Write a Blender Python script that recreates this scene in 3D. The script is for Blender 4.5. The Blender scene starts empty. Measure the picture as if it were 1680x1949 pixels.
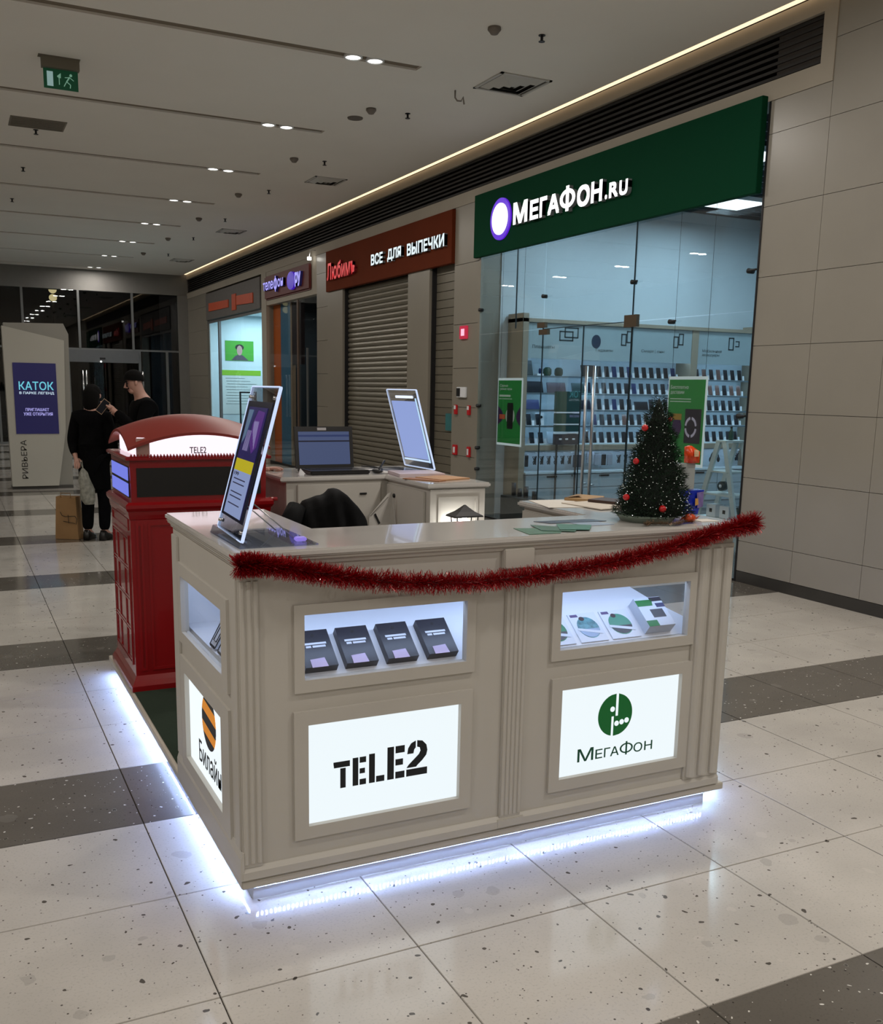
import bpy, bmesh, math, random
from mathutils import Vector, Matrix
random.seed(7)
C = bpy.context.collection
SC = bpy.context.scene
PI = math.pi

# ------------------------------------------------------------------ camera, world, exposure
cd = bpy.data.cameras.new('camera'); cam = bpy.data.objects.new('camera', cd); C.objects.link(cam)
cd.sensor_fit = 'VERTICAL'; cd.sensor_height = 36.0
cd.lens = 1846.445 * 36.0 / 1949.0
cd.shift_x = (840 - 818.68) / 1949.0
cd.shift_y = (1084.18 - 974.5) / 1949.0
R0 = (0.89854846, -0.43854173, 0.0170828)
R1 = (-0.06530772, -0.17210003, -0.98291225)
R2 = (0.43398799, 0.88207864, -0.18328037)
cam.matrix_world = Matrix(((R0[0], -R1[0], -R2[0], 0), (R0[1], -R1[1], -R2[1], 0), (R0[2], -R1[2], -R2[2], 1.66), (0, 0, 0, 1)))
cd.clip_start = 0.05; cd.clip_end = 200
SC.camera = cam
w = bpy.data.worlds.new('night'); SC.world = w; w.use_nodes = True
w.node_tree.nodes['Background'].inputs[0].default_value = (0.25, 0.22, 0.2, 1)
w.node_tree.nodes['Background'].inputs[1].default_value = 0.03
SC.view_settings.view_transform = 'Standard'
SC.view_settings.look = 'None'
SC.view_settings.gamma = 1
SC.view_settings.use_curve_mapping = False
SC.view_settings.exposure = 0.0
SC.cycles.max_bounces = 8
SC.cycles.transparent_max_bounces = 12
SC.cycles.sample_clamp_indirect = 4.0
SC.cycles.use_denoising = True

def s2l(c):
    c = c / 255.0
    return c / 12.92 if c <= 0.04045 else ((c + 0.055) / 1.055) ** 2.4
def rgb(r, g, b): return (s2l(r), s2l(g), s2l(b), 1)

def area(name, loc, size, power, col=(1, 1, 1), rot=(0, 0, 0), size_y=None, spread=PI):
    l = bpy.data.lights.new(name, 'AREA'); l.energy = power; l.color = col
    l.shape = 'RECTANGLE' if size_y else 'DISK'; l.size = size
    if size_y: l.size_y = size_y
    l.spread = spread
    o = bpy.data.objects.new(name, l); C.objects.link(o); o.location = loc; o.rotation_euler = rot
    return o
WARM = (1.0, 0.94, 0.875)
COOL = (0.72, 0.86, 1.0)
CEIL = 4.685
# twin ceiling downlights, one pair in every slot (the slots themselves are built further down)
SLOTS = [9.112 + 2.711 * k for k in range(-5, 8)]
for yy in SLOTS:
    for xx in (3.59, 3.81, -2.41, -2.19):
        pw = (0.4 if xx < 0 and yy > 5 else 1) * (12.5 if yy > 13 else (25 if yy < 8 else 20))
        area('downlight_lamp', (xx, yy, CEIL - 0.04), 0.16, pw, WARM)
# shop ceiling panels
for (x, y) in ((9.35, 10.2), (7.6, 8.2), (9.4, 7.6), (7.6, 10.0)):
    area('shop_panel_lamp', (x, y, 4.0), 0.55, 36, (0.55, 0.82, 1.0), size_y=0.55)
# ------------------------------------------------------------------ materials
MATS = {}
def mat(name, col, rough=0.5, metal=0.0, noise=0.06, nscale=8.0, bump=0.0, bscale=60.0, spec=0.5, coat=0.0, emit=None, estr=0.0, alpha=None):
    if name in MATS: return MATS[name]
    m = bpy.data.materials.new(name); m.use_nodes = True
    nt = m.node_tree; b = nt.nodes['Principled BSDF']
    c = rgb(*col) if max(col) > 1.0 else (*col, 1)
    b.inputs['Base Color'].default_value = c
    b.inputs['Roughness'].default_value = rough
    b.inputs['Metallic'].default_value = metal
    b.inputs['Specular IOR Level'].default_value = spec
    b.inputs['Coat Weight'].default_value = coat
    if noise:
        tc = nt.nodes.new('ShaderNodeTexCoord')
        n = nt.nodes.new('ShaderNodeTexNoise'); n.inputs['Scale'].default_value = nscale; n.inputs['Detail'].default_value = 4
        nt.links.new(tc.outputs['Object'], n.inputs['Vector'])
        r = nt.nodes.new('ShaderNodeMapRange'); r.inputs[1].default_value = 0.3; r.inputs[2].default_value = 0.7
        r.inputs[3].default_value = 1 - noise; r.inputs[4].default_value = 1 + noise
        nt.links.new(n.outputs['Fac'], r.inputs[0])
        h = nt.nodes.new('ShaderNodeHueSaturation'); h.inputs['Color'].default_value = c
        nt.links.new(r.outputs[0], h.inputs['Value']); nt.links.new(h.outputs[0], b.inputs['Base Color'])
    if bump:
        tc2 = nt.nodes.new('ShaderNodeTexCoord')
        n2 = nt.nodes.new('ShaderNodeTexNoise'); n2.inputs['Scale'].default_value = bscale
        nt.links.new(tc2.outputs['Object'], n2.inputs['Vector'])
        bp = nt.nodes.new('ShaderNodeBump'); bp.inputs['Strength'].default_value = bump; bp.inputs['Distance'].default_value = 0.01
        nt.links.new(n2.outputs['Fac'], bp.inputs['Height']); nt.links.new(bp.outputs[0], b.inputs['Normal'])
    if emit:
        b.inputs['Emission Color'].default_value = rgb(*emit); b.inputs['Emission Strength'].default_value = estr
    if alpha is not None: b.inputs['Alpha'].default_value = alpha
    MATS[name] = m
    return m

def glassmat(name, tint=(0.93, 0.97, 0.96), refl=0.08, rough=0.01):
    m = bpy.data.materials.new(name); m.use_nodes = True; nt = m.node_tree; nt.nodes.clear()
    out = nt.nodes.new('ShaderNodeOutputMaterial'); mx = nt.nodes.new('ShaderNodeMixShader')
    tr = nt.nodes.new('ShaderNodeBsdfTransparent'); tr.inputs[0].default_value = (*tint, 1)
    gl = nt.nodes.new('ShaderNodeBsdfGlossy'); gl.inputs['Roughness'].default_value = rough
    lw = nt.nodes.new('ShaderNodeLayerWeight'); lw.inputs[0].default_value = 0.25
    mr = nt.nodes.new('ShaderNodeMapRange'); mr.inputs[1].default_value = 0; mr.inputs[2].default_value = 1
    mr.inputs[3].default_value = refl * 0.5; mr.inputs[4].default_value = min(1, refl * 6)
    nt.links.new(lw.outputs['Fresnel'], mr.inputs[0]); nt.links.new(mr.outputs[0], mx.inputs[0])
    nt.links.new(tr.outputs[0], mx.inputs[1]); nt.links.new(gl.outputs[0], mx.inputs[2]); nt.links.new(mx.outputs[0], out.inputs[0])
    return m

def emis(name, col, strength=1.0, var=0.0):
    m = bpy.data.materials.new(name); m.use_nodes = True; nt = m.node_tree
    b = nt.nodes['Principled BSDF']; b.inputs['Base Color'].default_value = (0.02, 0.02, 0.02, 1); b.inputs['Roughness'].default_value = 0.3; b.inputs['Specular IOR Level'].default_value = 0.25
    b.inputs['Emission Color'].default_value = rgb(*col); b.inputs['Emission Strength'].default_value = strength
    return m

def terrazzo(name, base, chip, speck, dark=False):
    m = bpy.data.materials.new(name); m.use_nodes = True; nt = m.node_tree; N = nt.nodes; L = nt.links
    b = N['Principled BSDF']
    geo = N.new('ShaderNodeNewGeometry')
    def noise(scale, detail=4, vec=None):
        n = N.new('ShaderNodeTexNoise'); n.inputs['Scale'].default_value = scale; n.inputs['Detail'].default_value = detail
        L.new(vec or geo.outputs['Position'], n.inputs['Vector']); return n
    def vor(scale, vec):
        v = N.new('ShaderNodeTexVoronoi'); v.inputs['Scale'].default_value = scale; L.new(vec, v.inputs['Vector']); return v
    def mth(op, a, bb, c=None):
        x = N.new('ShaderNodeMath'); x.operation = op
        for i, q in enumerate((a, bb, c)):
            if q is None: continue
            if isinstance(q, (int, float)): x.inputs[i].default_value = q
            else: L.new(q, x.inputs[i])
        return x.outputs[0]
    dist = N.new('ShaderNodeVectorMath'); dist.operation = 'MULTIPLY_ADD'
    nz = noise(14, 3)
    L.new(nz.outputs['Color'], dist.inputs[0]); dist.inputs[1].default_value = (0.05, 0.05, 0.05); L.new(geo.outputs['Position'], dist.inputs[2])
    warped = dist.outputs[0]
    def mask(scale, keep, rad, vec):
        v = vor(scale, vec); sep = N.new('ShaderNodeSeparateColor'); L.new(v.outputs['Color'], sep.inputs[0])
        k = mth('LESS_THAN', sep.outputs[0], keep)
        r = mth('MULTIPLY', sep.outputs[1], rad)
        d = mth('LESS_THAN', v.outputs['Distance'], r)
        return mth('MULTIPLY', k, d)
    def mix(fac, a, bcol, amt=1.0):
        x = N.new('ShaderNodeMix'); x.data_type = 'RGBA'
        f = mth('MULTIPLY', fac, amt); L.new(f, x.inputs[0])
        if isinstance(a, tuple): x.inputs[6].default_value = a
        else: L.new(a, x.inputs[6])
        x.inputs[7].default_value = bcol
        return x.outputs[2]
    big = noise(2.2, 5); ramp = N.new('ShaderNodeMapRange'); ramp.inputs[1].default_value = 0.35; ramp.inputs[2].default_value = 0.65
    L.new(big.outputs['Fac'], ramp.inputs[0])
    col = mix(ramp.outputs[0], rgb(*base), rgb(*[min(255, c * 1.07) for c in base]))
    fine = noise(120, 2); fr = N.new('ShaderNodeMapRange'); fr.inputs[1].default_value = 0.55; fr.inputs[2].default_value = 0.8
    L.new(fine.outputs['Fac'], fr.inputs[0])
    col = mix(fr.outputs[0], col, rgb(*[c * 0.86 for c in base]), 0.6)
    col = mix(mask(9, 0.16, 0.36, warped), col, rgb(*chip), 0.38)
    col = mix(mask(14, 0.12, 0.36, warped), col, rgb(*[min(255, c * 1.08) for c in base]), 0.5)
    if dark:
        col = mix(mask(30, 0.2, 0.3, warped), col, rgb(190, 186, 175), 0.8)
        col = mix(mask(60, 0.15, 0.3, warped), col, rgb(225, 222, 214), 0.9)
    col = mix(mask(30, 0.2, 0.27, warped), col, rgb(*speck), 0.9)
    col = mix(mask(90, 0.10, 0.32, geo.outputs['Position']), col, rgb(*speck), 0.9)
    L.new(col, b.inputs['Base Color'])
    rn = noise(5, 4); rr = N.new('ShaderNodeMapRange'); rr.inputs[3].default_value = 0.065; rr.inputs[4].default_value = 0.17
    L.new(rn.outputs['Fac'], rr.inputs[0]); L.new(rr.outputs[0], b.inputs['Roughness'])
    b.inputs['Specular IOR Level'].default_value = 0.5
    bp = N.new('ShaderNodeBump'); bp.inputs['Strength'].default_value = 0.006; bp.inputs['Distance'].default_value = 0.001
    wn = noise(3, 2); L.new(wn.outputs['Fac'], bp.inputs['Height']); L.new(bp.outputs[0], b.inputs['Normal'])
    return m

PAINT = mat('warm_white_paint', (192, 188, 180), 0.42, noise=0.03, nscale=3)
PAINT2 = mat('warm_white_gloss', (202, 199, 195), 0.10, noise=0.02, nscale=3, coat=0.3)
CASEW = mat('case_white', (225, 228, 235), 0.5, noise=0.01)
CEILM = mat('ceiling_paint', (232, 228, 220), 0.8, noise=0.02, nscale=1)
PLAST = mat('wall_plaster', (158, 150, 136), 0.7, noise=0.03, nscale=2)
WTILE = mat('wall_porcelain', (142, 137, 127), 0.30, noise=0.04, nscale=1.5)
WTILE2 = mat('pillar_porcelain', (136, 130, 118), 0.32, noise=0.04, nscale=1.5)
DARKJ = mat('dark_joint', (45, 38, 32), 0.8, noise=0)
BLACK = mat('matt_black', (14, 14, 15), 0.5, noise=0)
BROWNB = mat('dark_brown_slat', (17, 13, 10), 0.55, noise=0.1)
DMETAL = mat('dark_metal', (50, 50, 52), 0.4, metal=0.7, noise=0)
CHROME = mat('brushed_steel', (190, 190, 192), 0.28, metal=1.0, noise=0.02)
ALU = mat('aluminium_frame', (120, 122, 122), 0.45, metal=0.6, noise=0.03)
RED = mat('booth_red', (130, 9, 16), 0.22, noise=0.05, nscale=2, coat=0.5)
REDROOF = mat('booth_roof_red', (122, 36, 28), 0.45, noise=0.05, nscale=2)
GREENS = mat('sign_green', (2, 56, 34), 0.8, noise=0.03, nscale=1, spec=0.1)
ORBR = mat('sign_rust', (98, 42, 20), 0.8, noise=0.06, nscale=2, spec=0.1)
CARPET = mat('green_carpet', (26, 46, 30), 0.95, noise=0.3, nscale=300, bump=0.6, bscale=500)
WHITE = mat('white_plastic', (222, 224, 226), 0.4, noise=0.01)
PAPER = mat('paper', (206, 200, 190), 0.7, noise=0.03)
SHOPW = mat('shop_wall', (196, 204, 208), 0.6, noise=0.02)
FLOORL = terrazzo('terrazzo_light', (184, 179, 171), (150, 146, 140), (62, 56, 50))
FLOORD = terrazzo('terrazzo_grey', (96, 91, 84), (126, 122, 115), (48, 44, 40), True)
GLASS = glassmat('shop_glass', (0.95, 0.975, 0.975), 0.045)
CLEAR = glassmat('case_glass', (0.97, 0.98, 1.0), 0.03)
ACRYL = glassmat('acrylic', (0.86, 0.9, 0.97), 0.10)
NIGHT = glassmat('night_glass', (0.55, 0.57, 0.58), 0.075)
LIT = emis('lightbox_white', (236, 246, 250), 1.02)
LITW = emis('lamp_white', (255, 250, 240), 6.0)
LEDM = emis('led_dots', (160, 188, 255), 330.0)
LEDM2 = emis('led_dots_side', (160, 188, 255), 420.0)
EDGE = emis('acrylic_edge', (200, 215, 255), 1.0)

# ------------------------------------------------------------------ mesh helpers
class MB:
    def __init__(s): s.v = []; s.f = []; s.mi = []; s.m = 0; s.sm = []; s.smooth = False
    def add(s, vs, fs):
        k = len(s.v); s.v += [tuple(p) for p in vs]
        for f in fs: s.f.append(tuple(k + i for i in f)); s.mi.append(s.m); s.sm.append(s.smooth)
        return s
    def box(s, x0, x1, y0, y1, z0, z1):
        v = [(x, y, z) for z in (z0, z1) for y in (y0, y1) for x in (x0, x1)]
        return s.add(v, [(0, 2, 3, 1), (4, 5, 7, 6), (0, 1, 5, 4), (2, 6, 7, 3), (0, 4, 6, 2), (1, 3, 7, 5)])
    def bev(s, x0, x1, y0, y1, z0, z1, b=0.004):
        bm = bmesh.new(); bmesh.ops.create_cube(bm, size=1)
        for v in bm.verts: v.co = Vector(((x0 + x1) / 2 + v.co.x * (x1 - x0), (y0 + y1) / 2 + v.co.y * (y1 - y0), (z0 + z1) / 2 + v.co.z * (z1 - z0)))
        bmesh.ops.bevel(bm, geom=bm.edges[:], offset=b, segments=2, affect='EDGES')
        s.bm(bm); return s
    def bm(s, bm, mtx=None):
        bm.verts.index_update()
        vs = [(mtx @ v.co if mtx else v.co)[:] for v in bm.verts]
        s.add(vs, [[v.index for v in f.verts] for f in bm.faces]); bm.free(); return s
    def quad(s, a, b, c, d): return s.add([a, b, c, d], [(0, 1, 2, 3)])
    def prism(s, poly, axis, a, b):
        # poly: 2D list; axis 'x': (y,z), 'y': (x,z), 'z': (x,y)
        def P(p, t):
            return (t, p[0], p[1]) if axis == 'x' else ((p[0], t, p[1]) if axis == 'y' else (p[0], p[1], t))
        n = len(poly)
        s.add([P(p, a) for p in poly] + [P(p, b) for p in poly],
              [tuple(range(n))[::-1], tuple(range(n, 2 * n))] + [(i, (i + 1) % n, n + (i + 1) % n, n + i) for i in range(n)])
        return s
    def cyl(s, p0, p1, r0, r1=None, n=14, caps=True):
        r1 = r0 if r1 is None else r1
        p0, p1 = Vector(p0), Vector(p1); d = (p1 - p0).normalized()
        u = d.orthogonal().normalized(); v = d.cross(u)
        vs = [p + (u * math.cos(2 * PI * i / n) + v * math.sin(2 * PI * i / n)) * r for p, r in ((p0, r0), (p1, r1)) for i in range(n)]
        fs = [(i, (i + 1) % n, n + (i + 1) % n, n + i) for i in range(n)]
        if caps: fs += [tuple(range(n))[::-1], tuple(range(n, 2 * n))]
        return s.add(vs, fs)
    def tube(s, pts, r, n=8):
        pts = [Vector(p) for p in pts]; rings = []; k = len(s.v); prev = None
        for i, p in enumerate(pts):
            d = (pts[min(i + 1, len(pts) - 1)] - pts[max(i - 1, 0)]).normalized()
            u = d.orthogonal().normalized() if prev is None else (prev - d * prev.dot(d)).normalized()
            prev = u; v = d.cross(u); rr = r[i] if isinstance(r, (list, tuple)) else r
            rings += [p + (u * math.cos(2 * PI * j / n) + v * math.sin(2 * PI * j / n)) * rr for j in range(n)]
        fs = []
        for i in range(len(pts) - 1):
            for j in range(n): fs.append((i * n + j, i * n + (j + 1) % n, (i + 1) * n + (j + 1) % n, (i + 1) * n + j))
        fs += [tuple(range(n))[::-1], tuple((len(pts) - 1) * n + j for j in range(n))]
        return s.add(rings, fs)
    def lathe(s, prof, c=(0, 0, 0), n=24, axis='z'):
        vs = []
        for r, h in prof:
            for i in range(n):
                a = 2 * PI * i / n; x, y = r * math.cos(a), r * math.sin(a)
                vs.append((c[0] + x, c[1] + y, c[2] + h) if axis == 'z' else ((c[0] + x, c[1] + h, c[2] + y) if axis == 'y' else (c[0] + h, c[1] + x, c[2] + y)))
        fs = [(i * n + j, i * n + (j + 1) % n, (i + 1) * n + (j + 1) % n, (i + 1) * n + j) for i in range(len(prof) - 1) for j in range(n)]
        fs += [tuple(range(n))[::-1], tuple((len(prof) - 1) * n + j for j in range(n))]
        return s.add(vs, fs)
    def sphere(s, c, r, n=16, m=10, sc=(1, 1, 1)):
        vs = [(c[0] + r * sc[0] * math.sin(PI * i / m) * math.cos(2 * PI * j / n), c[1] + r * sc[1] * math.sin(PI * i / m) * math.sin(2 * PI * j / n), c[2] + r * sc[2] * math.cos(PI * i / m)) for i in range(m + 1) for j in range(n)]
        fs = [(i * n + j, (i + 1) * n + j, (i + 1) * n + (j + 1) % n, i * n + (j + 1) % n) for i in range(m) for j in range(n)]
        return s.add(vs, fs)
    def mesh(s, name, mats):
        me = bpy.data.meshes.new(name); me.from_pydata(s.v, [], s.f)
        mats = mats if isinstance(mats, (list, tuple)) else [mats]
        for q in mats: me.materials.append(q)
        me.polygons.foreach_set('material_index', s.mi)
        me.polygons.foreach_set('use_smooth', s.sm)
        me.update(); return me
    def build(s, name, mats, parent=None, **tags):
        o = bpy.data.objects.new(name, s.mesh(name, mats)); C.objects.link(o)
        if parent:
            r = parent
            off = Vector((0, 0, 0))
            while r: off += r.location; r = r.parent
            o.parent = parent; o.location = -off
        for k, v in tags.items(): o[k] = v
        return o

def smooth(mb): mb.smooth = True; return mb
def thing(name, label, cat, loc=(0, 0, 0), group=None):
    o = bpy.data.objects.new(name, None); C.objects.link(o); o.location = loc; o.empty_display_size = 0.1
    o['label'] = label; o['category'] = cat
    if group: o['group'] = group
    return o
def tag(o, label, cat, group=None, kind=None):
    o['label'] = label; o['category'] = cat
    if group: o['group'] = group
    if kind: o['kind'] = kind
    return o
def recenter(o):
    # move a single-mesh thing's origin to the centre of its base
    me = o.data; xs = [v.co for v in me.vertices]
    c = Vector(((min(p.x for p in xs) + max(p.x for p in xs)) / 2, (min(p.y for p in xs) + max(p.y for p in xs)) / 2, min(p.z for p in xs)))
    me.transform(Matrix.Translation(-c)); o.location = o.location + c
    return o
def struct(name, mb, m, parent=None):
    o = mb.build(name, m, parent)
    if not parent: o['kind'] = 'structure'
    return o
def dup(o, loc=None, parent=None, rotz=None, label=None, group=None):
    c = o.copy(); C.objects.link(c)
    if parent is not None: c.parent = parent
    if loc is not None: c.location = loc
    if rotz is not None: c.rotation_euler = (0, 0, rotz)
    if label: c['label'] = label
    if group: c['group'] = group
    for ch in list(o.children): dup(ch, parent=c)
    return c

_tc = {}
def text2d(body, offset=0.0):
    key = (body, offset)
    if key not in _tc:
        cu = bpy.data.curves.new('t', 'FONT'); cu.body = body; cu.offset = offset; cu.resolution_u = 4
        o = bpy.data.objects.new('t', cu); C.objects.link(o)
        dg = bpy.context.evaluated_depsgraph_get(); me = bpy.data.meshes.new_from_object(o.evaluated_get(dg))
        vs = [(v.co.x, v.co.y) for v in me.vertices]; fs = [tuple(p.vertices) for p in me.polygons]
        bpy.data.objects.remove(o); bpy.data.curves.remove(cu); bpy.data.meshes.remove(me)
        x0 = min(v[0] for v in vs); x1 = max(v[0] for v in vs); y0 = min(v[1] for v in vs); y1 = max(v[1] for v in vs)
        vs = [((a - x0) / (x1 - x0), (b - y0) / (y1 - y0)) for a, b in vs]
        _tc[key] = (vs, fs)
    return _tc[key]
def put2d(mb, vs, fs, o, ux, uy, un, depth):
    """flat outline vs (2D) placed at o with axes ux, uy, extruded along un by depth"""
    o, ux, uy, un = Vector(o), Vector(ux), Vector(uy), Vector(un)
    base = [o + ux * a + uy * b for a, b in vs]; n = len(vs)
    front = [p + un * depth for p in base]
    ff = [tuple(n + i for i in f) for f in fs]
    cnt = {}
    for f in fs:
        for i in range(len(f)):
            e = (f[i], f[(i + 1) % len(f)]); cnt[e] = 1
    sides = [(a, b, n + b, n + a) for (a, b) in cnt if (b, a) not in cnt]
    mb.add(base + front, ff + sides)
def text(mb, body, o, ux, uy, un, depth=0.002, offset=0.0):
    if body in ('Ф', 'ф'): letter_f(mb, o, ux, uy, un, depth, 0.20 if offset > 0.02 else 0.12); return
    _text(mb, body, o, ux, uy, un, depth, offset)
def _text(mb, body, o, ux, uy, un, depth=0.002, offset=0.0):
    """ux and uy are full width / height vectors"""
    vs, fs = text2d(body, 0.0)
    O, UX, UY, UN = Vector(o), Vector(ux), Vector(uy), Vector(un); e = offset * UY.length * 1.2
    if offset <= 0: put2d(mb, vs, fs, o, ux, uy, un, depth); return
    hx, hy = UX.normalized(), UY.normalized()
    for k, (a, b) in enumerate(((-1, -1), (1, -1), (1, 1), (-1, 1), (0, 0))):
        put2d(mb, vs, fs, O + hx * (e * (1 + a)) + hy * (e * (1 + b)), UX - hx * 2 * e, UY - hy * 2 * e, UN, depth * (1 + 0.004 * k))
def letter_f(mb, o, ux, uy, un, depth, w_=0.15):
    O, UX, UY, UN = Vector(o), Vector(ux), Vector(uy), Vector(un)
    n = 28; ring = [(0.5 + 0.5 * math.cos(2 * PI * i / n), 0.5 + 0.38 * math.sin(2 * PI * i / n)) for i in range(n)] + [(0.5 + (0.5 - w_) * math.cos(2 * PI * i / n), 0.5 + (0.38 - w_ * 0.8) * math.sin(2 * PI * i / n)) for i in range(n)]
    put2d(mb, ring, [(i, (i + 1) % n, n + (i + 1) % n, n + i) for i in range(n)], O, UX, UY, UN, depth)
    put2d(mb, [(0.5 - w_ * 0.5, 0), (0.5 + w_ * 0.5, 0), (0.5 + w_ * 0.5, 1), (0.5 - w_ * 0.5, 1)], [(0, 1, 2, 3)], O, UX, UY, UN, depth * 1.02)
def poly(mb, pts, o, ux, uy, un, depth):
    n = len(pts); put2d(mb, pts, [tuple(range(n))], o, ux, uy, un, depth)
def ell(cx, cy, rx, ry, n=32, a0=0, a1=2 * PI):
    k = n if abs(a1 - a0 - 2 * PI) < 1e-6 else n + 1
    return [(cx + rx * math.cos(a0 + (a1 - a0) * i / n), cy + ry * math.sin(a0 + (a1 - a0) * i / n)) for i in range(k)]
FX, FZ, FN = (1, 0, 0), (0, 0, 1), (0, -1, 0)          # a wall that faces the camera side
LX, LZ, LN = (0, -1, 0), (0, 0, 1), (-1, 0, 0)         # a wall that faces the corridor

def V(v, k): return (v[0] * k, v[1] * k, v[2] * k)

# ------------------------------------------------------------------ floor
fl = struct('floor', MB().box(-6, 11.1, -6, 29.0, -0.12, -0.006), DARKJ)
fl['label'] = 'mall floor of beige terrazzo tiles with grey bands'
PX, PY = 0.6026, 0.5960
X0, Y0 = 0.5652 - PX * 11, 1.8150 - PY * 14
def is_dark(j):  # row whose near edge is Y0 + j*PY
    return (j - 13) % 4 == 0
tl = MB().bev(0.002, PX - 0.002, 0.002, PY - 0.002, -0.02, 0, 0.0012)
t_light = tl.mesh('tile', FLOORL); t_dark = tl.mesh('tile', FLOORD)
picked = []; rest_l = MB(); rest_d = MB()
def visible_tile(x, y):
    p = Vector((x + PX / 2, y + PY / 2, -1.66)); R = (Vector(R0), Vector(R1), Vector(R2))
    z = R[2].dot(p)
    if z < 0.8: return None
    u = 1846.4 * R[0].dot(p) / z + 818.7; v = 1846.4 * R[1].dot(p) / z + 1084.2
    m = 420 / z * 1.3
    return z if (-m < u < 1680 + m and v < 1949 + m) else None
cells = []
for i in range(0, 21):
    for j in range(0, 62):
        x, y = X0 + i * PX, Y0 + j * PY
        if x > 6.30 or x < -6: continue
        vis = visible_tile(x, y)
        if vis is not None and not (0.8 < x and x + PX < 2.65 and 2.9 < y and y + PY < 5.7): cells.append((vis, x, y, j))
        else: (rest_d if is_dark(j) else rest_l).box(x + 0.002, x + PX - 0.002, y + 0.002, y + PY - 0.002, -0.02, 0)
cells.sort()
for k, (_, x, y, j) in enumerate(cells):
    if k < 292:
        o = bpy.data.objects.new('tile', t_dark if is_dark(j) else t_light); C.objects.link(o); o.location = (x, y, 0); o.parent = fl
    else: (rest_d if is_dark(j) else rest_l).box(x + 0.002, x + PX - 0.002, y + 0.002, y + PY - 0.002, -0.02, 0)
rest_l.build('tile_field', FLOORL, fl, kind='stuff'); rest_d.build('tile_band_field', FLOORD, fl, kind='stuff')

# ------------------------------------------------------------------ ceiling
ce = struct('ceiling', MB().box(-6, 6.13, -6, 29.0, CEIL + 0.12, CEIL + 0.2), CEILM)
cm = MB()
ys = [-6.0]
for yy in SLOTS: ys += [yy - 0.07, yy + 0.07]
ys.append(29.0)
for a in range(0, len(ys), 2): cm.box(-6, 6.13, ys[a], ys[a + 1], CEIL, CEIL + 0.119)
for yy in SLOTS: cm.box(4.27, 6.13, yy - 0.07, yy + 0.07, CEIL, CEIL + 0.119)
cm.build('ceiling_board', CEILM, ce)
SLM = mat('slot_inside', (120, 108, 92), 0.7, noise=0)
for yy in SLOTS:
    MB().box(-6, 4.27, yy - 0.069, yy + 0.069, CEIL + 0.02, CEIL + 0.118).build('light_slot', SLM, ce)
# downlights
def downlight(x, y, lab, grp):
    t = thing('downlight', lab, 'ceiling light', (x, y, CEIL - 0.02), grp)
    m = smooth(MB()); m.lathe([(0.085, 0.035), (0.09, 0.0), (0.072, -0.004), (0.07, 0.02)], (x, y, CEIL - 0.005)); m.build('rim', WHITE, t)
    m = MB(); m.lathe([(0.001, 0.0), (0.070, 0.0), (0.070, 0.006), (0.001, 0.006)], (x, y, CEIL + 0.0)); m.build('lamp', LITW, t)
    return t
ords = ['nearest', 'second nearest', 'third nearest', 'fourth nearest', 'fifth nearest', 'sixth nearest', 'seventh nearest', 'farthest']
vis_slots = [y for y in SLOTS if y > 8]
for k, yy in enumerate(vis_slots):
    for side, xx in (('left', 3.59), ('right', 3.81)):
        downlight(xx, yy, 'round bright downlight, %s lamp of the %s pair in the ceiling slots' % (side, ords[k]), 'downlights in the ceiling slots')

# smoke detectors and sprinklers in a row along the ceiling
def detector(x, y, lab):
    m = smooth(MB()); m.lathe([(0.055, 0.0), (0.058, -0.02), (0.045, -0.035), (0.03, -0.055), (0.012, -0.06)], (x, y, CEIL))
    o = m.build('smoke_detector', mat('detector_grey', (120, 112, 104), 0.5, noise=0)); recenter(o)
    tag(o, lab, 'smoke detector', 'smoke detectors along the ceiling')
dn = ['nearest', 'second', 'third', 'fourth', 'fifth', 'sixth', 'seventh']
for k, (x, y) in enumerate([(4.365, 7.82), (4.39, 10.6), (4.39, 13.3), (4.39, 16.14), (4.36, 18.79), (4.36, 21.64), (4.32, 24.33)]):
    detector(x, y, 'small grey domed smoke detector, %s in the row right of the downlights' % dn[k])
def sprinkler(x, y, lab):
    m = MB(); m.cyl((x, y, CEIL), (x, y, CEIL - 0.05), 0.012); m.cyl((x, y, CEIL - 0.05), (x, y, CEIL - 0.055), 0.028); m.cyl((x, y, CEIL), (x, y, CEIL - 0.006), 0.03)
    o = m.build('sprinkler', DMETAL); recenter(o); tag(o, lab, 'sprinkler', 'sprinklers along the ceiling')
for k, (x, y) in enumerate([(4.815, 7.78), (4.82, 10.57), (4.81, 13.26), (4.73, 15.6), (4.8, 18.6), (4.81, 21.27), (4.87, 24.2)]):
    sprinkler(x, y, 'small dark sprinkler head, %s in the row beside the smoke detectors' % dn[k])
for k, (x, y) in enumerate([(1.17, 15.85), (1.17, 18.56), (1.164, 13.48)]):
    sprinkler(x, y, 'small dark sprinkler head at the left of the ceiling, %s' % ('middle one', 'farthest one', 'just behind the flat grille')[k])
# cable hook
m = smooth(MB()); m.tube([(4.889, 9.55, CEIL), (4.889, 9.55, CEIL - 0.07), (4.91, 9.54, CEIL - 0.10), (4.95, 9.53, CEIL - 0.10), (4.965, 9.52, CEIL - 0.06), (4.98, 9.52, CEIL - 0.13)], 0.009)
o = m.build('cable_hook', mat('detector_grey', (120, 112, 104)), None); recenter(o); tag(o, 'bent grey cable hook hanging from ceiling beside the square vent', 'hook')
m = MB(); m.cyl((4.372, 11.03, CEIL), (4.372, 11.03, CEIL - 0.012), 0.09, 0.085, 24)
o = m.build('speaker_grille', mat('speaker_grey', (105, 98, 90), 0.7, noise=0)); recenter(o); tag(o, 'round flat grey speaker grille in the ceiling near detector', 'speaker')
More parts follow.
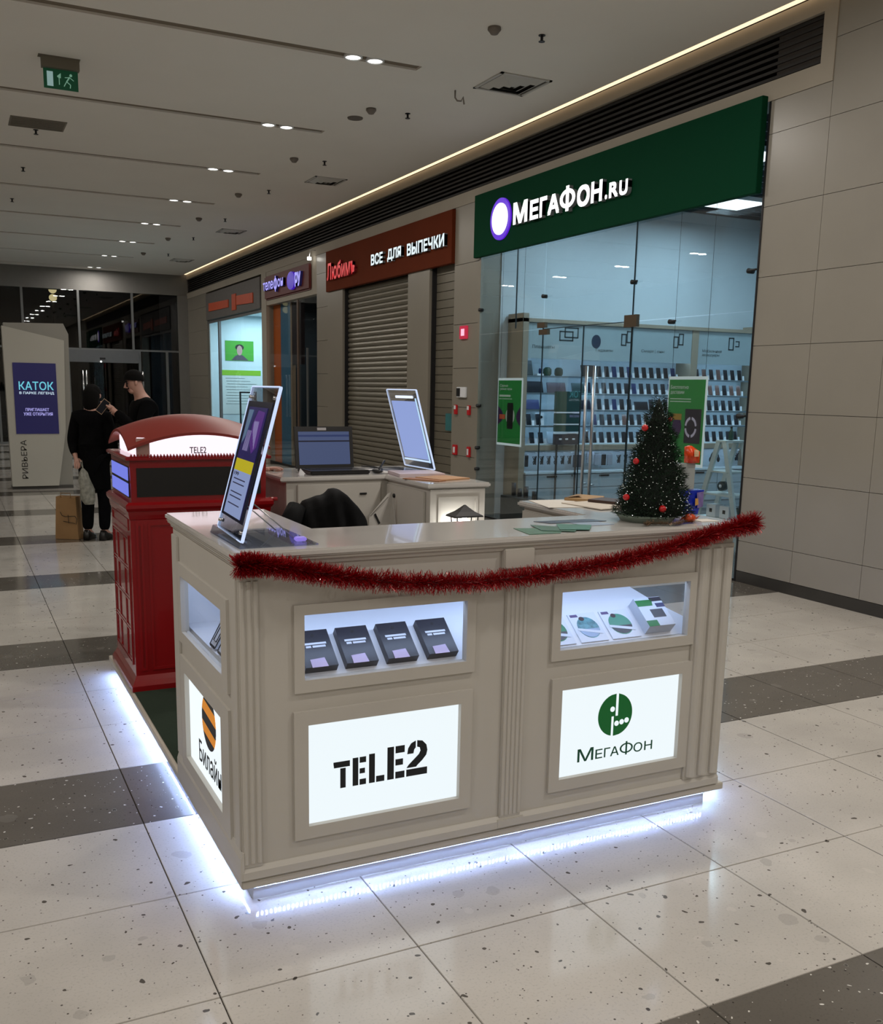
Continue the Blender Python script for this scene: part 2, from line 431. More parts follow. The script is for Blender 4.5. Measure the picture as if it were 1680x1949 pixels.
# vents
def vent(x, y, s, lab):
    t = thing('ceiling_vent', lab, 'vent', (x, y, CEIL), 'square ceiling vents')
    f = MB(); h = s / 2
    for (a, b, c, d) in ((x - h, x + h, y - h, y - h + 0.03), (x - h, x + h, y + h - 0.03, y + h), (x - h, x - h + 0.03, y - h, y + h), (x + h - 0.03, x + h, y - h, y + h)): f.box(a, b, c, d, CEIL - 0.012, CEIL)
    f.build('frame', mat('vent_white', (190, 188, 182), 0.5, noise=0), t)
    for k in range(3):
        q = MB(); r0 = h - 0.05 - k * 0.075; r1 = r0 - 0.07
        v = [(x + sx * r0, y + sy * r0, CEIL - 0.004) for sx, sy in ((-1, -1), (1, -1), (1, 1), (-1, 1))] + [(x + sx * r1, y + sy * r1, CEIL - 0.035) for sx, sy in ((-1, -1), (1, -1), (1, 1), (-1, 1))]
        q.add(v, [(i, (i + 1) % 4, 4 + (i + 1) % 4, 4 + i) for i in range(4)]); q.build('cone', mat('vent_white', (190, 188, 182)), t)
    MB().box(x - h + 0.03, x + h - 0.03, y - h + 0.03, y + h - 0.03, CEIL - 0.002, CEIL - 0.001).build('dark_back', mat('vent_dark', (40, 38, 36), 0.9, noise=0), t)
vent(5.29, 9.08, 0.58, 'square white ceiling vent nearest the camera, above the green sign')
vent(5.26, 14.45, 0.5, 'square ceiling vent, second from the camera')
vent(5.28, 20.0, 0.5, 'square ceiling vent, third from the camera')
vent(5.4, 25.2, 0.5, 'square ceiling vent, farthest from the camera')
t = thing('return_grille', 'flat grey rectangular grille in the ceiling behind the exit sign', 'vent', (1.16, 13.17, CEIL))
MB().box(0.85, 1.47, 12.92, 13.4, CEIL - 0.008, CEIL).build('frame', mat('grille_grey', (122, 116, 104), 0.7, noise=0.05), t)
for k in range(9):
    MB().box(0.87, 1.45, 12.95 + k * 0.05, 12.965 + k * 0.05, CEIL - 0.014, CEIL - 0.008).build('slat', mat('grille_grey', (122, 116, 104)), t)
# exit sign
t = thing('exit_sign', 'green running-man exit sign under a grey lamp box on ceiling', 'exit sign', (1.15, 10.5, CEIL))
MB().box(0.985, 1.325, 10.46, 10.54, CEIL - 0.10, CEIL - 0.004).build('housing', mat('housing_grey', (112, 106, 92), 0.6, noise=0.02), t)
MB().box(0.96, 1.335, 10.45, 10.55, CEIL - 0.004, CEIL - 0.0).build('mount_plate', mat('housing_grey', (112, 106, 92)), t)
p = MB().box(1.0, 1.31, 10.494, 10.506, CEIL - 0.28, CEIL - 0.105).build('sign_plate', mat('exit_green', (8, 66, 42), 0.35, noise=0.02, emit=(6, 70, 44), estr=0.25), t)
ZE = CEIL - 0.28
m = MB(); poly(m, [(0.03, 0.02), (0.085, 0.02), (0.085, 0.15), (0.03, 0.15)], (1.0, 10.492, ZE), FX, FZ, FN, 0.001)
m.build('door_symbol', emis('exit_white', (170, 205, 200), 0.5), p)
m = MB()
poly(m, ell(0.245, 0.135, 0.013, 0.013, 12), (1.0, 10.492, ZE), FX, FZ, FN, 0.001)
for a, b, c, d, wd in ((0.235, 0.12, 0.205, 0.075, 0.012), (0.205, 0.075, 0.24, 0.05, 0.008), (0.24, 0.05, 0.235, 0.02, 0.008), (0.205, 0.075, 0.18, 0.03, 0.008), (0.23, 0.115, 0.19, 0.11, 0.006), (0.235, 0.115, 0.27, 0.09, 0.006)):
    dx, dy = c - a, d - b; l = math.hypot(dx, dy); nx, ny = -dy / l * wd / 2, dx / l * wd / 2
    poly(m, [(a + nx, b + ny), (a - nx, b - ny), (c - nx, d - ny), (c + nx, d + ny)], (1.0, 10.492, ZE), FX, FZ, FN, 0.001)
poly(m, [(0.125, 0.12), (0.155, 0.145), (0.155, 0.1), (0.143, 0.1), (0.143, 0.04), (0.135, 0.04), (0.135, 0.1), (0.12, 0.11)], (1.0, 10.492, ZE), FX, FZ, FN, 0.001)
m.build('running_man_symbol', emis('exit_white2', (150, 205, 175), 0.4), p)

# ------------------------------------------------------------------ right wall of the corridor (X = 6.27)
WX = 6.27
wr = struct('wall_right', MB().box(WX + 0.03, WX + 0.2, -6, 6.50, 0, CEIL + 0.2), DARKJ)
PH = 0.5662
zed = [0.10, 0.371] + [0.371 + PH * k for k in range(1, 7)] + [4.352, CEIL]
zed[7] = 3.784
zed = [0.10, 0.371, 0.937, 1.505, 2.070, 2.638, 3.209, 3.784, 4.352, CEIL + 0.1]
yed = [6.505, 5.872, 5.170, 4.468, 3.766, 3.064, 2.362, 1.66, 0.958, 0.256, -0.446, -1.148, -2.5, -4.0, -6]
for a in range(len(yed) - 1):
    for b in range(len(zed) - 1):
        z0, z1 = zed[b], zed[b + 1]
        if a == 0:
            if z0 > 3.7: z1 = 4.045
            if z0 > 4.0: continue
        MB().box(WX, WX + 0.03, yed[a + 1] + 0.002, yed[a] - 0.002, z0 + 0.002, z1 - 0.002).build('panel', WTILE, wr)
struct('baseboard_right', MB().box(WX - 0.004, WX + 0.03, -6, 6.50, 0.0, 0.098), mat('skirting_dark', (52, 50, 46), 0.35, noise=0.1))
# reveal of the tiled wall beside the glass, dark metal edge
MB().box(WX - 0.008, WX + 0.03, 6.503, 6.520, 0, 4.11).build('edge_trim', DMETAL, wr)
# fascia above the shops
fa = struct('wall_upper', MB().box(WX - 0.01, WX + 0.25, 5.872, 28.7, 4.045, 4.20), PLAST)
MB().box(WX - 0.01, WX + 0.25, 5.872, 28.7, 4.575, CEIL + 0.02).build('upper_band', PLAST, fa)
MB().box(WX - 0.01, WX + 0.25, 5.872, 6.005, 4.20, 4.575).build('end_block', PLAST, fa)
MB().box(WX + 0.12, WX + 0.25, 6.005, 28.7, 4.20, 4.575).build('recess_back', mat('recess_black', (12, 9, 8), 0.9, noise=0), fa)
for k in range(7):
    z = 4.206 + k * 0.0535
    m = MB(); m.prism([(WX + 0.10, z), (WX + 0.02, z + 0.012), (WX + 0.02, z + 0.036), (WX + 0.10, z + 0.03)], 'y', 6.01, 28.7); m.build('slat', BROWNB, fa)
# cove with a warm light line where the ceiling meets the wall
MB().box(6.13, 6.26, -6, 28.7, CEIL + 0.09, CEIL + 0.12).build('cove_lid', CEILM, ce)
t = thing('cove_light', 'thin warm light line in the cove along the right wall', 'light strip', (6.17, 11.3, CEIL + 0.02))
MB().box(6.205, 6.255, 5.0, 28.7, CEIL + 0.028, CEIL + 0.04).build('diffuser', emis('cove_warm', (255, 222, 180), 1.5), t)
MB().box(6.2, 6.258, 4.99, 28.7, CEIL + 0.04, CEIL + 0.06).build('profile', ALU, t)

# ------------------------------------------------------------------ pillars and piers between shops
def pier(name, y0, y1, z1=4.045, zs=(0.1, 0.7, 1.3, 1.9, 2.5, 3.1, 3.7)):
    s = struct(name, MB().box(WX + 0.03, WX + 0.3, y0, y1, 0, z1), DARKJ)
    e = [0.0] + [z for z in zs if z < z1] + [z1]
    for a in range(len(e) - 1):
        MB().box(WX - 0.002, WX + 0.03, y0, y1, e[a] + 0.003, e[a + 1] - 0.003).build('panel', WTILE2, s)
    MB().box(WX + 0.0, WX + 0.32, y0 - 0.001, y0 + 0.03, 0, z1).build('side_panel', WTILE2, s)
    return s
pier('trim_1', 11.44, 12.15, zs=(0.1, 0.76, 1.42, 1.94, 2.52, 3.30))
pier('trim_2', 17.09, 17.72)
struct('trim_3', MB().box(WX - 0.01, WX + 0.3, 20.95, 21.30, 0, 4.045), PLAST)
pier('trim_4', 26.40, 28.7)
s4 = struct('trim_5', MB().box(WX - 0.02, WX + 0.2, 12.89, 13.62, 0, 3.36), WTILE2)
struct('trim_6', MB().box(WX - 0.02, WX + 0.2, 16.34, 17.09, 0, 3.40), WTILE2)
# plaster behind the bakery shop and over the openings
struct('wall_bakery', MB().box(WX + 0.22, WX + 0.3, 12.15, 17.09, 0, 4.045), PLAST)

# wall details on the pier beside the glass
def smallbox(name, lab, cat, y, z, wy, hz, m, parts=(), grp=None, x=WX - 0.003, d=0.03):
    t = thing(name, lab, cat, (x, y, z - hz / 2), grp)
    MB().bev(x - d, x, y - wy / 2, y + wy / 2, z - hz / 2, z + hz / 2, 0.006).build('body', m, t)
    for (pn, yo, zo, w2, h2, mm) in parts:
        MB().box(x - d - 0.004, x - d + 0.001, y + yo - w2 / 2, y + yo + w2 / 2, z + zo - h2 / 2, z + zo + h2 / 2).build(pn, mm, t)
    return t
REDS = mat('alarm_red', (190, 30, 36), 0.4, noise=0.02)
smallbox('alarm_beacon', 'round-cornered red glowing alarm light high on the tiled pier', 'alarm light', 11.82, 2.41, 0.20, 0.17, emis('beacon_red', (200, 40, 70), 0.8), (('lens', 0, 0, 0.09, 0.09, emis('beacon_pink', (255, 190, 215), 1.1)),))
smallbox('control_box', 'small white control box with dark window on the tiled pier', 'control box', 11.84, 1.62, 0.26, 0.14, WHITE, (('window', 0.07, 0, 0.1, 0.11, BLACK),))
smallbox('call_point', 'small upright red and white call point, left of upper two on pier', 'call point', 12.0, 1.385, 0.07, 0.13, REDS, (('label_plate', 0, 0.03, 0.05, 0.05, WHITE),), 'red call points on the pier')
smallbox('call_point', 'small red and white call point, right of upper two on pier', 'call point', 11.62, 1.385, 0.07, 0.13, REDS, (('label_plate', 0, 0.03, 0.05, 0.05, WHITE),), 'red call points on the pier')
smallbox('call_point', 'small red call box low on pier, left of the lower two', 'call point', 12.0, 0.835, 0.11, 0.14, REDS, (('label_plate', 0, 0.0, 0.05, 0.08, WHITE),), 'red call points on the pier')
smallbox('call_point', 'small red call box low on pier, right of the lower two', 'call point', 11.6, 0.83, 0.08, 0.14, REDS, (('label_plate', 0, 0.0, 0.04, 0.08, WHITE),), 'red call points on the pier')
smallbox('teal_notice', 'teal blue notice stuck low on the narrow closed shutter', 'notice', 12.32, 1.2, 0.30, 0.24, mat('teal', (50, 110, 112), 0.5), (), x=WX + 0.07, d=0.006)

# ------------------------------------------------------------------ bakery supply shop: sign and shutters
t = thing('bakery_sign', 'rust brown shop sign with white and red glowing letters', 'shop sign', (WX, 14.6, 3.33))
MB().bev(WX - 0.055, WX + 0.02, 12.15, 17.08, 3.335, 4.03, 0.004).build('board', ORBR, t)
WL = emis('letters_white', (225, 240, 245), 1.0)
GREYSIDE = mat('letter_side', (120, 125, 128), 0.5, noise=0)
def sign_text(parent, body, y0, y1, z0, z1, x, face, offset=0.02, depth=0.05, part='letter', side=None, gap=0.02):
    m = MB(); text(m, body, (x, y0, z0), V(LX, y0 - y1), V(LZ, z1 - z0), LN, depth, offset)
    m.mi = [0 if all(m.v[q][0] < x - depth * 0.5 for q in f) else 1 for f in m.f]
    return m.build(part, [face, side or GREYSIDE], parent)
sign_text(t, 'ВСЕ', 14.86, 14.39, 3.565, 3.735, WX - 0.055, WL, 0.035, part='word')
sign_text(t, 'ДЛЯ', 14.21, 13.70, 3.555, 3.74, WX - 0.055, WL, 0.035, part='word')
sign_text(t, 'ВЫПЕЧКИ', 13.49, 12.28, 3.565, 3.735, WX - 0.055, WL, 0.035, part='word')
sign_text(t, 'Любимъ', 16.89, 15.55, 3.51, 3.80, WX - 0.055, emis('letters_red', (215, 22, 34), 0.75), 0.02, part='word', side=mat('letter_red_side', (120, 14, 20), 0.5, noise=0))
SHUT = mat('shutter_metal', (122, 116, 102), 0.38, metal=0.35, noise=0.05, nscale=4)
def shutter(name, y0, y1, z1, pitch, lab, dep, flat=False):
    t = thing(name, lab, 'roller shutter', (WX + 0.15, (y0 + y1) / 2, 0))
    n = int((z1 - 0.02) / pitch)
    pr = [(0, 0), (-dep * 0.7, pitch * 0.2), (-dep, pitch * 0.5), (-dep * 0.7, pitch * 0.8), (0, pitch - 0.003)] if not flat else [(0, 0), (-dep, 0.003), (-dep, pitch - 0.006), (0, pitch - 0.003)]
    mb = MB(); mb.prism([(a, b) for a, b in pr], 'y', y0, y1)
    me = mb.mesh('slat', SHUT)
    for k in range(n):
        o = bpy.data.objects.new('slat', me); C.objects.link(o); o.parent = t
        o.location = (WX + 0.10 - t.location.x, -t.location.y, 0.02 + k * pitch)
    MB().box(WX + 0.02, WX + 0.14, y1 - 0.02, y1 + 0.02, 0, z1).build('side_rail', DMETAL, t)
    MB().box(WX + 0.02, WX + 0.14, y0 - 0.02, y0 + 0.02, 0, z1).build('side_rail', DMETAL, t)
    return t
shutter('roller_shutter', 13.62, 16.33, 3.36, 0.083, 'wide closed metal roller shutter under the rust brown sign', 0.028)
shutter('roller_shutter', 12.16, 12.88, 3.36, 0.115, 'narrow closed metal shutter right of the wide one, beside the pier', 0.016, True)

# ------------------------------------------------------------------ phone shop with the green sign
gs = thing('green_shop_sign', 'long dark green shop sign with glowing white letters and round emblem', 'shop sign', (6.22, 9.0, 3.32))
MB().bev(6.20, 6.262, 6.535, 11.50, 3.325, 4.09, 0.004).build('board', GREENS, gs)
WL2 = emis('letters_bright', (255, 255, 255), 1.6)
SX = 6.20
for body, y0, y1, z0, z1 in (('М', 10.44, 10.12, 3.587, 3.835), ('Е', 10.065, 9.885, 3.587, 3.805), ('Г', 9.855, 9.705, 3.587, 3.805), ('А', 9.69, 9.455, 3.587, 3.80), ('Ф', 9.45, 9.15, 3.578, 3.842), ('О', 9.115, 8.885, 3.582, 3.80), ('Н', 8.86, 8.665, 3.588, 3.80), ('.', 8.615, 8.575, 3.59, 3.635), ('R', 8.545, 8.395, 3.59, 3.74), ('U', 8.375, 8.24, 3.585, 3.732)):
    sign_text(gs, body, y0 * 1.0, y1, z0, z1, SX, WL2, 0.045, depth=0.05)
m = MB(); poly(m, ell(0, 0, 0.245, 0.245, 48), (SX, 10.80, 3.71), LX, LZ, LN, 0.02); m.build('emblem_ring', emis('violet_glow', (92, 20, 215), 0.9), gs)
m = MB(); poly(m, ell(0, 0, 0.185, 0.185, 48), (SX - 0.02, 10.80, 3.71), LX, LZ, LN, 0.012); m.build('emblem_disc', emis('emblem_white', (255, 248, 255), 1.5), gs)

# glass front: panes, edges, door handles, fittings
wg = struct('window_1', MB().box(WX - 0.006, WX + 0.006, 6.52, 11.42, 0.0, 0.02), DMETAL)
def pane(y0, y1, z0, z1, x=WX, par=wg, m=GLASS):
    MB().box(x - 0.005, x + 0.005, y0 + 0.003, y1 - 0.003, z0, z1).build('pane', m, par)
pane(6.525, 8.19, 0.02, 2.36); pane(8.20, 9.05, 0.02, 2.36); pane(9.06, 9.87, 0.02, 2.36); pane(9.88, 11.40, 0.02, 2.36)
pane(6.525, 8.20, 2.37, 4.04); pane(8.21, 9.87, 2.37, 4.04); pane(9.88, 11.40, 2.37, 4.04)
EJ = mat('glass_edge_dark', (22, 34, 38), 0.3, noise=0)
for y, z0, z1 in ((8.205, 0.02, 3.34), (9.875, 0.02, 2.40), (10.5, 2.4, 3.34), (9.055, 0.02, 2.36), (8.195, 0.02, 2.36)):
    MB().box(WX - 0.007, WX + 0.007, y - 0.004, y + 0.004, z0, z1).build('glass_edge', EJ, wg)
MB().box(WX - 0.006, WX + 0.006, 8.2, 9.87, 2.361, 2.369).build('glass_edge', EJ, wg)
MB().box(WX - 0.01, WX + 0.04, 11.40, 11.44, 0, 4.04).build('side_channel', WTILE2, wg)
BRZ = mat('bronze_patch', (98, 84, 68), 0.35, metal=0.5, noise=0)
for (y, z, wy, hz) in ((8.22, 2.37, 0.20, 0.12), (9.90, 2.41, 0.16, 0.06), (9.85, 2.33, 0.18, 0.06)):
    MB().box(WX - 0.02, WX + 0.02, y - wy / 2, y + wy / 2, z - hz / 2, z + hz / 2).build('patch_fitting', BRZ, wg)
for (y, z) in ((8.217, 2.75), (9.874, 2.734), (6.60, 2.703), (6.60, 1.468), (11.39, 2.675), (11.39, 1.452), (7.60, 2.33), (11.39, 0.62), (11.39, 0.9)):
    m = smooth(MB()); m.cyl((WX - 0.03, y, z), (WX + 0.03, y, z), 0.022); m.cyl((WX - 0.026, y, z), (WX - 0.026, y - 0.09, z + 0.004), 0.009)
    m.build('spider_fitting', BLACK, wg)
for y in (8.735, 8.875):
    t = thing('door_handle', 'long vertical steel pull bar on the glass shop door, %s of two' % ('right' if y < 8.8 else 'left'), 'door handle', (WX - 0.06, y, 0.53), 'pull bars on the glass door')
    m = smooth(MB()); m.cyl((WX - 0.06, y, 0.53), (WX - 0.06, y, 1.93), 0.017); m.build('bar', CHROME, t)
    for z in (0.66, 1.23, 1.80): smooth(MB()).cyl((WX - 0.06, y, z), (WX - 0.005, y, z), 0.009).build('standoff', CHROME, t)

# shop room
struct('wall_shop_back', MB().box(11.0, 11.1, 5.9, 11.5, 0, 4.3), SHOPW)
struct('wall_shop_left', MB().box(6.58, 11.1, 11.42, 11.5, 0, 4.3), SHOPW)
struct('wall_shop_right', MB().box(6.5, 11.1, 5.8, 5.9, 0, 4.3), SHOPW)
sc_ = struct('ceiling_shop', MB().box(6.48, 11.1, 5.9, 11.42, 4.2, 4.3), mat('shop_ceiling_dark', (52, 54, 58), 0.7, noise=0.05))
for k in range(22):
    MB().box(6.5, 11.0, 6.0 + k * 0.245, 6.03 + k * 0.245, 4.13, 4.199).build('slat', mat('shop_ceiling_slat', (66, 70, 74), 0.6, noise=0), sc_)
struct('floor_shop', MB().box(6.33, 11.0, 5.9, 11.42, 0.0, 0.004), mat('shop_floor', (70, 72, 72), 0.25, noise=0.05))
def panel_light(x, y, lab):
    t = thing('panel_light', lab, 'ceiling light', (x, y, 4.08), 'square panel lights in the phone shop')
    MB().box(x - 0.3, x + 0.3, y - 0.3, y + 0.3, 4.08, 4.13).build('frame', WHITE, t)
    MB().box(x - 0.28, x + 0.28, y - 0.28, y + 0.28, 4.074, 4.081).build('diffuser', emis('panel_emit', (235, 248, 255), 2.2), t)
panel_light(9.35, 10.2, 'square white panel light seen through the glass under the green sign')
panel_light(7.6, 8.2, 'square white panel light glimpsed behind the right end of the green sign')
panel_light(9.4, 7.6, 'square panel light on the shop ceiling farthest from the shelves')
panel_light(7.6, 10.0, 'square panel light on the shop ceiling behind the glowing letters')

# shelf wall
BEIGE = mat('beige_frame', (150, 138, 120), 0.5, noise=0.04)
SHW = mat('shelf_white', (190, 204, 210), 0.45, noise=0.01)
HDR = mat('header_panel', (150, 166, 170), 0.4, noise=0.02)
sh = thing('shelf_wall', 'long beige-framed display shelving full of phones behind the glass', 'shelving', (8.8, 11.3, 0))
YB = 11.40
for (nm, x0, x1, z0, z1) in (('side_frame', 6.69, 6.78, 0.12, 2.64), ('side_frame', 10.76, 10.87, 0.12, 2.64), ('divider', 9.50, 9.62, 0.60, 2.58), ('top_frame', 6.69, 10.87, 2.575, 2.535), ('middle_rail', 6.78, 10.76, 0.875, 0.945)):
    MB().bev(x0, x1, 11.02 if nm != 'divider' else 11.04, YB, z0, z1, 0.003).build(nm, BEIGE, sh)
for nm, x0, x1 in (('left', 6.78, 9.50), ('right', 9.62, 10.76)):
    MB().box(x0, x1, 11.05, 11.09, 2.10, 2.575).build('header_panel', HDR, sh)
    MB().box(x0, x1, 11.36, YB, 0.60, 2.10).build('back_panel', SHW, sh)
    for z in (1.20, 1.41, 1.63, 1.853):
        MB().box(x0, x1, 11.08, 11.36, z - 0.010, z).build('shelf', SHW, sh)
        MB().box(x0, x1, 11.072, 11.08, z - 0.020, z + 0.003).build('shelf_lip', mat('shelf_lip', (96, 112, 120), 0.4, noise=0), sh)
    MB().box(x0, x1, 11.08, 11.36, 0.945, 0.957).build('shelf', SHW, sh)
    for z in (1.190, 1.400, 1.620, 1.843, 2.098):
        MB().box(x0 + 0.02, x1 - 0.02, 11.09, 11.10, z - 0.008, z - 0.001).build('led_strip', emis('shelf_led', (180, 222, 255), 22.0), sh)
    MB().box(x0, x1, 11.30, YB, 0.585, 0.875).build('hook_panel', SHW, sh)
    MB().box(x0, x1, 11.085, 11.09, 0.852, 0.875).build('led_lip', SHW, sh)
    MB().box(x0, x1, 11.045, 11.05, 2.072, 2.10).build('led_lip', HDR, sh)
    MB().box(x0 + 0.02, x1 - 0.02, 11.10, 11.12, 0.860, 0.872).build('led_strip', emis('peg_led', (190, 220, 255), 8.0), sh)
    MB().box(x0, x1, 10.98, YB, 0.565, 0.59).build('ledge', SHW, sh)
# lower cabinets
CABM = mat('cabinet_grey_white', (158, 170, 176), 0.4, noise=0.02)
xs = [6.79, 7.62, 8.50, 9.42, 10.1, 10.76]
for a in range(len(xs) - 1):
    t = thing('base_cabinet', '%s low grey-white drawer cabinet under the phone shelves, counted from the left' % ('first', 'second', 'third', 'fourth', 'fifth')[a], 'cabinet', ((xs[a] + xs[a + 1]) / 2, 11.2, 0.004), 'drawer cabinets under the phone shelves')
    MB().box(xs[a] + 0.004, xs[a + 1] - 0.004, 11.02, 11.355, 0.004, 0.56).build('carcass', CABM, t)
    for z0, z1 in ((0.12, 0.365), (0.372, 0.555)):
        d = MB().bev(xs[a] + 0.006, xs[a + 1] - 0.006, 10.998, 11.02, z0, z1, 0.002).build('drawer', CABM, t)
        if z0 > 0.3:
            cx = (xs[a] + xs[a + 1]) / 2
            MB().box(cx - 0.08, cx + 0.08, 10.99, 10.999, 0.515, 0.54).build('handle', DMETAL, d)
            smooth(MB()).cyl((xs[a + 1] - 0.09, 10.99, 0.535), (xs[a + 1] - 0.09, 10.999, 0.535), 0.012).build('lock', DMETAL, d)
# icons and words on the headers
INK = mat('icon_ink', (22, 44, 52), 0.6, noise=0)
INKG = mat('word_grey', (98, 112, 116), 0.6, noise=0)
m = MB()
def outline(m, x0, x1, z0, z1, t=0.017, y=11.05):
    for (a, b, c, d) in ((x0, x1, z0, z0 + t), (x0, x1, z1 - t, z1), (x0, x0 + t, z0, z1), (x1 - t, x1, z0, z1)):
        m.box(a, b, y - 0.003, y + 0.001, c, d)
outline(m, 7.27, 7.49, 2.31, 2.44); outline(m, 7.35, 7.57, 2.35, 2.49)
outline(m, 8.27, 8.36, 2.28, 2.44); outline(m, 8.36, 8.45, 2.32, 2.48)
outline(m, 9.17, 9.26, 2.28, 2.44); outline(m, 9.26, 9.35, 2.32, 2.48)
outline(m, 10.18, 10.28, 2.28, 2.46); m.box(10.31, 10.38, 11.047, 11.051, 2.33, 2.345); m.box(10.31, 10.38, 11.047, 11.051, 2.40, 2.415); m.box(10.37, 10.385, 11.047, 11.051, 2.33, 2.415)
m.build('icon_set', INK, sh, kind='stuff')
m = MB(); poly(m, ell(7.86, 2.32, 0.075, 0.09, 24), (0, 11.05, 0), FX, FZ, FN, 0.003); m.build('round_icon', mat('icon_blue', (20, 40, 66), 0.5, noise=0), sh)
m = MB()
for body, x, z, wd, h in (('Планшеты', 6.86, 2.205, 0.34, 0.045), ('Гаджеты', 7.86, 2.185, 0.28, 0.045), ('Смартфоны', 8.62, 2.195, 0.40, 0.05), ('Мобильные', 9.70, 2.24, 0.36, 0.04), ('аксессуары', 9.70, 2.175, 0.32, 0.04)):
    text(m, body, (x, 11.049, z), V(FX, wd), V(FZ, h), FN, 0.002, 0.01)
m.build('header_words', INKG, sh)

# phones on stands
SCR = mat('phone_black', (10, 13, 22), 0.5, noise=0, spec=0.2)
SCR2 = mat('phone_blue', (18, 34, 76), 0.5, noise=0, spec=0.2)
SCR3 = mat('phone_bronze', (96, 66, 58), 0.25, noise=0)
def phone_mesh(front, w_=0.075, h_=0.15):
    m = MB(); a = math.radians(14)
    # white wedge stand
    m.m = 0; m.prism([(0, 0), (0.07, 0), (0.07, 0.03), (0.028, 0.09)], 'x', -w_ * 0.52, w_ * 0.62)
    m.m = 1
    bm = bmesh.new(); bmesh.ops.create_cube(bm, size=1)
    for v in bm.verts: v.co = Vector((v.co.x * w_, v.co.y * 0.009, v.co.z * h_ + h_ / 2))
    bmesh.ops.bevel(bm, geom=bm.edges[:], offset=0.004, segments=1, affect='EDGES')
    m.bm(bm, Matrix.Translation((0, 0.0, 0.006)) @ Matrix.Rotation(-a, 4, 'X'))
    m.m = 0; m.add([(w_ * 0.55, -0.012, 0), (w_ * 0.55 + 0.034, -0.012, 0), (w_ * 0.55 + 0.034, 0.0, 0.07), (w_ * 0.55, 0.0, 0.07)], [(0, 1, 2, 3)])
    return m.mesh('smartphone', [WHITE, front])
PM = [phone_mesh(SCR), phone_mesh(SCR2), phone_mesh(SCR3)]
rows = [(0.957, 'bottom'), (1.20, 'second lowest'), (1.41, 'middle'), (1.63, 'second highest'), (1.853, 'top')]
ORD = ['first', 'second', 'third', 'fourth', 'fifth', 'sixth', 'seventh', 'eighth', 'ninth', 'tenth', 'eleventh', 'twelfth', 'thirteenth', 'fourteenth', 'fifteenth']
_cnt = {}
def nth(key):
    _cnt[key] = _cnt.get(key, -1) + 1; return ORD[_cnt[key]]
def phone(x, z, k, bay, rown, front):
    o = bpy.data.objects.new('smartphone', PM[k]); C.objects.link(o); o.location = (x, 11.16, z)
    cn = ('black', 'dark blue', 'bronze')[k]
    n_ = nth((bay, rown)); tag(o, '%s smartphone, %s from left, %s shelf, %s bay' % (cn, n_, rown.replace(' left', ''), bay) if 'left' not in rown else '%s smartphone, %s from far left, %s shelf, beside green rack' % (cn, n_, rown.replace(' left', '')), 'phone', '%s phones on the %s shelf of the %s bay' % (cn, rown, bay))
for r, (z, rown) in enumerate(rows):
    x = {4: 8.02, 3: 7.86, 2: 8.05, 1: 7.98, 0: 7.86}[r]
    while x < 9.40:
        u = random.random()
        k = 0 if u < 0.72 else (1 if u < 0.9 else 2)
        if not (r == 2 and 8.62 < x < 8.9): phone(x, z, k, 'long', rown, None)
        x += 0.128
    x = 9.74
    while x < 10.68:
        k = 2 if r in (3, 4) and random.random() < 0.6 else 0
        phone(x, z, k, 'short right-hand', rown, None); x += 0.135
for z, rown in ((0.957, 'bottom'), (1.20, 'second lowest')):
    for x in ((6.98, 7.12) if z < 1 else (6.92, 7.07)): phone(x, z, 0, 'long', rown + ' left', None)
# wide tablets and other goods on the left of the shelves
def tablet(x, z, wd, h, m_, lab, grp=None):
    t = thing('tablet', lab, 'tablet', (x, 11.17, z), grp)
    q = MB(); bm = bmesh.new(); bmesh.ops.create_cube(bm, size=1)
    for v in bm.verts: v.co = Vector((v.co.x * wd, v.co.y * 0.01, v.co.z * h + h / 2))
    bmesh.ops.bevel(bm, geom=bm.edges[:], offset=0.004, segments=1, affect='EDGES')
    q.bm(bm, Matrix.Translation((x, 11.15, z + 0.005)) @ Matrix.Rotation(math.radians(-16), 4, 'X')); q.build('case', m_, t)
    MB().prism([(11.165, z), (11.24, z), (11.21, z + h * 0.7)], 'x', x - wd * 0.3, x + wd * 0.3).build('stand', WHITE, t)
tablet(7.84, 1.853, 0.24, 0.16, SCR, 'large dark tablet left of the phones on the top shelf')
tablet(6.95, 1.63, 0.34, 0.15, SCR, 'wide dark tablet first from the left on the second highest shelf')
tablet(7.33, 1.63, 0.30, 0.14, mat('case_plum', (40, 22, 42), 0.4, noise=0), 'wide plum dark tablet second on the second highest shelf')
tablet(7.68, 1.63, 0.2, 0.14, mat('case_green', (14, 48, 40), 0.4, noise=0), 'dark green tablet third on the second highest shelf')
tablet(6.92, 1.41, 0.30, 0.13, mat('case_navy', (20, 34, 90), 0.4, noise=0), 'wide navy blue tablet at the left of the middle shelf')
tablet(7.80, 1.41, 0.2, 0.14, SCR, 'black tablet right of the green rack on middle shelf')
tablet(8.76, 1.41, 0.24, 0.12, SCR, 'wide black tablet between phones on the middle shelf')
tablet(7.62, 1.20, 0.16, 0.13, SCR2, 'blue screened tablet right of the green rack, second lowest shelf')
tablet(7.62, 0.957, 0.16, 0.15, SCR, 'black tablet right of the green rack on the bottom shelf')
tablet(7.28, 0.957, 0.13, 0.16, mat('case_grey', (150, 165, 175), 0.4, noise=0), 'pale grey tablet on the bottom shelf left of the rack')
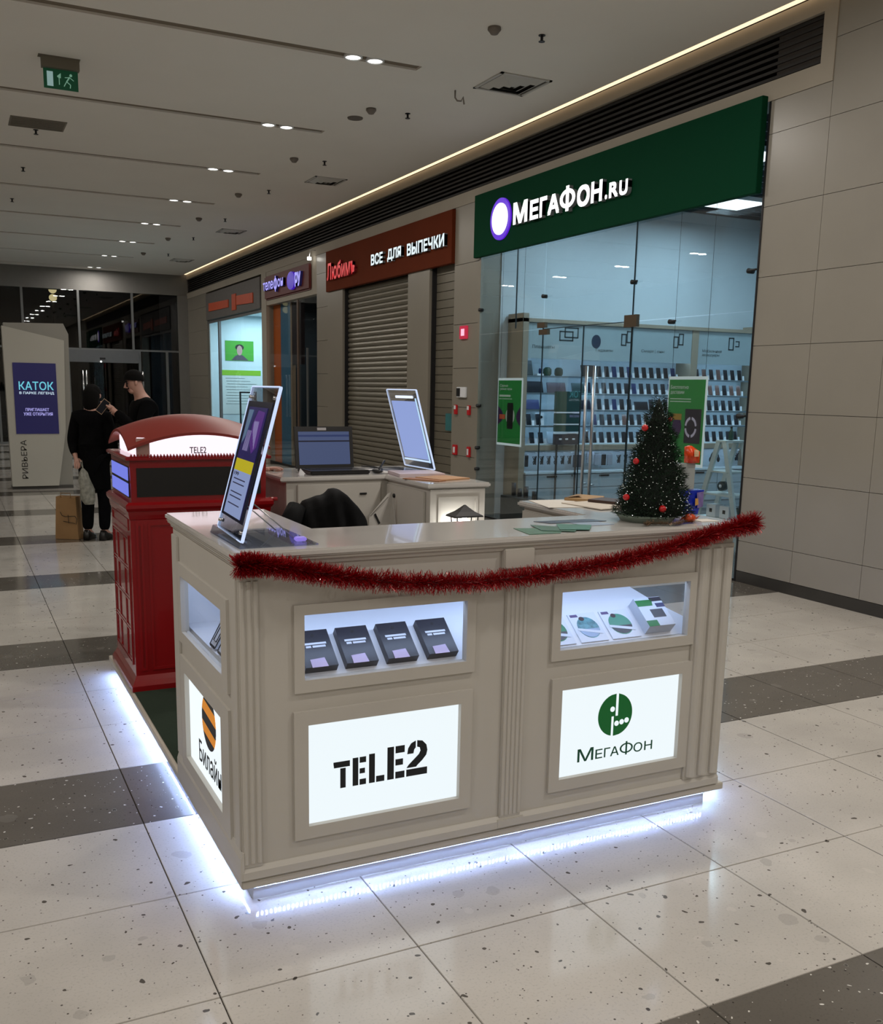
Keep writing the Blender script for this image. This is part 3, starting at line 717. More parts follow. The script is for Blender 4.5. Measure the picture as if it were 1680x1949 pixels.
for k, (x, mm, lab) in enumerate(((7.20, mat('spk_green', (30, 62, 44), 0.6), 'dark green round speaker, left one on the top shelf'), (7.38, mat('spk_dgreen', (18, 44, 34), 0.6), 'darker green round speaker, right one on the top shelf'))):
    t = thing('round_speaker', lab, 'speaker', (x, 11.2, 1.853))
    smooth(MB()).lathe([(0.04, 0), (0.058, 0.03), (0.055, 0.09), (0.03, 0.115)], (x, 11.2, 1.853)).build('body', mm, t)
    smooth(MB()).lathe([(0.043, 0), (0.045, 0.006)], (x, 11.2, 1.853), 16).build('foot', BLACK, t)
tablet(6.90, 1.853, 0.1, 0.2, mat('case_dkteal', (12, 34, 38), 0.4, noise=0), 'upright dark teal case at left end of the top shelf')
t = thing('glasses_case', 'slanted dark lens on a white block on the top shelf', 'display stand', (7.05, 11.2, 1.853))
MB().box(7.02, 7.12, 11.16, 11.24, 1.853, 1.88).build('block', WHITE, t)
smooth(MB()).sphere((7.07, 11.18, 1.915), 0.035, 12, 8, (0.6, 0.2, 1.1)).build('lens', SCR2, t)
# gadgets on the second lowest shelf
t = thing('camera_stand', 'white card with dark earpiece on the second lowest shelf', 'display card', (7.15, 11.2, 1.20))
MB().box(7.06, 7.2, 11.24, 11.25, 1.20, 1.37).build('card', WHITE, t)
smooth(MB()).sphere((7.13, 11.22, 1.31), 0.03, 10, 6, (1.3, 0.4, 0.7)).build('earpiece', SCR, t)
# green rack
gr = thing('green_rack', 'dark green stacked display rack in front of the phone shelves', 'display rack', (7.385, 10.96, 0.004))
GRN = mat('rack_green', (10, 58, 44), 0.5, noise=0.05)
for z0, z1, mm in ((1.39, 1.655, GRN), (1.235, 1.37, GRN), (1.13, 1.215, GRN), (0.955, 1.095, mat('rack_plum', (20, 20, 40), 0.5, noise=0))):
    MB().bev(7.19, 7.58, 10.93, 10.99, z0, z1, 0.004).build('panel', mm, gr)
for z in (1.380, 1.225, 1.112): MB().box(7.195, 7.575, 10.925, 10.992, z - 0.009, z + 0.008).build('white_bar', WHITE, gr)
for x in (7.27, 7.37, 7.48): MB().box(x - 0.02, x + 0.02, 10.925, 10.93, 1.02, 1.04).build('price_tab', WHITE, gr)
for x in (7.22, 7.53): MB().box(x, x + 0.02, 10.94, 10.96, 0.004, 0.96).build('leg', DMETAL, gr)
# hanging accessories
ACC = [mat('acc_black', (18, 20, 26), 0.4, noise=0), mat('acc_grey', (150, 156, 164), 0.5, noise=0.05), mat('acc_slate', (42, 44, 60), 0.5, noise=0)]
def hangpack(x, k, wd, h, z=0.84):
    t = thing('hanging_pack', ('black', 'pale grey', 'slate')[k] + ' accessory pack, %s pack from the left on the hook panel' % nth('pack'), 'accessory pack', (x, 11.17, z - h), ('black', 'pale grey', 'slate')[k] + ' packs on the hook panel')
    MB().bev(x - wd / 2, x + wd / 2, 11.16, 11.18, z - h, z, 0.004).build('pack', ACC[k], t)
    smooth(MB()).cyl((x, 11.12, z + 0.012), (x, 11.297, z + 0.012), 0.004).build('hook', CHROME, t)
random.seed(3)
x = 6.83
for (k, wd) in ((0, 0.05), (0, 0.05)): hangpack(x, k, wd, 0.15, 0.80); x += 0.075
def cable(x, wd):
    t = thing('cable_bundle', 'coiled dark charging cable, %s cable from the left on the hook panel' % nth('cable'), 'cable', (x, 11.17, 0.64), 'coiled cables on the hook panel')
    m = smooth(MB()); pts = []
    for i in range(40):
        a = i * 0.75; r = wd / 2 * (0.45 + 0.25 * math.sin(i * 1.7)); pts.append((x + r * math.cos(a) + 0.008 * math.sin(i * 5.1), 11.16 + 0.01 * math.sin(i), 0.735 + 0.075 * math.sin(a * 1.13) * (0.7 + 0.3 * math.cos(i * 2.3))))
    m.tube(pts, 0.005, 5); m.build('cord', ACC[0], t)
    smooth(MB()).cyl((x, 11.12, 0.835), (x, 11.297, 0.835), 0.004).build('hook', CHROME, t)
x = 7.03
while x < 7.60: cable(x, 0.085); x += 0.112
hangpack(7.74, 2, 0.17, 0.17, 0.80); hangpack(7.94, 1, 0.12, 0.15)
x = 8.06
for k, wd in ((1, .1), (0, .07), (1, .08)): hangpack(x, k, wd, 0.15, 0.80); x += 0.105
cable(8.42, 0.09); cable(8.54, 0.08); hangpack(8.66, 1, 0.1, 0.15); hangpack(8.79, 0, 0.08, 0.14); cable(8.9, .09); hangpack(9.05, 1, .1, .16); cable(9.2, .09); hangpack(9.34, 0, .1, .16)
for x in (9.72, 9.86, 10.45, 10.6): cable(x, 0.1)
t = thing('headphones', 'dark headphones hanging on the hook panel near the step ladder', 'headphones', (10.15, 11.15, 0.64))
m = smooth(MB()); m.tube([(10.15 + 0.075 * math.cos(a), 11.14, 0.72 + 0.1 * math.sin(a)) for a in [PI * i / 12 for i in range(13)]], 0.008); m.build('band', ACC[0], t)
for s in (-1, 1): smooth(MB()).sphere((10.15 + s * 0.075, 11.14, 0.70), 0.042, 12, 8, (0.6, 0.5, 1)).build('ear_cup', ACC[0], t)

# posters hanging behind the glass
PG = mat('poster_green', (30, 122, 52), 0.5, noise=0.05, nscale=2, emit=(30, 122, 52), estr=0.12)
PPUR = mat('poster_purple', (58, 26, 80), 0.5, noise=0)
PDK = mat('poster_dark', (34, 24, 46), 0.5, noise=0)
PWH = mat('poster_white', (200, 215, 205), 0.5, noise=0)
def poster(x, y0, y1, z0, z1, lab, name='hanging_poster'):
    t = thing(name, lab, 'poster', (x, (y0 + y1) / 2, z0))
    MB().bev(x - 0.006, x + 0.006, y0, y1, z0, z1, 0.003).build('frame', emis('poster_edge', (225, 240, 240), 0.55), t)
    sheet = MB().box(x - 0.009, x - 0.005, y0 + 0.02, y1 - 0.02, z0 + 0.03, z1 - 0.03).build('sheet', PG, t)
    for y in (y0 + 0.04, y1 - 0.04): smooth(MB()).cyl((x, y, z1), (x, y, 4.13), 0.002, n=6).build('cable', DMETAL, t)
    return t, sheet
tp, shp = poster(6.45, 7.24, 7.80, 0.955, 1.82, 'green poster with purple speaker disc hanging right behind the glass')
xx = 6.4405
m = MB(); poly(m, [(7.52, 1.18), (7.29, 1.18), (7.29, 1.51), (7.52, 1.51)], (xx, 0, 0), (0, 1, 0), LZ, LN, 0.001); m.build('speaker_print', PDK, shp)
m = MB()
for a in range(4):
    a0 = a * PI / 2 + 0.15; ring = ell(7.43, 1.335, 0.085, 0.10, 8, a0, a0 + PI / 2 - 0.3) + ell(7.43, 1.335, 0.062, 0.074, 8, a0, a0 + PI / 2 - 0.3)[::-1]
    poly(m, ring, (xx - 0.001, 0, 0), (0, 1, 0), LZ, LN, 0.001)
m.build('ring_print', mat('ring_pale', (205, 196, 222), 0.5, noise=0), shp)
m = MB(); poly(m, ell(7.635, 1.335, 0.07, 0.09, 24), (xx, 0, 0), (0, 1, 0), LZ, LN, 0.001); m.build('bag_print', PPUR, shp)
m = MB(); poly(m, [(7.70, 1.40), (7.57, 1.40), (7.57, 1.46), (7.70, 1.46)], (xx - 0.0012, 0, 0), (0, 1, 0), LZ, LN, 0.001); m.build('ochre_print', mat('ochre', (168, 128, 52), 0.5, noise=0), shp)
m = MB()
for body, z, wd, h in (('Бесплатно', 1.70, 0.26, 0.035), ('доставим', 1.645, 0.2, 0.035)): text(m, body, (xx, 7.755, z), V(LX, wd), V(LZ, h), LN, 0.001, 0.01)
for z in (1.60, 1.575): m.box(xx - 0.001, xx, 7.45, 7.755, z, z + 0.008)
m.build('lettering', PWH, shp)
tp, shp = poster(6.45, 10.58, 11.19, 0.955, 1.812, 'green poster with smart watch print hanging left behind the glass')
m = MB(); poly(m, ell(10.855, 1.335, 0.11, 0.11, 24), (xx, 0, 0), (0, 1, 0), LZ, LN, 0.001); m.build('pale_disc_print', PWH, shp)
m = MB(); poly(m, [(10.92, 1.17), (10.79, 1.17), (10.78, 1.2), (10.78, 1.47), (10.79, 1.5), (10.92, 1.5), (10.93, 1.47), (10.93, 1.2)], (xx - 0.001, 0, 0), (0, 1, 0), LZ, LN, 0.001)
m.build('watch_print', BLACK, shp)
m = MB()
for q in ([(11.165, 1.21), (11.165, 1.46), (11.06, 1.39), (11.02, 1.33), (11.06, 1.27)], [(10.605, 1.21), (10.605, 1.46), (10.68, 1.39), (10.71, 1.33), (10.68, 1.27)]): poly(m, q, (xx, 0, 0), (0, 1, 0), LZ, LN, 0.001)
m.build('purple_print', PPUR, shp)
m = MB(); poly(m, [(11.12, 1.29), (10.98, 1.29), (10.98, 1.35), (11.12, 1.35)], (xx - 0.0015, 0, 0), (0, 1, 0), LZ, LN, 0.001); m.build('orange_tag_print', mat('tag_orange', (205, 92, 58), 0.5, noise=0), shp)
m = MB(); text(m, 'Самые', (xx, 11.13, 1.70), V(LX, 0.2), V(LZ, 0.035), LN, 0.001, 0.01); text(m, 'умные часы', (xx, 11.13, 1.65), V(LX, 0.3), V(LZ, 0.035), LN, 0.001, 0.01)
m.box(xx - 0.001, xx, 10.82, 11.14, 1.545, 1.553); m.box(xx - 0.001, xx, 10.86, 11.14, 1.575, 1.60); m.build('lettering', PWH, shp)

# white step ladder with goods
ld = thing('ladder_shelf', 'white A-shaped ladder shelf behind the glass at the tiled wall', 'ladder shelf', (7.3, 7.8, 0.004))
WLAD = mat('ladder_white', (186, 198, 196), 0.45, noise=0.02)
for xo in (7.18, 7.42):
    for (yt, yb) in ((7.83, 8.22), (7.74, 7.42)):
        m = MB(); m.prism([(yt - 0.03, 1.17), (yt + 0.03, 1.17), (yb + 0.03, 0.004), (yb - 0.03, 0.004)], 'x', xo - 0.014, xo + 0.014); m.build('leg', WLAD, ld)
for z, hw in ((0.86, 0.14), (0.62, 0.22), (0.36, 0.31), (0.12, 0.38)):
    MB().bev(7.16, 7.44, 7.79 - hw * 0.95, 7.80 + hw * 1.05, z - 0.012, z + 0.006, 0.002).build('shelf', WLAD, ld)
MB().bev(7.16, 7.44, 7.71, 7.86, 1.165, 1.185, 0.002).build('top_board', WLAD, ld)
t = thing('soda_bottle', 'narrow dark green figure standing on top of the white ladder shelf', 'bottle', (7.3, 7.79, 1.186))
smooth(MB()).lathe([(0.024, 0), (0.026, 0.02), (0.026, 0.08), (0.012, 0.105), (0.011, 0.125)], (7.3, 7.79, 1.186), 14).build('body', mat('bottle_green', (14, 60, 48), 0.2, noise=0), t)
smooth(MB()).lathe([(0.013, 0), (0.013, 0.018)], (7.3, 7.79, 1.311), 12).build('cap', BLACK, t)
for k, (y, z, r) in enumerate(((7.86, 0.70, 0.05), (7.62, 0.44, 0.055))):
    t = thing('round_gadget', 'dark round gadget leaning on the %s level of the ladder shelf' % ('upper', 'lower')[k], 'speaker', (7.3, y, z - r - 0.002))
    smooth(MB()).cyl((7.27, y, z), (7.33, y, z), r).build('body', mat('gadget_teal', (24, 52, 54), 0.4, noise=0), t)
    smooth(MB()).cyl((7.262, y, z), (7.27, y, z), r * 0.35).build('centre', WHITE, t)
for k, (y, z) in enumerate(((7.95, 0.366), (7.75, 0.366), (8.0, 0.126), (7.7, 0.126))):
    t = thing('camera_box', 'white box with small black square, %s on ladder shelf' % ('lower shelf left', 'lower shelf middle', 'bottom shelf left', 'bottom shelf middle')[k], 'box', (7.3, y, z))
    MB().bev(7.24, 7.36, y - 0.07, y + 0.07, z + 0.001, z + 0.13, 0.003).build('carton', WHITE, t)
    MB().box(7.238, 7.241, y - 0.02, y + 0.02, z + 0.05, z + 0.09).build('window', BLACK, t)
# dark goods on floor behind glass at left
t = thing('bin_unit', 'dark low unit with cups behind the glass beside the white wall', 'low unit', (6.51, 10.6, 0.004))
MB().bev(6.36, 6.66, 10.2, 10.9, 0.004, 0.32, 0.005).build('body', mat('unit_dark', (30, 36, 38), 0.3, noise=0.1), t)
for y, h in ((10.3, 0.1), (10.5, 0.14), (10.65, 0.1), (10.8, 0.16)): smooth(MB()).cyl((6.5, y, 0.32), (6.5, y, 0.32 + h), 0.03).build('cup', DMETAL, t)

# ------------------------------------------------------------------ telephone shop (purple sign)
t = thing('purple_letter_sign', 'dark red shop sign with lilac glowing letters and purple ball', 'shop sign', (WX, 19.5, 3.45))
MB().bev(WX - 0.05, WX + 0.02, 18.0, 20.94, 3.46, 3.95, 0.03).build('board', mat('sign_maroon', (96, 34, 28), 0.5), t)
LIL = emis('letters_lilac', (158, 152, 245), 1.0)
SBL = mat('side_blue', (50, 50, 140), 0.5, noise=0)
sign_text(t, 'теле', 20.86, 20.14, 3.64, 3.81, WX - 0.05, LIL, 0.03, part='word', side=SBL)
sign_text(t, 'ф', 20.10, 19.86, 3.57, 3.88, WX - 0.05, LIL, 0.03, part='word', side=SBL)
sign_text(t, 'он', 19.83, 19.46, 3.645, 3.81, WX - 0.05, LIL, 0.03, part='word', side=SBL)
sign_text(t, 'ру', 18.72, 18.37, 3.56, 3.83, WX - 0.05, LIL, 0.04, part='word', side=mat('side_blue', (50, 50, 140)))
m = MB(); poly(m, ell(0, 0, 0.24, 0.17, 32), (WX - 0.05, 18.98, 3.70), LX, LZ, LN, 0.05); m.build('ball', emis('purple_ball', (58, 10, 175), 0.8), t)
struct('wall_phone_shop', MB().box(WX + 0.0, WX + 0.15, 17.72, 20.95, 3.36, 4.045), PLAST)
struct('wall_phone_shop_back', MB().box(8.2, 8.3, 17.7, 21.3, 0, 3.6), mat('shop3_back', (28, 52, 66), 0.6, noise=0.1))
for nm, y0, y1, mm in (('orange_column', 20.45, 20.95, mat('col_orange', (215, 104, 36), 0.5)), ('blue_column', 19.80, 20.44, mat('col_blue', (70, 122, 155), 0.5)), ('dark_column', 19.1, 19.68, mat('col_dark', (38, 24, 30), 0.5)), ('cream_post', 19.69, 19.79, mat('col_cream', (160, 140, 120), 0.5))):
    o = MB().bev(6.42, 6.5, y0, y1, 0.004 if nm != 'dark_column' else 2.1, 3.36, 0.004).build(nm, mm)
    o['kind'] = 'structure'
struct('wall_phone_shop_side', MB().box(6.5, 8.9, 21.2, 21.3, 0, 3.6), mat('shop3_back', (28, 52, 66)))
struct('wall_phone_shop_side_near', MB().box(6.5, 8.3, 17.6, 17.7, 0, 3.6), mat('shop3_back', (28, 52, 66)))
struct('ceiling_phone_shop', MB().box(6.42, 8.3, 17.7, 21.2, 3.45, 3.6), mat('shop3_back', (28, 52, 66)))
wt = struct('window_2', MB().box(WX + 0.02, WX + 0.03, 17.74, 20.9, 0.0, 0.05), DMETAL)
pane(17.75, 19.2, 0.05, 3.34, WX + 0.03, wt, GLASS); pane(19.21, 20.9, 0.05, 3.34, WX + 0.03, wt, GLASS)
MB().box(WX + 0.02, WX + 0.05, 18.9, 18.97, 0, 3.34).build('post', mat('post_brown', (96, 76, 62), 0.5), wt)
MB().box(WX + 0.02, WX + 0.05, 18.35, 18.40, 0, 2.4).build('post', ALU, wt)
t = thing('dark_counter_unit', 'dark shelving unit with pale rails inside the unlit shop', 'shelving', (7.3, 18.6, 0))
for z in (0.3, 0.6, 0.9, 1.2, 2.45, 2.62, 2.8): MB().box(6.9, 7.6, 17.9, 18.9, z, z + 0.03).build('rail', WHITE, t)
for y in (17.9, 18.9): MB().box(7.2, 7.3, y, y + 0.04, 0, 3.0).build('upright', DMETAL, t)
t = thing('wall_lamp', 'small white-lit wall lamp on thin bracket beside the purple letters', 'lamp', (WX - 0.08, 17.85, 4.0))
smooth(MB()).tube([(WX, 17.75, 4.2 - 0.06), (WX - 0.1, 17.8, 4.14), (WX - 0.1, 17.85, 4.02)], 0.008).build('bracket', CHROME, t)
smooth(MB()).cyl((WX - 0.1, 17.85, 3.97), (WX - 0.1, 17.85, 4.02), 0.04).build('lamp_head', LITW, t)

# ------------------------------------------------------------------ far lit shop with orange cross
t = thing('orange_cross_sign', 'grey shop sign panel with orange ribbon cross mark', 'shop sign', (WX, 24, 3.35))
MB().bev(WX - 0.03, WX + 0.02, 21.35, 26.35, 3.33, 4.0, 0.004).build('board', mat('sign_grey', (92, 88, 84), 0.6), t)
ORM = mat('ribbon_orange', (190, 72, 26), 0.5)
for nm, q in (('left_arm', [(25.98, 3.74), (25.98, 3.54), (24.0, 3.52), (24.0, 3.70)]), ('right_arm', [(23.25, 3.73), (23.25, 3.52), (21.86, 3.48), (21.86, 3.70)]), ('upright', [(23.66, 3.79), (23.66, 3.42), (23.3, 3.42), (23.3, 3.79)])):
    m = MB(); poly(m, q, (WX - 0.03, 0, 0), (0, 1, 0), LZ, LN, 0.02); m.build(nm, ORM, t)
wf = struct('window_3', MB().box(WX + 0.02, WX + 0.05, 21.3, 26.4, 3.25, 3.33), ALU)
pane(21.3, 25.15, 0.05, 3.25, WX + 0.03, wf, CLEAR); pane(25.25, 26.38, 0.05, 3.25, WX + 0.03, wf, CLEAR)
MB().box(WX + 0.0, WX + 0.06, 25.15, 25.25, 0, 3.25).build('post', ALU, wf)
SHW4 = mat('lit_wall', (200, 225, 232), 0.6, noise=0.02)
struct('wall_far_shop_back', MB().box(8.8, 8.9, 21.3, 26.4, 0, 3.6), SHW4)
struct('wall_far_shop_left', MB().box(6.3, 8.9, 26.2, 26.3, 0, 3.6), SHW4)
struct('ceiling_far_shop', MB().box(6.3, 8.9, 21.3, 26.3, 3.5, 3.6), SHW4)
area('far_shop_lamp', (7.5, 24.0, 3.45), 1.2, 130, (0.72, 0.93, 1.0), size_y=3.5)
area('phone_shop_lamp', (7.2, 19.5, 3.3), 0.5, 14, (1.0, 0.9, 0.8))
t = thing('green_portrait_poster', 'bright green poster of a figure on the lit shop wall', 'poster', (7.07, 26.19, 2.3))
MB().box(6.69, 7.46, 26.185, 26.195, 2.31, 2.83).build('sheet', mat('bright_green', (70, 165, 52), 0.5, noise=0.03), t)
m = MB(); poly(m, [(6.85, 2.32), (7.32, 2.32), (7.2, 2.42), (7.15, 2.46), (7.0, 2.46), (6.94, 2.42)], (0, 26.184, 0), FX, FZ, FN, 0.001); m.build('jacket_print', mat('pr_grey', (78, 72, 88), 0.5, noise=0), t)
m = MB(); poly(m, ell(7.075, 2.58, 0.075, 0.13, 20), (0, 26.182, 0), FX, FZ, FN, 0.001); m.build('face_print', mat('pr_skin', (178, 150, 148), 0.5, noise=0), t)
m = MB(); poly(m, ell(7.075, 2.66, 0.12, 0.08, 20), (0, 26.183, 0), FX, FZ, FN, 0.001); m.build('hair_print', mat('pr_hair', (30, 28, 30), 0.5, noise=0), t)
t = thing('price_board', 'white price board with green header on the lit shop wall', 'notice board', (7.1, 26.19, 1.2))
MB().box(6.58, 7.65, 26.185, 26.195, 0.9, 2.06).build('sheet', mat('board_white', (205, 222, 222), 0.5, noise=0), t)
MB().box(6.58, 7.65, 26.182, 26.186, 1.92, 2.06).build('header', mat('bright_green2', (130, 190, 50), 0.5, noise=0), t)
m = MB()
for k in range(10): m.box(6.68 + (k % 3) * 0.02, 7.2 + (k * 7 % 5) * 0.08, 26.182, 26.186, 1.84 - k * 0.075, 1.85 - k * 0.075)
m.build('ruled_lines', mat('line_grey', (90, 104, 104), 0.5, noise=0), t)
t = thing('black_leaf_plant', 'black framed stand with dark spiky leaves in the lit shop', 'plant', (7.1, 25.6, 0.004))
for x in (6.9, 7.32): MB().box(x, x + 0.04, 25.6, 25.64, 0.004, 1.5).build('post', BLACK, t)
MB().box(6.9, 7.36, 25.6, 25.64, 1.46, 1.5).build('top_bar', BLACK, t)
for k in range(9):
    z = 0.35 + k * 0.1; s = (-1) ** k
    m = MB(); m.add([(7.12, 25.58, z), (7.12 + 0.17, 25.56, z + 0.2), (7.12 + 0.22, 25.54, z + 0.34), (7.12 + 0.09, 25.56, z + 0.2)], [(0, 1, 2, 3)]); m.build('leaf', BLACK, t)

# ------------------------------------------------------------------ end wall of the corridor (Y = 28.7)
YE = 28.7
ew = struct('wall_end', MB().box(-6, 6.3, YE, YE + 0.3, 4.13, CEIL + 0.2), mat('end_plaster', (118, 116, 112), 0.7, noise=0.03))
MB().box(5.99, 6.3, YE - 0.05, YE + 0.3, 0, 4.13).build('corner_post', mat('end_plaster', (118, 116, 112)), ew)
wd = struct('window_4', MB().box(-6, 6.15, YE + 0.03, YE + 0.08, 2.55, 2.60), ALU)
mul = [-5.2, -3.78, -2.36, -0.94, 0.48, 1.90, 3.32, 4.74, 6.12]
for x in mul: MB().box(x - 0.03, x + 0.03, YE, YE + 0.08, 2.60, 4.13).build('mullion', ALU, wd)
for a in range(len(mul) - 1): MB().box(mul[a] + 0.03, mul[a + 1] - 0.03, YE + 0.03, YE + 0.04, 2.60, 4.13).build('pane', NIGHT, wd)
dr = struct('door_1', MB().box(3.0, 4.86, YE - 0.12, YE + 0.06, 2.22, 2.55), mat('door_header', (104, 106, 108), 0.5, metal=0.3, noise=0.03))
for x in (4.86, 5.62): MB().box(x, x + 0.07, YE, YE + 0.08, 0, 2.55).build('post', ALU, dr)
for x0, x1 in ((3.0, 3.92), (3.94, 4.85), (4.94, 5.61), (5.70, 5.99)): MB().box(x0, x1, YE + 0.03, YE + 0.045, 0.02, 2.55 if x0 > 4.9 else 2.22).build('pane', NIGHT, dr)
MB().box(3.8, 3.95, YE - 0.14, YE - 0.12, 2.30, 2.35).build('sensor', BLACK, dr)
smooth(MB()).sphere((3.83, YE - 0.14, 2.24), 0.025, 10, 6).build('sensor_lamp', emis('sensor_white', (255, 255, 255), 2.0), dr)
for x in (3.35, 3.44, 4.88, 4.96):
    smooth(MB()).cyl((x, YE - 0.06, 0.75 if x < 4 else 1.45), (x, YE - 0.06, 2.0), 0.03).build('pull_bar', CHROME, dr)
wl_ = struct('window_5', MB().box(-6, 3.0, YE + 0.03, YE + 0.08, 0, 0.06), ALU)
for a, (x0, x1) in enumerate(((-6, -4.2), (-4.2, -2.4), (-2.4, -0.6), (-0.6, 1.2), (1.2, 3.0))):
    MB().box(x0 + 0.03, x1 - 0.03, YE + 0.03, YE + 0.04, 0.06, 2.55).build('pane', NIGHT, wl_); MB().box(x1 - 0.03, x1 + 0.03, YE, YE + 0.08, 0, 2.55).build('mullion', ALU, wl_)
# dark vestibule behind the glass
struct('wall_vestibule', MB().box(-6, 6.3, 33, 33.1, -0.1, 6), mat('night_wall', (16, 17, 18), 0.9, noise=0.1))
struct('floor_vestibule', MB().box(-6, 6.3, 29.0, 33, -0.12, 0.0), mat('night_floor', (50, 48, 46), 0.6, noise=0.1))
struct('wall_vestibule_side', MB().box(3.55, 3.9, 31.5, 31.6, 0, 3.2), mat('night_side', (60, 58, 52), 0.7, noise=0.1))
t = thing('street_lamp', 'pair of round amber lamps glowing outside the dark end glazing', 'lamp', (2.85, 30.56, 0.0))
for z in (4.08, 4.30): smooth(MB()).sphere((2.85, 30.5, z - 0.05), 0.10, 16, 10, (1.1, 0.7, 1)).build('globe', emis('amber', (255, 232, 170), 1.6), t)
smooth(MB()).cyl((2.85, 30.56, 0.0), (2.85, 30.56, 4.4), 0.03).build('stem', DMETAL, t)
# outer shell that is out of the picture
struct('wall_left', MB().box(-6.2, -6, -6, 33, 0, CEIL + 0.2), PLAST)
struct('wall_back', MB().box(-6.2, 6.5, -6.2, -6, 0, CEIL + 0.2), PLAST)

# ------------------------------------------------------------------ podium
pd = thing('podium', 'low white podium with blue-white light beneath its edge and green carpet', 'podium', (1.745, 4.3, 0))
PODW = mat('podium_edge', (188, 182, 170), 0.4, noise=0.02)
MB().bev(0.742, 2.752, 2.835, 5.75, 0.065, 0.093, 0.003).build('platform', PODW, pd)
MB().box(0.79, 2.69, 2.88, 5.70, 0.0, 0.065).build('plinth', mat('plinth_white', (215, 220, 228), 0.35, noise=0.01), pd)
MB().box(0.76, 2.735, 3.0, 5.735, 0.093, 0.098).build('carpet', CARPET, pd)
m = MB()
for k in range(125): x = 0.80 + k * 0.0151; m.quad((x, 2.8725, 0.046), (x + 0.0045, 2.8725, 0.046), (x + 0.0045, 2.8735, 0.055), (x, 2.8735, 0.055))
m.build('led_strip', LEDM, pd, kind='stuff')
m = MB()
for k in range(200):
    y = 2.9 + k * 0.01395; m.quad((0.7835, y, 0.047), (0.7835, y + 0.006, 0.047), (0.7825, y + 0.006, 0.055), (0.7825, y, 0.055)); m.quad((2.6965, y, 0.047), (2.6965, y + 0.006, 0.047), (2.6975, y + 0.006, 0.055), (2.6975, y, 0.055))
m.build('led_strip', LEDM2, pd, kind='stuff')
m = MB(); m.box(0.79, 2.69, 2.8745, 2.88, 0.042, 0.060); m.box(0.7845, 0.79, 2.88, 5.70, 0.042, 0.060); m.box(2.69, 2.6955, 2.88, 5.70, 0.042, 0.060); m.build('led_profile', WHITE, pd)

# ------------------------------------------------------------------ kiosk counter
KX0, KX1, KY0, KY1 = 0.750, 2.715, 2.845, 3.80
Z0, Z1 = 0.0985, 1.125
kc = thing('kiosk_counter', 'white panelled U-shaped sales counter with lit display windows and glowing logo panels', 'counter', (1.7, 3.2, 0.094))
TH = 0.02
def holed(axis, pos, th, u0, u1, v0, v1, holes, mb):
    """a wall slab in plane axis=pos with rectangular holes (u,v)"""
    us = sorted({u0, u1} | {h[0] for h in holes} | {h[1] for h in holes}); vs = sorted({v0, v1} | {h[2] for h in holes} | {h[3] for h in holes})
    for a in range(len(us) - 1):
        for b in range(len(vs) - 1):
            cu, cv = (us[a] + us[a + 1]) / 2, (vs[b] + vs[b + 1]) / 2
            if any(h[0] < cu < h[1] and h[2] < cv < h[3] for h in holes): continue
            if axis == 'y': mb.box(us[a], us[a + 1], pos, pos + th, vs[b], vs[b + 1])
            else: mb.box(pos, pos + th, us[a], us[a + 1], vs[b], vs[b + 1])
W1 = (0.957, 1.538, 0.741, 0.954); W2 = (1.922, 2.507, 0.738, 0.953)
L1 = (0.968, 1.522, 0.243, 0.590); L2 = (1.940, 2.496, 0.240, 0.586)
WL_ = (3.035, 3.65, 0.730, 0.947); LL_ = (3.065, 3.625, 0.235, 0.574); WR_ = (2.96, 3.62, 0.738, 0.954)
m = MB(); holed('y', KY0, TH, KX0, KX1, Z0, Z1, [W1, W2, L1, L2], m); m.build('front_wall', PAINT, kc)
m = MB(); holed('x', KX0, TH, KY0 + TH, KY1, Z0, Z1, [WL_, LL_], m); m.build('left_wall', PAINT, kc)
m = MB(); holed('x', KX1 - TH, TH, KY0 + TH, 3.74, Z0, Z1, [WR_], m); m.build('right_wall', PAINT, kc)
m = MB(); m.box(1.09, 1.11, 3.20, KY1, Z0, Z1); m.box(1.11, 2.30, 3.20, 3.22, Z0, Z1); m.box(2.30, 2.32, 3.20, 3.74, Z0, Z1)
m.box(KX0 + TH, 1.09, KY1 - 0.02, KY1, Z0, Z1); m.box(2.32, KX1 - TH, 3.72, 3.74, Z0, Z1); m.build('inner_wall', PAINT, kc)
# raised mouldings
def frame_y(x0, x1, z0, z1, hx0, hx1, hz0, hz1, d=0.012):
    m = MB(); holed('y', KY0 - d, d, x0, x1, z0, z1, [(hx0, hx1, hz0, hz1)], m); return m
frame_y(0.923, 1.572, 0.700, 0.988, *W1).build('window_frame', PAINT, kc)
frame_y(1.886, 2.540, 0.700, 0.986, *W2).build('window_frame', PAINT, kc)
frame_y(0.920, 1.568, 0.200, 0.637, *L1).build('logo_frame', PAINT, kc)
frame_y(1.895, 2.545, 0.195, 0.632, *L2).build('logo_frame', PAINT, kc)
def frame_x(y0, y1, z0, z1, h, d=0.010):
    m = MB(); holed('x', KX0 - d, d, y0, y1, z0, z1, [h], m); return m
frame_x(2.96, 3.70, 0.685, 0.995, WL_).build('window_frame', PAINT, kc)
frame_x(2.96, 3.70, 0.185, 0.63, LL_).build('logo_frame', PAINT, kc)
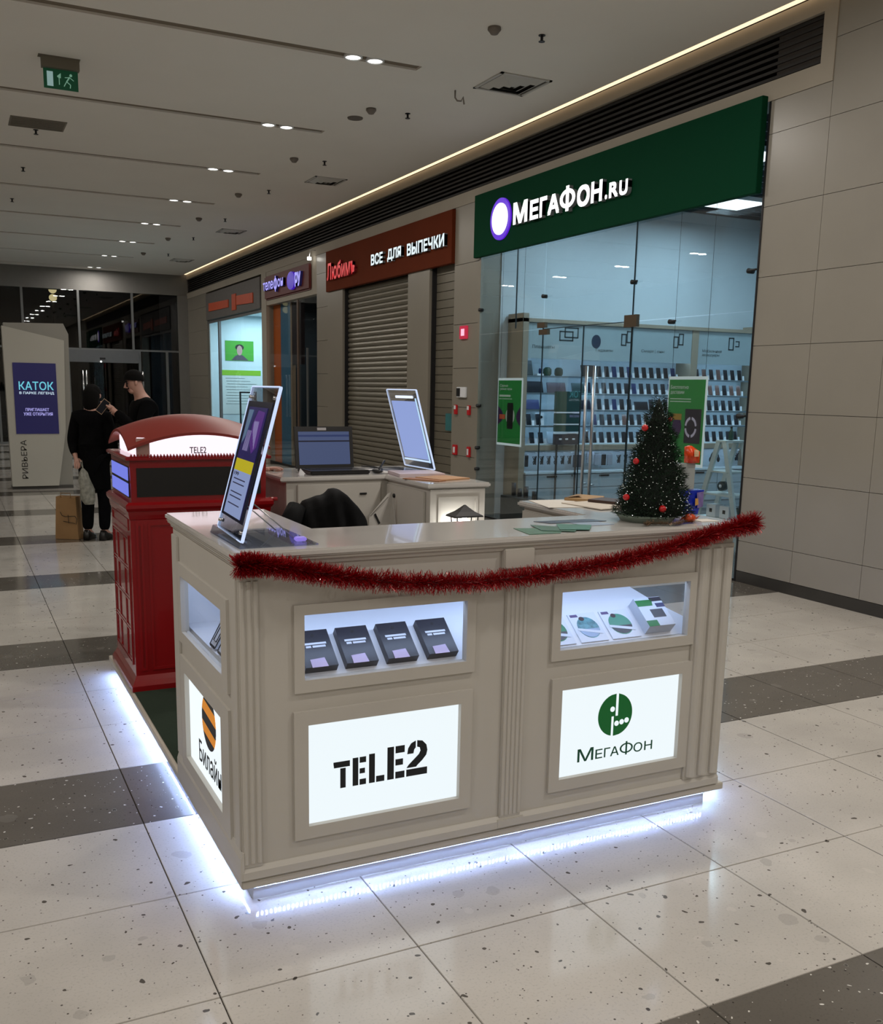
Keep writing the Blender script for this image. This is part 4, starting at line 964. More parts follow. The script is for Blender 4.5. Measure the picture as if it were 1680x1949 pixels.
def pilaster(x0, x1, z0, z1, n=5):
    m = MB(); m.bev(x0, x1, KY0 - 0.010, KY0 + 0.001, z0, z1, 0.002); w_ = (x1 - x0)
    pitch = w_ / n
    for k in range(n):
        cx = x0 + pitch * (k + 0.5); r = pitch * 0.38
        pts = [(cx - r, KY0 - 0.009)] + [(cx + r * math.cos(a), KY0 - 0.010 - r * 0.75 * math.sin(a)) for a in [PI - PI * i / 6 for i in range(1, 6)]] + [(cx + r, KY0 - 0.009)]
        m.prism(pts, 'z', z0 + 0.015, z1 - 0.015)
    m.build('pilaster', PAINT, kc)
pilaster(0.742 + 0.005, 0.812, 0.137, 1.09, 3)
pilaster(1.690, 1.778, 0.130, 1.055, 5)
pilaster(2.535, 2.715, 0.137, 1.09, 3)
MB().bev(1.672, 1.792, KY0 - 0.024, KY0, 1.055, 1.125, 0.003).build('capital', PAINT, kc)
MB().bev(1.678, 1.790, KY0 - 0.018, KY0, 0.0985, 0.132, 0.003).build('pilaster_base', PAINT, kc)
# left face pilasters and rails
MB().bev(KX0 - 0.010, KX0, 3.70, 3.79, 0.20, 1.09, 0.002).build('pilaster', PAINT, kc)
MB().bev(KX0 - 0.009, KX0, 2.845, 2.905, 0.196, 1.10, 0.002).build('corner_strip', PAINT, kc)
m = MB(); m.prism([(KY0, 0.0985), (KY0 - 0.016, 0.0985), (KY0 - 0.016, 0.125), (KY0 - 0.004, 0.140), (KY0, 0.140)], 'x', 0.745, KX1); m.build('base_rail', PAINT, kc)
m = MB(); m.prism([(KX0, 0.0985), (KX0 - 0.012, 0.0985), (KX0 - 0.012, 0.17), (KX0 - 0.004, 0.195), (KX0, 0.195)], 'y', 2.83, KY1); m.build('base_rail', PAINT, kc)
prof = [(0, 1.115), (-0.008, 1.118), (-0.010, 1.126), (-0.014, 1.130), (-0.020, 1.134), (-0.020, 1.141), (-0.026, 1.144), (0.02, 1.144)]
m = MB(); m.prism([(KY0 + a, b) for a, b in prof], 'x', 0.742, 2.735); m.build('cornice', PAINT, kc)
m = MB(); m.prism([(KX0 + a, b) for a, b in prof], 'y', 2.83, 3.80); m.build('cornice', PAINT, kc)
m = MB(); m.box(KX0, KX1, KY0, 3.22, 1.125, 1.144); m.box(KX0, 1.10, 3.22, KY1, 1.125, 1.144); m.box(2.31, KX1, 3.22, 3.74, 1.125, 1.144); m.build('top_carcass', PAINT, kc)
# the U-shaped top slab
def slab(poly_, z0, z1, b=0.006):
    bm = bmesh.new(); vs = [bm.verts.new((x, y, z0)) for x, y in poly_]; f = bm.faces.new(vs)
    r = bmesh.ops.extrude_face_region(bm, geom=[f]); 
    for v in [e for e in r['geom'] if isinstance(e, bmesh.types.BMVert)]: v.co.z = z1
    bmesh.ops.recalc_face_normals(bm, faces=bm.faces[:])
    bmesh.ops.bevel(bm, geom=[e for e in bm.edges if abs(e.verts[0].co.z - e.verts[1].co.z) < 1e-6], offset=b, segments=2, affect='EDGES')
    return bm
m = MB(); m.bm(slab([(0.725, 2.815), (2.75, 2.815), (2.75, 3.76), (2.285, 3.76), (2.285, 3.235), (1.125, 3.235), (1.125, 3.82), (0.725, 3.82)], 1.144, 1.168)); m.build('countertop', PAINT2, kc)
# display boards, case floor and backs
SL = 0.78
def by(z): return 2.875 + (z - 0.738) / SL
# slanted display board, one corner cut away as in the right-hand window
zt = 0.738 + (3.19 - 2.875) * SL
pts = [(0.785, 2.872), (2.69, 2.872), (2.69, 2.875)]
bd = MB()
def bpnt(x, y): return (x, y, 0.737 + (y - 2.872) * SL)
bd.add([bpnt(1.10, 2.872), bpnt(2.66, 2.872), bpnt(2.57, 2.936), bpnt(2.48, 3.001), bpnt(2.395, 3.08), bpnt(2.30, 3.18), bpnt(1.10, 3.18)], [(0, 1, 2, 3, 4, 5, 6)])
bd.add([bpnt(0.79, 2.872), bpnt(1.10, 2.872), bpnt(1.10, 3.18)], [(0, 1, 2)])
bo = bd.build('display_board', CASEW, kc)
MB().box(0.782, 2.694, 2.866, 3.195, 0.716, 0.734).build('case_floor', CASEW, kc)
m = MB(); m.box(2.322, 2.694, 3.195, 3.718, 0.716, 0.734); m.box(0.782, 1.088, 3.195, 3.768, 0.716, 0.734); m.build('case_floor', CASEW, kc)
m = MB(); m.box(0.782, 2.694, 2.866, 3.198, 0.985, 0.995); m.box(2.322, 2.694, 3.198, 3.718, 0.985, 0.995); m.box(0.782, 1.088, 3.198, 3.768, 0.985, 0.995); m.build('case_lid', CASEW, kc)
m = MB(); m.box(1.12, 2.29, 3.19, 3.198, 0.734, 0.985); m.box(1.078, 1.088, 3.20, 3.768, 0.734, 0.985); m.box(2.322, 2.330, 3.22, 3.718, 0.734, 0.985); m.box(0.782, 1.088, 3.755, 3.768, 0.734, 0.985); m.box(2.33, 2.694, 3.70, 3.718, 0.734, 0.985); m.build('case_back', CASEW, kc)
MB().prism([(0.79, 2.872), (1.10, 3.18), (1.088, 3.76), (1.06, 3.76), (1.07, 3.20), (0.785, 2.9)], 'z', 0.734, 0.742).build('case_riser', CASEW, kc)
for nm, mb in (('window_glass', MB().box(W1[0], W1[1], KY0 + 0.006, KY0 + 0.010, W1[2], W1[3])), ('window_glass', MB().box(W2[0], W2[1], KY0 + 0.006, KY0 + 0.010, W2[2], W2[3])),
               ('window_glass', MB().box(KX0 + 0.006, KX0 + 0.010, WL_[0], WL_[1], WL_[2], WL_[3])), ('window_glass', MB().box(KX1 - 0.012, KX1 - 0.008, WR_[0], WR_[1], WR_[2], WR_[3]))):
    mb.build(nm, CLEAR, kc)
# led bars in the case
CASEL = (0.58, 0.73, 1.0)
area('case_strip_lamp', (1.7, 2.89, 0.980), 1.75, 1.9, CASEL, (math.radians(20), 0, 0), 0.02)
area('case_strip_lamp', (0.81, 3.35, 0.980), 0.02, 0.7, CASEL, (0, math.radians(-20), 0), 0.7)
area('case_strip_lamp', (2.66, 3.35, 0.980), 0.02, 0.35, CASEL, (0, math.radians(20), 0), 0.6)
MB().box(0.82, 2.66, 2.872, 2.882, 0.979, 0.985).build('led_bar', emis('case_led', (200, 220, 255), 2.0), kc)
# logo light boxes
lb1 = MB().box(L1[0], L1[1], KY0 + 0.008, KY0 + 0.014, L1[2], L1[3]).build('logo_panel', LIT, kc)
lb2 = MB().box(L2[0], L2[1], KY0 + 0.008, KY0 + 0.014, L2[2], L2[3]).build('logo_panel', LIT, kc)
lb3 = MB().box(KX0 + 0.008, KX0 + 0.014, LL_[0], LL_[1], LL_[2], LL_[3]).build('logo_panel', LIT, kc)
LBK = mat('logo_black', (14, 20, 24), 0.5, noise=0); LGR = mat('logo_green', (0, 120, 52), 0.5, noise=0); LGD = mat('logo_green_dark', (0, 84, 58), 0.5, noise=0)
LOR = mat('logo_orange', (250, 158, 32), 0.5, noise=0, emit=(250, 158, 32), estr=0.25)
# stencil word
yl = KY0 + 0.008
def F(m, q): poly(m, q, (0, yl, 0), FX, FZ, FN, 0.0012)
def R(m, x0, x1, z0, z1): F(m, [(x0, z0), (x1, z0), (x1, z1), (x0, z1)])
m = MB(); zb = 0.349
F(m, [(1.062, 0.442 - 0.02), (1.118, 0.442 - 0.02), (1.118, 0.442), (1.060, 0.442), (1.060, 0.436)]); R(m, 1.084, 1.103, zb, 0.418)
R(m, 1.128, 1.148, zb, 0.447); R(m, 1.153, 1.176, 0.427, 0.447); R(m, 1.153, 1.172, 0.389, 0.407); R(m, 1.153, 1.176, zb, 0.369)
R(m, 1.187, 1.208, zb, 0.452); R(m, 1.213, 1.243, zb, 0.370)
R(m, 1.254, 1.278, zb, 0.465); R(m, 1.284, 1.318, 0.440, 0.465); R(m, 1.284, 1.312, 0.396, 0.418); R(m, 1.284, 1.318, zb, 0.373)
F(m, [(1.325, zb), (1.404, zb), (1.404, 0.374), (1.325, 0.374)])
arc = [(1.328, 0.430), (1.331, 0.450), (1.342, 0.467), (1.358, 0.474), (1.3595, 0.474), (1.3595, 0.450), (1.354, 0.444), (1.351, 0.430)]
F(m, arc)
F(m, [(1.365, 0.475), (1.385, 0.471), (1.400, 0.455), (1.404, 0.435), (1.400, 0.418), (1.386, 0.402), (1.366, 0.385), (1.362, 0.380), (1.326, 0.380), (1.333, 0.390), (1.372, 0.424), (1.378, 0.436), (1.375, 0.448), (1.365, 0.452)])
m.build('lettering', LBK, lb1)
# round green emblem, two halves with step gap and dots
m = MB(); cx, cz, rx, rz = 2.198, 0.453, 0.079, 0.083
def arcp(a0, a1, n=18): return [(cx + rx * math.cos(math.radians(a0 + (a1 - a0) * i / n)), cz + rz * math.sin(math.radians(a0 + (a1 - a0) * i / n))) for i in range(n + 1)]
def tri(m, q, depth=0.0012, mo=0.0):
    bm = bmesh.new(); vs = [bm.verts.new((a, b, 0)) for a, b in q]; f = bm.faces.new(vs); bmesh.ops.triangulate(bm, faces=[f])
    bm.verts.index_update(); V2 = [(v.co.x, v.co.y) for v in bm.verts]; F2 = [tuple(v.index for v in g.verts) for g in bm.faces]; bm.free()
    put2d(m, V2, F2, (0, yl - mo, 0), FX, FZ, FN, depth)
m2 = MB(); NS = 64
for i in range(NS):
    za, zb_ = -1 + 2 * i / NS, -1 + 2 * (i + 1) / NS; ha, hb_ = rx * math.sqrt(max(0, 1 - za * za)), rx * math.sqrt(max(0, 1 - zb_ * zb_)); zm = (za + zb_) / 2
    gl_, gr2 = ((0.001, 0.013) if zm > -0.05 else (-0.017, -0.006)); A, B_ = cz + za * rz, cz + zb_ * rz
    if ha > 0.002 and -ha < gl_: F(m, [(cx - ha, A), (cx + gl_, A), (cx + gl_, B_), (cx - max(hb_, 0.0), B_)])
    if max(ha, hb_) > gr2: F(m2, [(cx + gr2, A), (cx + max(ha, gr2), A), (cx + max(hb_, gr2), B_), (cx + gr2, B_)])
m.build('emblem_left_half', LGR, lb2); m2.build('emblem_right_half', LGR, lb2)
m = MB()
for px, pz in ((cx - 0.0145, cz + 0.024), (cx + 0.0075, cz - 0.035), (cx + 0.031, cz - 0.032), (cx + 0.054, cz - 0.028)):
    m = MB(); tri(m, ell(px, pz, 0.0105, 0.0105, 20), 0.0008, 0.0013); m.build('emblem_dot', LIT, lb2)
m = MB()
for body, x0, x1, z0, z1 in (('М', 2.033, 2.105, 0.287, 0.338), ('Е', 2.115, 2.147, 0.288, 0.325), ('Г', 2.155, 2.183, 0.288, 0.325), ('А', 2.184, 2.224, 0.288, 0.325), ('Ф', 2.228, 2.290, 0.284, 0.338), ('О', 2.294, 2.336, 0.287, 0.325), ('Н', 2.346, 2.384, 0.288, 0.325)):
    text(m, body, (x0, yl, z0), V(FX, x1 - x0), V(FZ, z1 - z0), FN, 0.0012, 0.004)
m.build('lettering', LGD, lb2)
# striped ball emblem on the left face
xl = KX0 + 0.008
ms = [MB() for _ in range(5)]; cy_, cz_, rr = 3.31, 0.474, 0.103
N = 60
for i in range(N):
    # horizontal slices of the disc split by slanted stripes
    u0 = -1 + 2 * i / N; u1 = -1 + 2 * (i + 1) / N; um = (u0 + u1) / 2; h = math.sqrt(max(0, 1 - um * um))
    # u runs along -Y (left to right); stripe edges slope
    edges = [-1.5, -0.62, -0.24, 0.18, 0.60, 1.5]
    for k in range(5):
        lo = edges[k] + um * -0.10; hi = edges[k + 1] + um * -0.10
        a, b = max(-h, lo), min(h, hi)
        if b - a < 0.002: continue
        q = [(u0 * rr, a * rr), (u1 * rr, a * rr), (u1 * rr, b * rr), (u0 * rr, b * rr)]
        poly(ms[k], q, (xl, cy_, cz_), LX, LZ, LN, 0.0012)
for k in range(5): ms[k].build('black_stripe' if k % 2 == 0 else 'orange_stripe', LBK if k % 2 == 0 else LOR, lb3)
m = MB(); text(m, 'Билайн', (xl, 3.475, 0.275), V(LX, 0.33), V(LZ, 0.088), LN, 0.0012, 0.0); m.build('lettering', LBK, lb3)

# goods in the display windows
PBK = mat('box_charcoal', (26, 27, 40), 0.35, noise=0.03); PTXT = mat('box_print', (205, 210, 222), 0.5, noise=0); LILP = mat('tag_lilac', (196, 180, 214), 0.5, noise=0)
th_ = math.atan(SL); ex = Vector((1, 0, 0)); es = Vector((0, math.cos(th_), math.sin(th_))); en = Vector((0, -math.sin(th_), math.cos(th_)))
def on_board(x, y, lift=0.0008): return Vector(bpnt(x, y)) + en * lift
names = ['leftmost', 'second from left', 'third from left', 'rightmost']
for k, x0 in enumerate((0.972, 1.114, 1.262, 1.413)):
    wd_ = 0.112
    t = thing('phone_box', 'dark charcoal phone box on the slanted board, %s of four' % names[k], 'box', tuple(on_board(x0 + wd_ / 2, 2.885)), 'dark phone boxes in the left front window')
    o_ = on_board(x0, 2.885)
    m = MB(); L_ = 0.150; H_ = 0.030
    vs = [o_ + ex * a + es * b + en * c for c in (0, H_) for b in (0, L_) for a in (0, wd_)]
    m.add(vs, [(0, 2, 3, 1), (4, 5, 7, 6), (0, 1, 5, 4), (2, 6, 7, 3), (0, 4, 6, 2), (1, 3, 7, 5)]); b_ = m.build('carton', PBK, t)
    tp_ = o_ + en * H_
    m = MB()
    for (a0, a1, b0, b1) in ((0.018, 0.095, 0.090, 0.098), (0.022, 0.040, 0.078, 0.086), (0.045, 0.09, 0.078, 0.086)): put2d(m, [(a0, b0), (a1, b0), (a1, b1), (a0, b1)], [(0, 1, 2, 3)], tp_, ex, es, en, 0.0006)
    m.build('printed_lines', PTXT, b_)
    m = MB(); put2d(m, ell(0.056, 0.128, 0.006, 0.006, 12), [tuple(range(12))], tp_, ex, es, en, 0.0006); m.build('printed_mark', BLACK, b_)
    m = MB(); q0 = o_ + ex * 0.022 + es * -0.002 + en * (H_ + 0.001)
    put2d(m, [(0, 0), (0.055, 0), (0.05, 0.036), (0, 0.032)], [(0, 1, 2, 3)], q0, ex, es, en, 0.001); m.build('price_tag', LILP, t)
CARDW = mat('card_white', (214, 220, 232), 0.45, noise=0)
def giftcard(x0, x1, lab, gcol, dcol):
    t = thing('sim_card_pack', lab, 'card', tuple(on_board((x0 + x1) / 2, 2.878)), 'white picture cards in the right front window')
    o_ = on_board(x0, 2.878); wd_ = x1 - x0; m = MB(); Lc = 0.135
    vs = [o_ + ex * a + es * b + en * c for c in (0, 0.004) for b in (0, Lc) for a in (0, wd_)]
    m.add(vs, [(0, 2, 3, 1), (4, 5, 7, 6), (0, 1, 5, 4), (2, 6, 7, 3), (0, 4, 6, 2), (1, 3, 7, 5)]); b_ = m.build('card', CARDW, t); tp_ = o_ + en * 0.004
    m = MB(); e_ = ell(wd_ * 0.52, 0.066, wd_ * 0.38, 0.050, 24); put2d(m, e_, [tuple(range(24))], tp_, ex, es, en, 0.0005); m.build('oval_print', gcol, b_)
    m = MB(); e_ = ell(wd_ * 0.52, 0.066, wd_ * 0.37, 0.046, 12, PI * 1.05, PI * 1.95); put2d(m, e_, [tuple(range(13))], tp_ + en * 0.0006, ex, es, en, 0.0005); m.build('lower_print', dcol, b_)
    m = MB(); put2d(m, [(wd_ * 0.1, 0.055), (wd_ * 0.92, 0.030), (wd_ * 0.9, 0.044), (wd_ * 0.12, 0.066)], [(0, 1, 2, 3)], tp_ + en * 0.0012, ex, es, en, 0.0005); m.build('white_band_print', CARDW, b_)
    m = MB(); put2d(m, ell(wd_ * 0.42, 0.108, 0.012, 0.010, 12), [tuple(range(12))], tp_ + en * 0.0006, ex, es, en, 0.0005); m.build('head_print', mat('print_brown', (60, 40, 44), 0.5, noise=0), b_)
    m = MB(); put2d(m, [(0.008, 0.118), (0.042, 0.118), (0.04, 0.130), (0.008, 0.130)], [(0, 1, 2, 3)], tp_ + en * 0.0001, ex, es, en, 0.0005); m.build('corner_print', mat('print_violet', (90, 76, 120), 0.5, noise=0), b_)
giftcard(1.895, 2.022, 'white card with green oval, cut by left edge of right window', mat('print_green', (34, 120, 80), 0.4, noise=0.1), mat('print_dark', (60, 54, 58), 0.4, noise=0.2))
giftcard(2.045, 2.168, 'white card with silvery teal oval print, second in the right window', mat('print_teal', (90, 140, 150), 0.3, noise=0.4, nscale=60), mat('print_blue', (150, 170, 200), 0.4, noise=0.2))
giftcard(2.188, 2.320, 'white card with pale green oval and dark print, beside the small box', mat('print_pale_green', (70, 140, 116), 0.4, noise=0.1), mat('print_dark2', (50, 46, 54), 0.4, noise=0.3, nscale=80))
t = thing('router_box', 'small grey and green patterned box at right of the right window', 'box', tuple(on_board(2.41, 2.885)))
o_ = on_board(2.342, 2.885); m = MB(); Lr = 0.140; Hr = 0.045; wr_ = 0.125
vs = [o_ + ex * a + es * b + en * c for c in (0, Hr) for b in (0, Lr) for a in (0, wr_)]
m.add(vs, [(0, 2, 3, 1), (4, 5, 7, 6), (0, 1, 5, 4), (2, 6, 7, 3), (0, 4, 6, 2), (1, 3, 7, 5)]); b_ = m.build('carton', mat('carton_grey', (196, 204, 218), 0.35, noise=0), t); tp_ = o_ + en * Hr
for nm, q, mm in (('green_print', [(0.0, 0.098), (0.07, 0.098), (0.08, 0.128), (0.0, 0.128)], mat('pr_green', (10, 110, 46), 0.4, noise=0.1)), ('dark_print', [(0.045, 0.040), (0.105, 0.040), (0.105, 0.080), (0.045, 0.080)], mat('pr_dark', (34, 30, 44), 0.4, noise=0)), ('navy_print', [(0.085, 0.088), (0.125, 0.088), (0.125, 0.108), (0.085, 0.108)], mat('pr_navy', (40, 44, 90), 0.4, noise=0)), ('green_corner_print', [(0.0, 0.0), (0.05, 0.0), (0.05, 0.028), (0.0, 0.028)], mat('pr_green', (10, 110, 46))), ('dark_top_print', [(0.07, 0.118), (0.125, 0.118), (0.125, 0.138), (0.07, 0.138)], mat('pr_dark', (34, 30, 44)))):
    m = MB(); put2d(m, q, [(0, 1, 2, 3)], tp_, ex, es, en, 0.0006); m.build(nm, mm, b_)
# small upright cards behind the left side window
for k, y in enumerate((3.34, 3.23, 3.12)):
    t = thing('clear_stand', 'small clear card stand behind the left side window, %s of three' % ('farthest', 'middle', 'nearest')[k], 'card stand', (0.81, y, 0.743), 'card stands in the left side window')
    m = MB(); m.prism([(0.785, 0.743), (0.83, 0.743), (0.845, 0.838), (0.838, 0.841)], 'y', y - 0.035, y + 0.035); m.build('card', CARDW, t)
    m = MB(); m.box(0.782, 0.785, y - 0.03, y + 0.03, 0.743, 0.752); m.build('holder_lip', SCR, t)
    m = MB(); m.tube([(0.784, y - 0.036, 0.746), (0.838, y - 0.036, 0.845), (0.838, y + 0.036, 0.845), (0.784, y + 0.036, 0.746)], 0.002, 5); m.build('wire_edge', SCR, t)
    m = MB(); m.tube([(0.793, y - 0.02, 0.765), (0.824, y - 0.02, 0.820), (0.824, y + 0.015, 0.820), (0.793, y + 0.015, 0.765), (0.793, y - 0.02, 0.765)], 0.0018, 5); m.build('printed_outline', SCR, t)

# ------------------------------------------------------------------ back counter
bc = thing('back_counter', 'white L-shaped back counter carrying the laptop behind the kiosk', 'counter', (2.1, 5.3, 0.098))
m = MB(); m.bm(slab([(1.60, 5.13), (2.225, 5.13), (2.225, 4.565), (2.60, 4.565), (2.60, 5.735), (1.60, 5.735)], 1.142, 1.168)); m.build('countertop', PAINT2, bc)
m = MB(); m.box(1.64, 2.25, 5.15, 5.70, 0.098, 1.142); m.box(2.25, 2.58, 4.60, 5.70, 0.098, 1.142); m.build('carcass', PAINT, bc)
d1 = MB().bev(1.70, 2.20, 5.135, 5.15, 0.16, 1.125, 0.003).build('door', PAINT, bc)
MB().box(2.07, 2.11, 5.128, 5.136, 1.06, 1.07).build('slot_handle', BLACK, d1)
d2 = MB().bev(2.235, 2.25, 4.64, 5.13, 0.16, 1.12, 0.003).build('door', PAINT, bc)
smooth(MB()).cyl((2.228, 5.02, 1.06), (2.236, 5.02, 1.06), 0.012).build('lock', BLACK, d2)
m = MB(); holed('y', 4.588, 0.012, 2.25, 2.58, 0.13, 1.135, [(2.305, 2.525, 0.30, 1.085)], m); m.build('panel_frame', PAINT, bc)
m = MB(); holed('y', 4.582, 0.008, 2.295, 2.535, 0.29, 1.095, [(2.310, 2.520, 0.305, 1.080)], m); m.build('panel_moulding', PAINT, bc)
# lantern on the panel
t = thing('wall_lantern', 'black roofed lantern glowing white on the end panel of back counter', 'lantern', (2.405, 4.46, 0.85))
RF = mat('lantern_black', (24, 24, 26), 0.5, noise=0.05)
m = MB(); cx2, cy2 = 2.405, 4.49
def ring(r, z): return [(cx2 + r * math.cos(PI / 4 + PI / 2 * i) * 1.414, cy2 + r * math.sin(PI / 4 + PI / 2 * i) * 0.9, z) for i in range(4)]
vs = ring(0.085, 1.000) + ring(0.082, 1.008) + ring(0.045, 1.028) + ring(0.02, 1.048) + ring(0.004, 1.062)
m.add(vs, [(3, 2, 1, 0)] + [(r * 4 + i, r * 4 + (i + 1) % 4, r * 4 + 4 + (i + 1) % 4, r * 4 + 4 + i) for r in range(4) for i in range(4)] + [(16, 17, 18, 19)]); m.build('roof', RF, t)
for sx in (-1, 1):
    for sy in (-1, 1): smooth(MB()).cyl((cx2 + sx * 0.05, cy2 + sy * 0.03, 0.87), (cx2 + sx * 0.062, cy2 + sy * 0.035, 1.0), 0.003, n=6).build('bar', RF, t)
MB().bev(cx2 - 0.058, cx2 + 0.058, cy2 - 0.04, cy2 + 0.04, 0.85, 0.87, 0.004).build('base', RF, t)
smooth(MB()).sphere((cx2, cy2, 0.94), 0.045, 14, 8, (0.95, 0.6, 1.2)).build('bulb', emis('lantern_glow', (255, 252, 245), 9.0), t)
m = smooth(MB()); m.tube([(cx2, 4.52, 0.86), (cx2, 4.55, 0.82), (cx2, 4.59, 0.80)], 0.008); m.build('bracket', RF, t)
lp = bpy.data.lights.new('lantern_lamp', 'POINT'); lp.energy = 4.0; lp.color = (1, 0.98, 0.94); lp.shadow_soft_size = 0.03
lo = bpy.data.objects.new('lantern_lamp', lp); C.objects.link(lo); lo.location = (cx2, 4.50, 0.90)

# laptop
lt = thing('laptop', 'open black laptop with bluish screen on the back counter', 'laptop', (1.97, 5.4, 1.168))
LTB = mat('laptop_black', (20, 20, 22), 0.35, noise=0.03)
MB().bev(1.80, 2.16, 5.20, 5.44, 1.1685, 1.192, 0.006).build('base', LTB, lt)
m = MB()
for r in range(5):
    for c in range(14): m.box(1.83 + c * 0.0215, 1.848 + c * 0.0215, 5.29 + r * 0.022, 5.307 + r * 0.022, 1.192, 1.194)
m.build('keyboard', mat('key_black', (12, 12, 13), 0.5, noise=0), lt, kind='stuff')
MB().box(1.93, 2.03, 5.215, 5.27, 1.192, 1.1928).build('touchpad', mat('touchpad', (34, 34, 36), 0.3, noise=0), lt)
def tilt(x0, x1, h0, h1, d0, d1, name, mm, par, ang=8):
    a = math.radians(ang); m = MB()
    def P(x, h, d): return (x, 5.43 + h * math.sin(a) + d * math.cos(a), 1.188 + h * math.cos(a) - d * math.sin(a))
    vs = [P(x, h, d) for d in (d0, d1) for h in (h0, h1) for x in (x0, x1)]
    m.add(vs, [(0, 1, 3, 2), (4, 6, 7, 5), (0, 4, 5, 1), (2, 3, 7, 6), (0, 2, 6, 4), (1, 5, 7, 3)]); return m.build(name, mm, par)
lid = tilt(1.79, 2.15, 0.0, 0.245, 0.0, 0.012, 'lid', LTB, lt)
tilt(1.812, 2.128, 0.022, 0.215, -0.0015, 0.0005, 'screen', emis('screen_blue', (70, 84, 122), 0.75), lid)
tilt(1.812, 2.128, 0.155, 0.163, -0.003, -0.001, 'window_bar', emis('screen_dark', (12, 16, 40), 0.6), lid)
tilt(1.812, 2.128, 0.185, 0.196, -0.003, -0.001, 'toolbar', emis('screen_mid', (36, 52, 98), 0.8), lid)
tilt(1.93, 1.985, 0.222, 0.238, -0.003, 0.0, 'sticker', mat('sticker', (170, 168, 170), 0.5, noise=0), lid)
m = smooth(MB()); m.tube([(2.28, 5.30, 1.172), (2.27, 5.32, 1.19), (2.31, 5.34, 1.235)], 0.006); o = m.build('pen', BLACK); recenter(o); tag(o, 'black pen leaning up beside the laptop', 'pen')
m = smooth(MB()); m.tube([(2.17, 5.33, 1.1745), (2.26, 5.36, 1.1745), (2.34, 5.44, 1.1745), (2.36, 5.60, 1.1745), (2.30, 5.68, 1.1745)], 0.004); o = m.build('laptop_cable', BLACK); recenter(o); tag(o, 'thin black cable trailing from laptop over the back counter', 'cable')
t = thing('computer_mouse', 'black computer mouse beside the laptop on the back counter', 'mouse', (2.23, 5.25, 1.1685))
m = smooth(MB()); m.sphere((2.225, 5.25, 1.1825), 0.03, 14, 8, (1.0, 1.6, 0.46)); m.build('shell', BLACK, t)
m = smooth(MB()); m.cyl((2.223, 5.22, 1.196), (2.227, 5.22, 1.196), 0.006); m.build('wheel', DMETAL, t)
# papers and notebook
def sheet(x0, y0, x1, y1, rot, z, mm, name, lab, cat, th=0.0015, grp=None):
    cx_, cy2_ = (x0 + x1) / 2, (y0 + y1) / 2; m = MB(); m.box(x0 - cx_, x1 - cx_, y0 - cy2_, y1 - cy2_, 0, th)
    o = m.build(name, mm); o.location = (cx_, cy2_, z); o.rotation_euler = (0, 0, math.radians(rot)); tag(o, lab, cat, grp); return o
sheet(2.24, 5.25, 2.45, 5.54, 12, 1.1685, PAPER, 'paper_sheet', 'white paper sheets between laptop and the glowing sign holder', 'paper')
sheet(2.26, 4.95, 2.53, 5.20, -8, 1.1685, mat('magazine', (196, 180, 184), 0.4, noise=0.05), 'magazine', 'thick pinkish grey magazine in front of the glowing sign holder', 'magazine', 0.018)
sheet(2.33, 4.72, 2.55, 4.93, 18, 1.1685, mat('folder_tan', (176, 132, 92), 0.6, noise=0.08), 'tan_folder', 'tan cardboard folder on the end of the back counter', 'folder', 0.008)
sheet(2.27, 4.66, 2.34, 4.90, 30, 1.1685, mat('folder_orange', (150, 98, 56), 0.6, noise=0.08), 'wooden_strip', 'orange-brown card strip beside the tan folder', 'card', 0.005)
t = thing('stapler', 'small white clip standing at left end of the laptop counter', 'clip', (1.74, 5.19, 1.1685))
MB().bev(1.725, 1.755, 5.18, 5.2, 1.1685, 1.183, 0.002).build('foot', WHITE, t)
m = MB(); m.prism([(1.725, 1.183), (1.765, 1.178), (1.735, 1.21)], 'y', 5.185, 5.195); m.build('grip', WHITE, t)
# papers leaning on the back counter door
t = thing('hanging_paper', 'white leaflet leaning against the back counter beneath the papers', 'leaflet', (2.12, 4.97, 0.55))
PG_ = mat('paper_grey', (190, 186, 180), 0.7, noise=0.04)
m = MB(); pl_ = [(2.055, 4.965, 0.55), (2.225, 4.965, 0.55), (2.222, 4.965, 0.90), (2.200, 4.975, 1.085), (2.175, 4.975, 1.078), (2.058, 4.965, 0.955)]
m.add(pl_ + [(x, y + 0.002, z) for x, y, z in pl_], [tuple(range(6)), tuple(range(11, 5, -1))] + [(i, i + 6, (i + 1) % 6 + 6, (i + 1) % 6) for i in range(6)]); m.build('sheet', PG_, t)
m = MB(); m.add([(2.085, 4.962, 0.965), (2.096, 4.962, 0.972), (2.125, 4.962, 0.915), (2.114, 4.962, 0.908)], [(0, 1, 2, 3)]); m.build('printed_bar', BLACK, t)
m = MB(); m.add([(2.062, 4.9615, 0.960), (2.17, 4.9615, 1.063), (2.172, 4.9615, 1.058), (2.064, 4.9615, 0.955)], [(0, 1, 2, 3)]); m.build('fold_line', mat('fold_grey', (120, 116, 110), 0.7, noise=0), t)
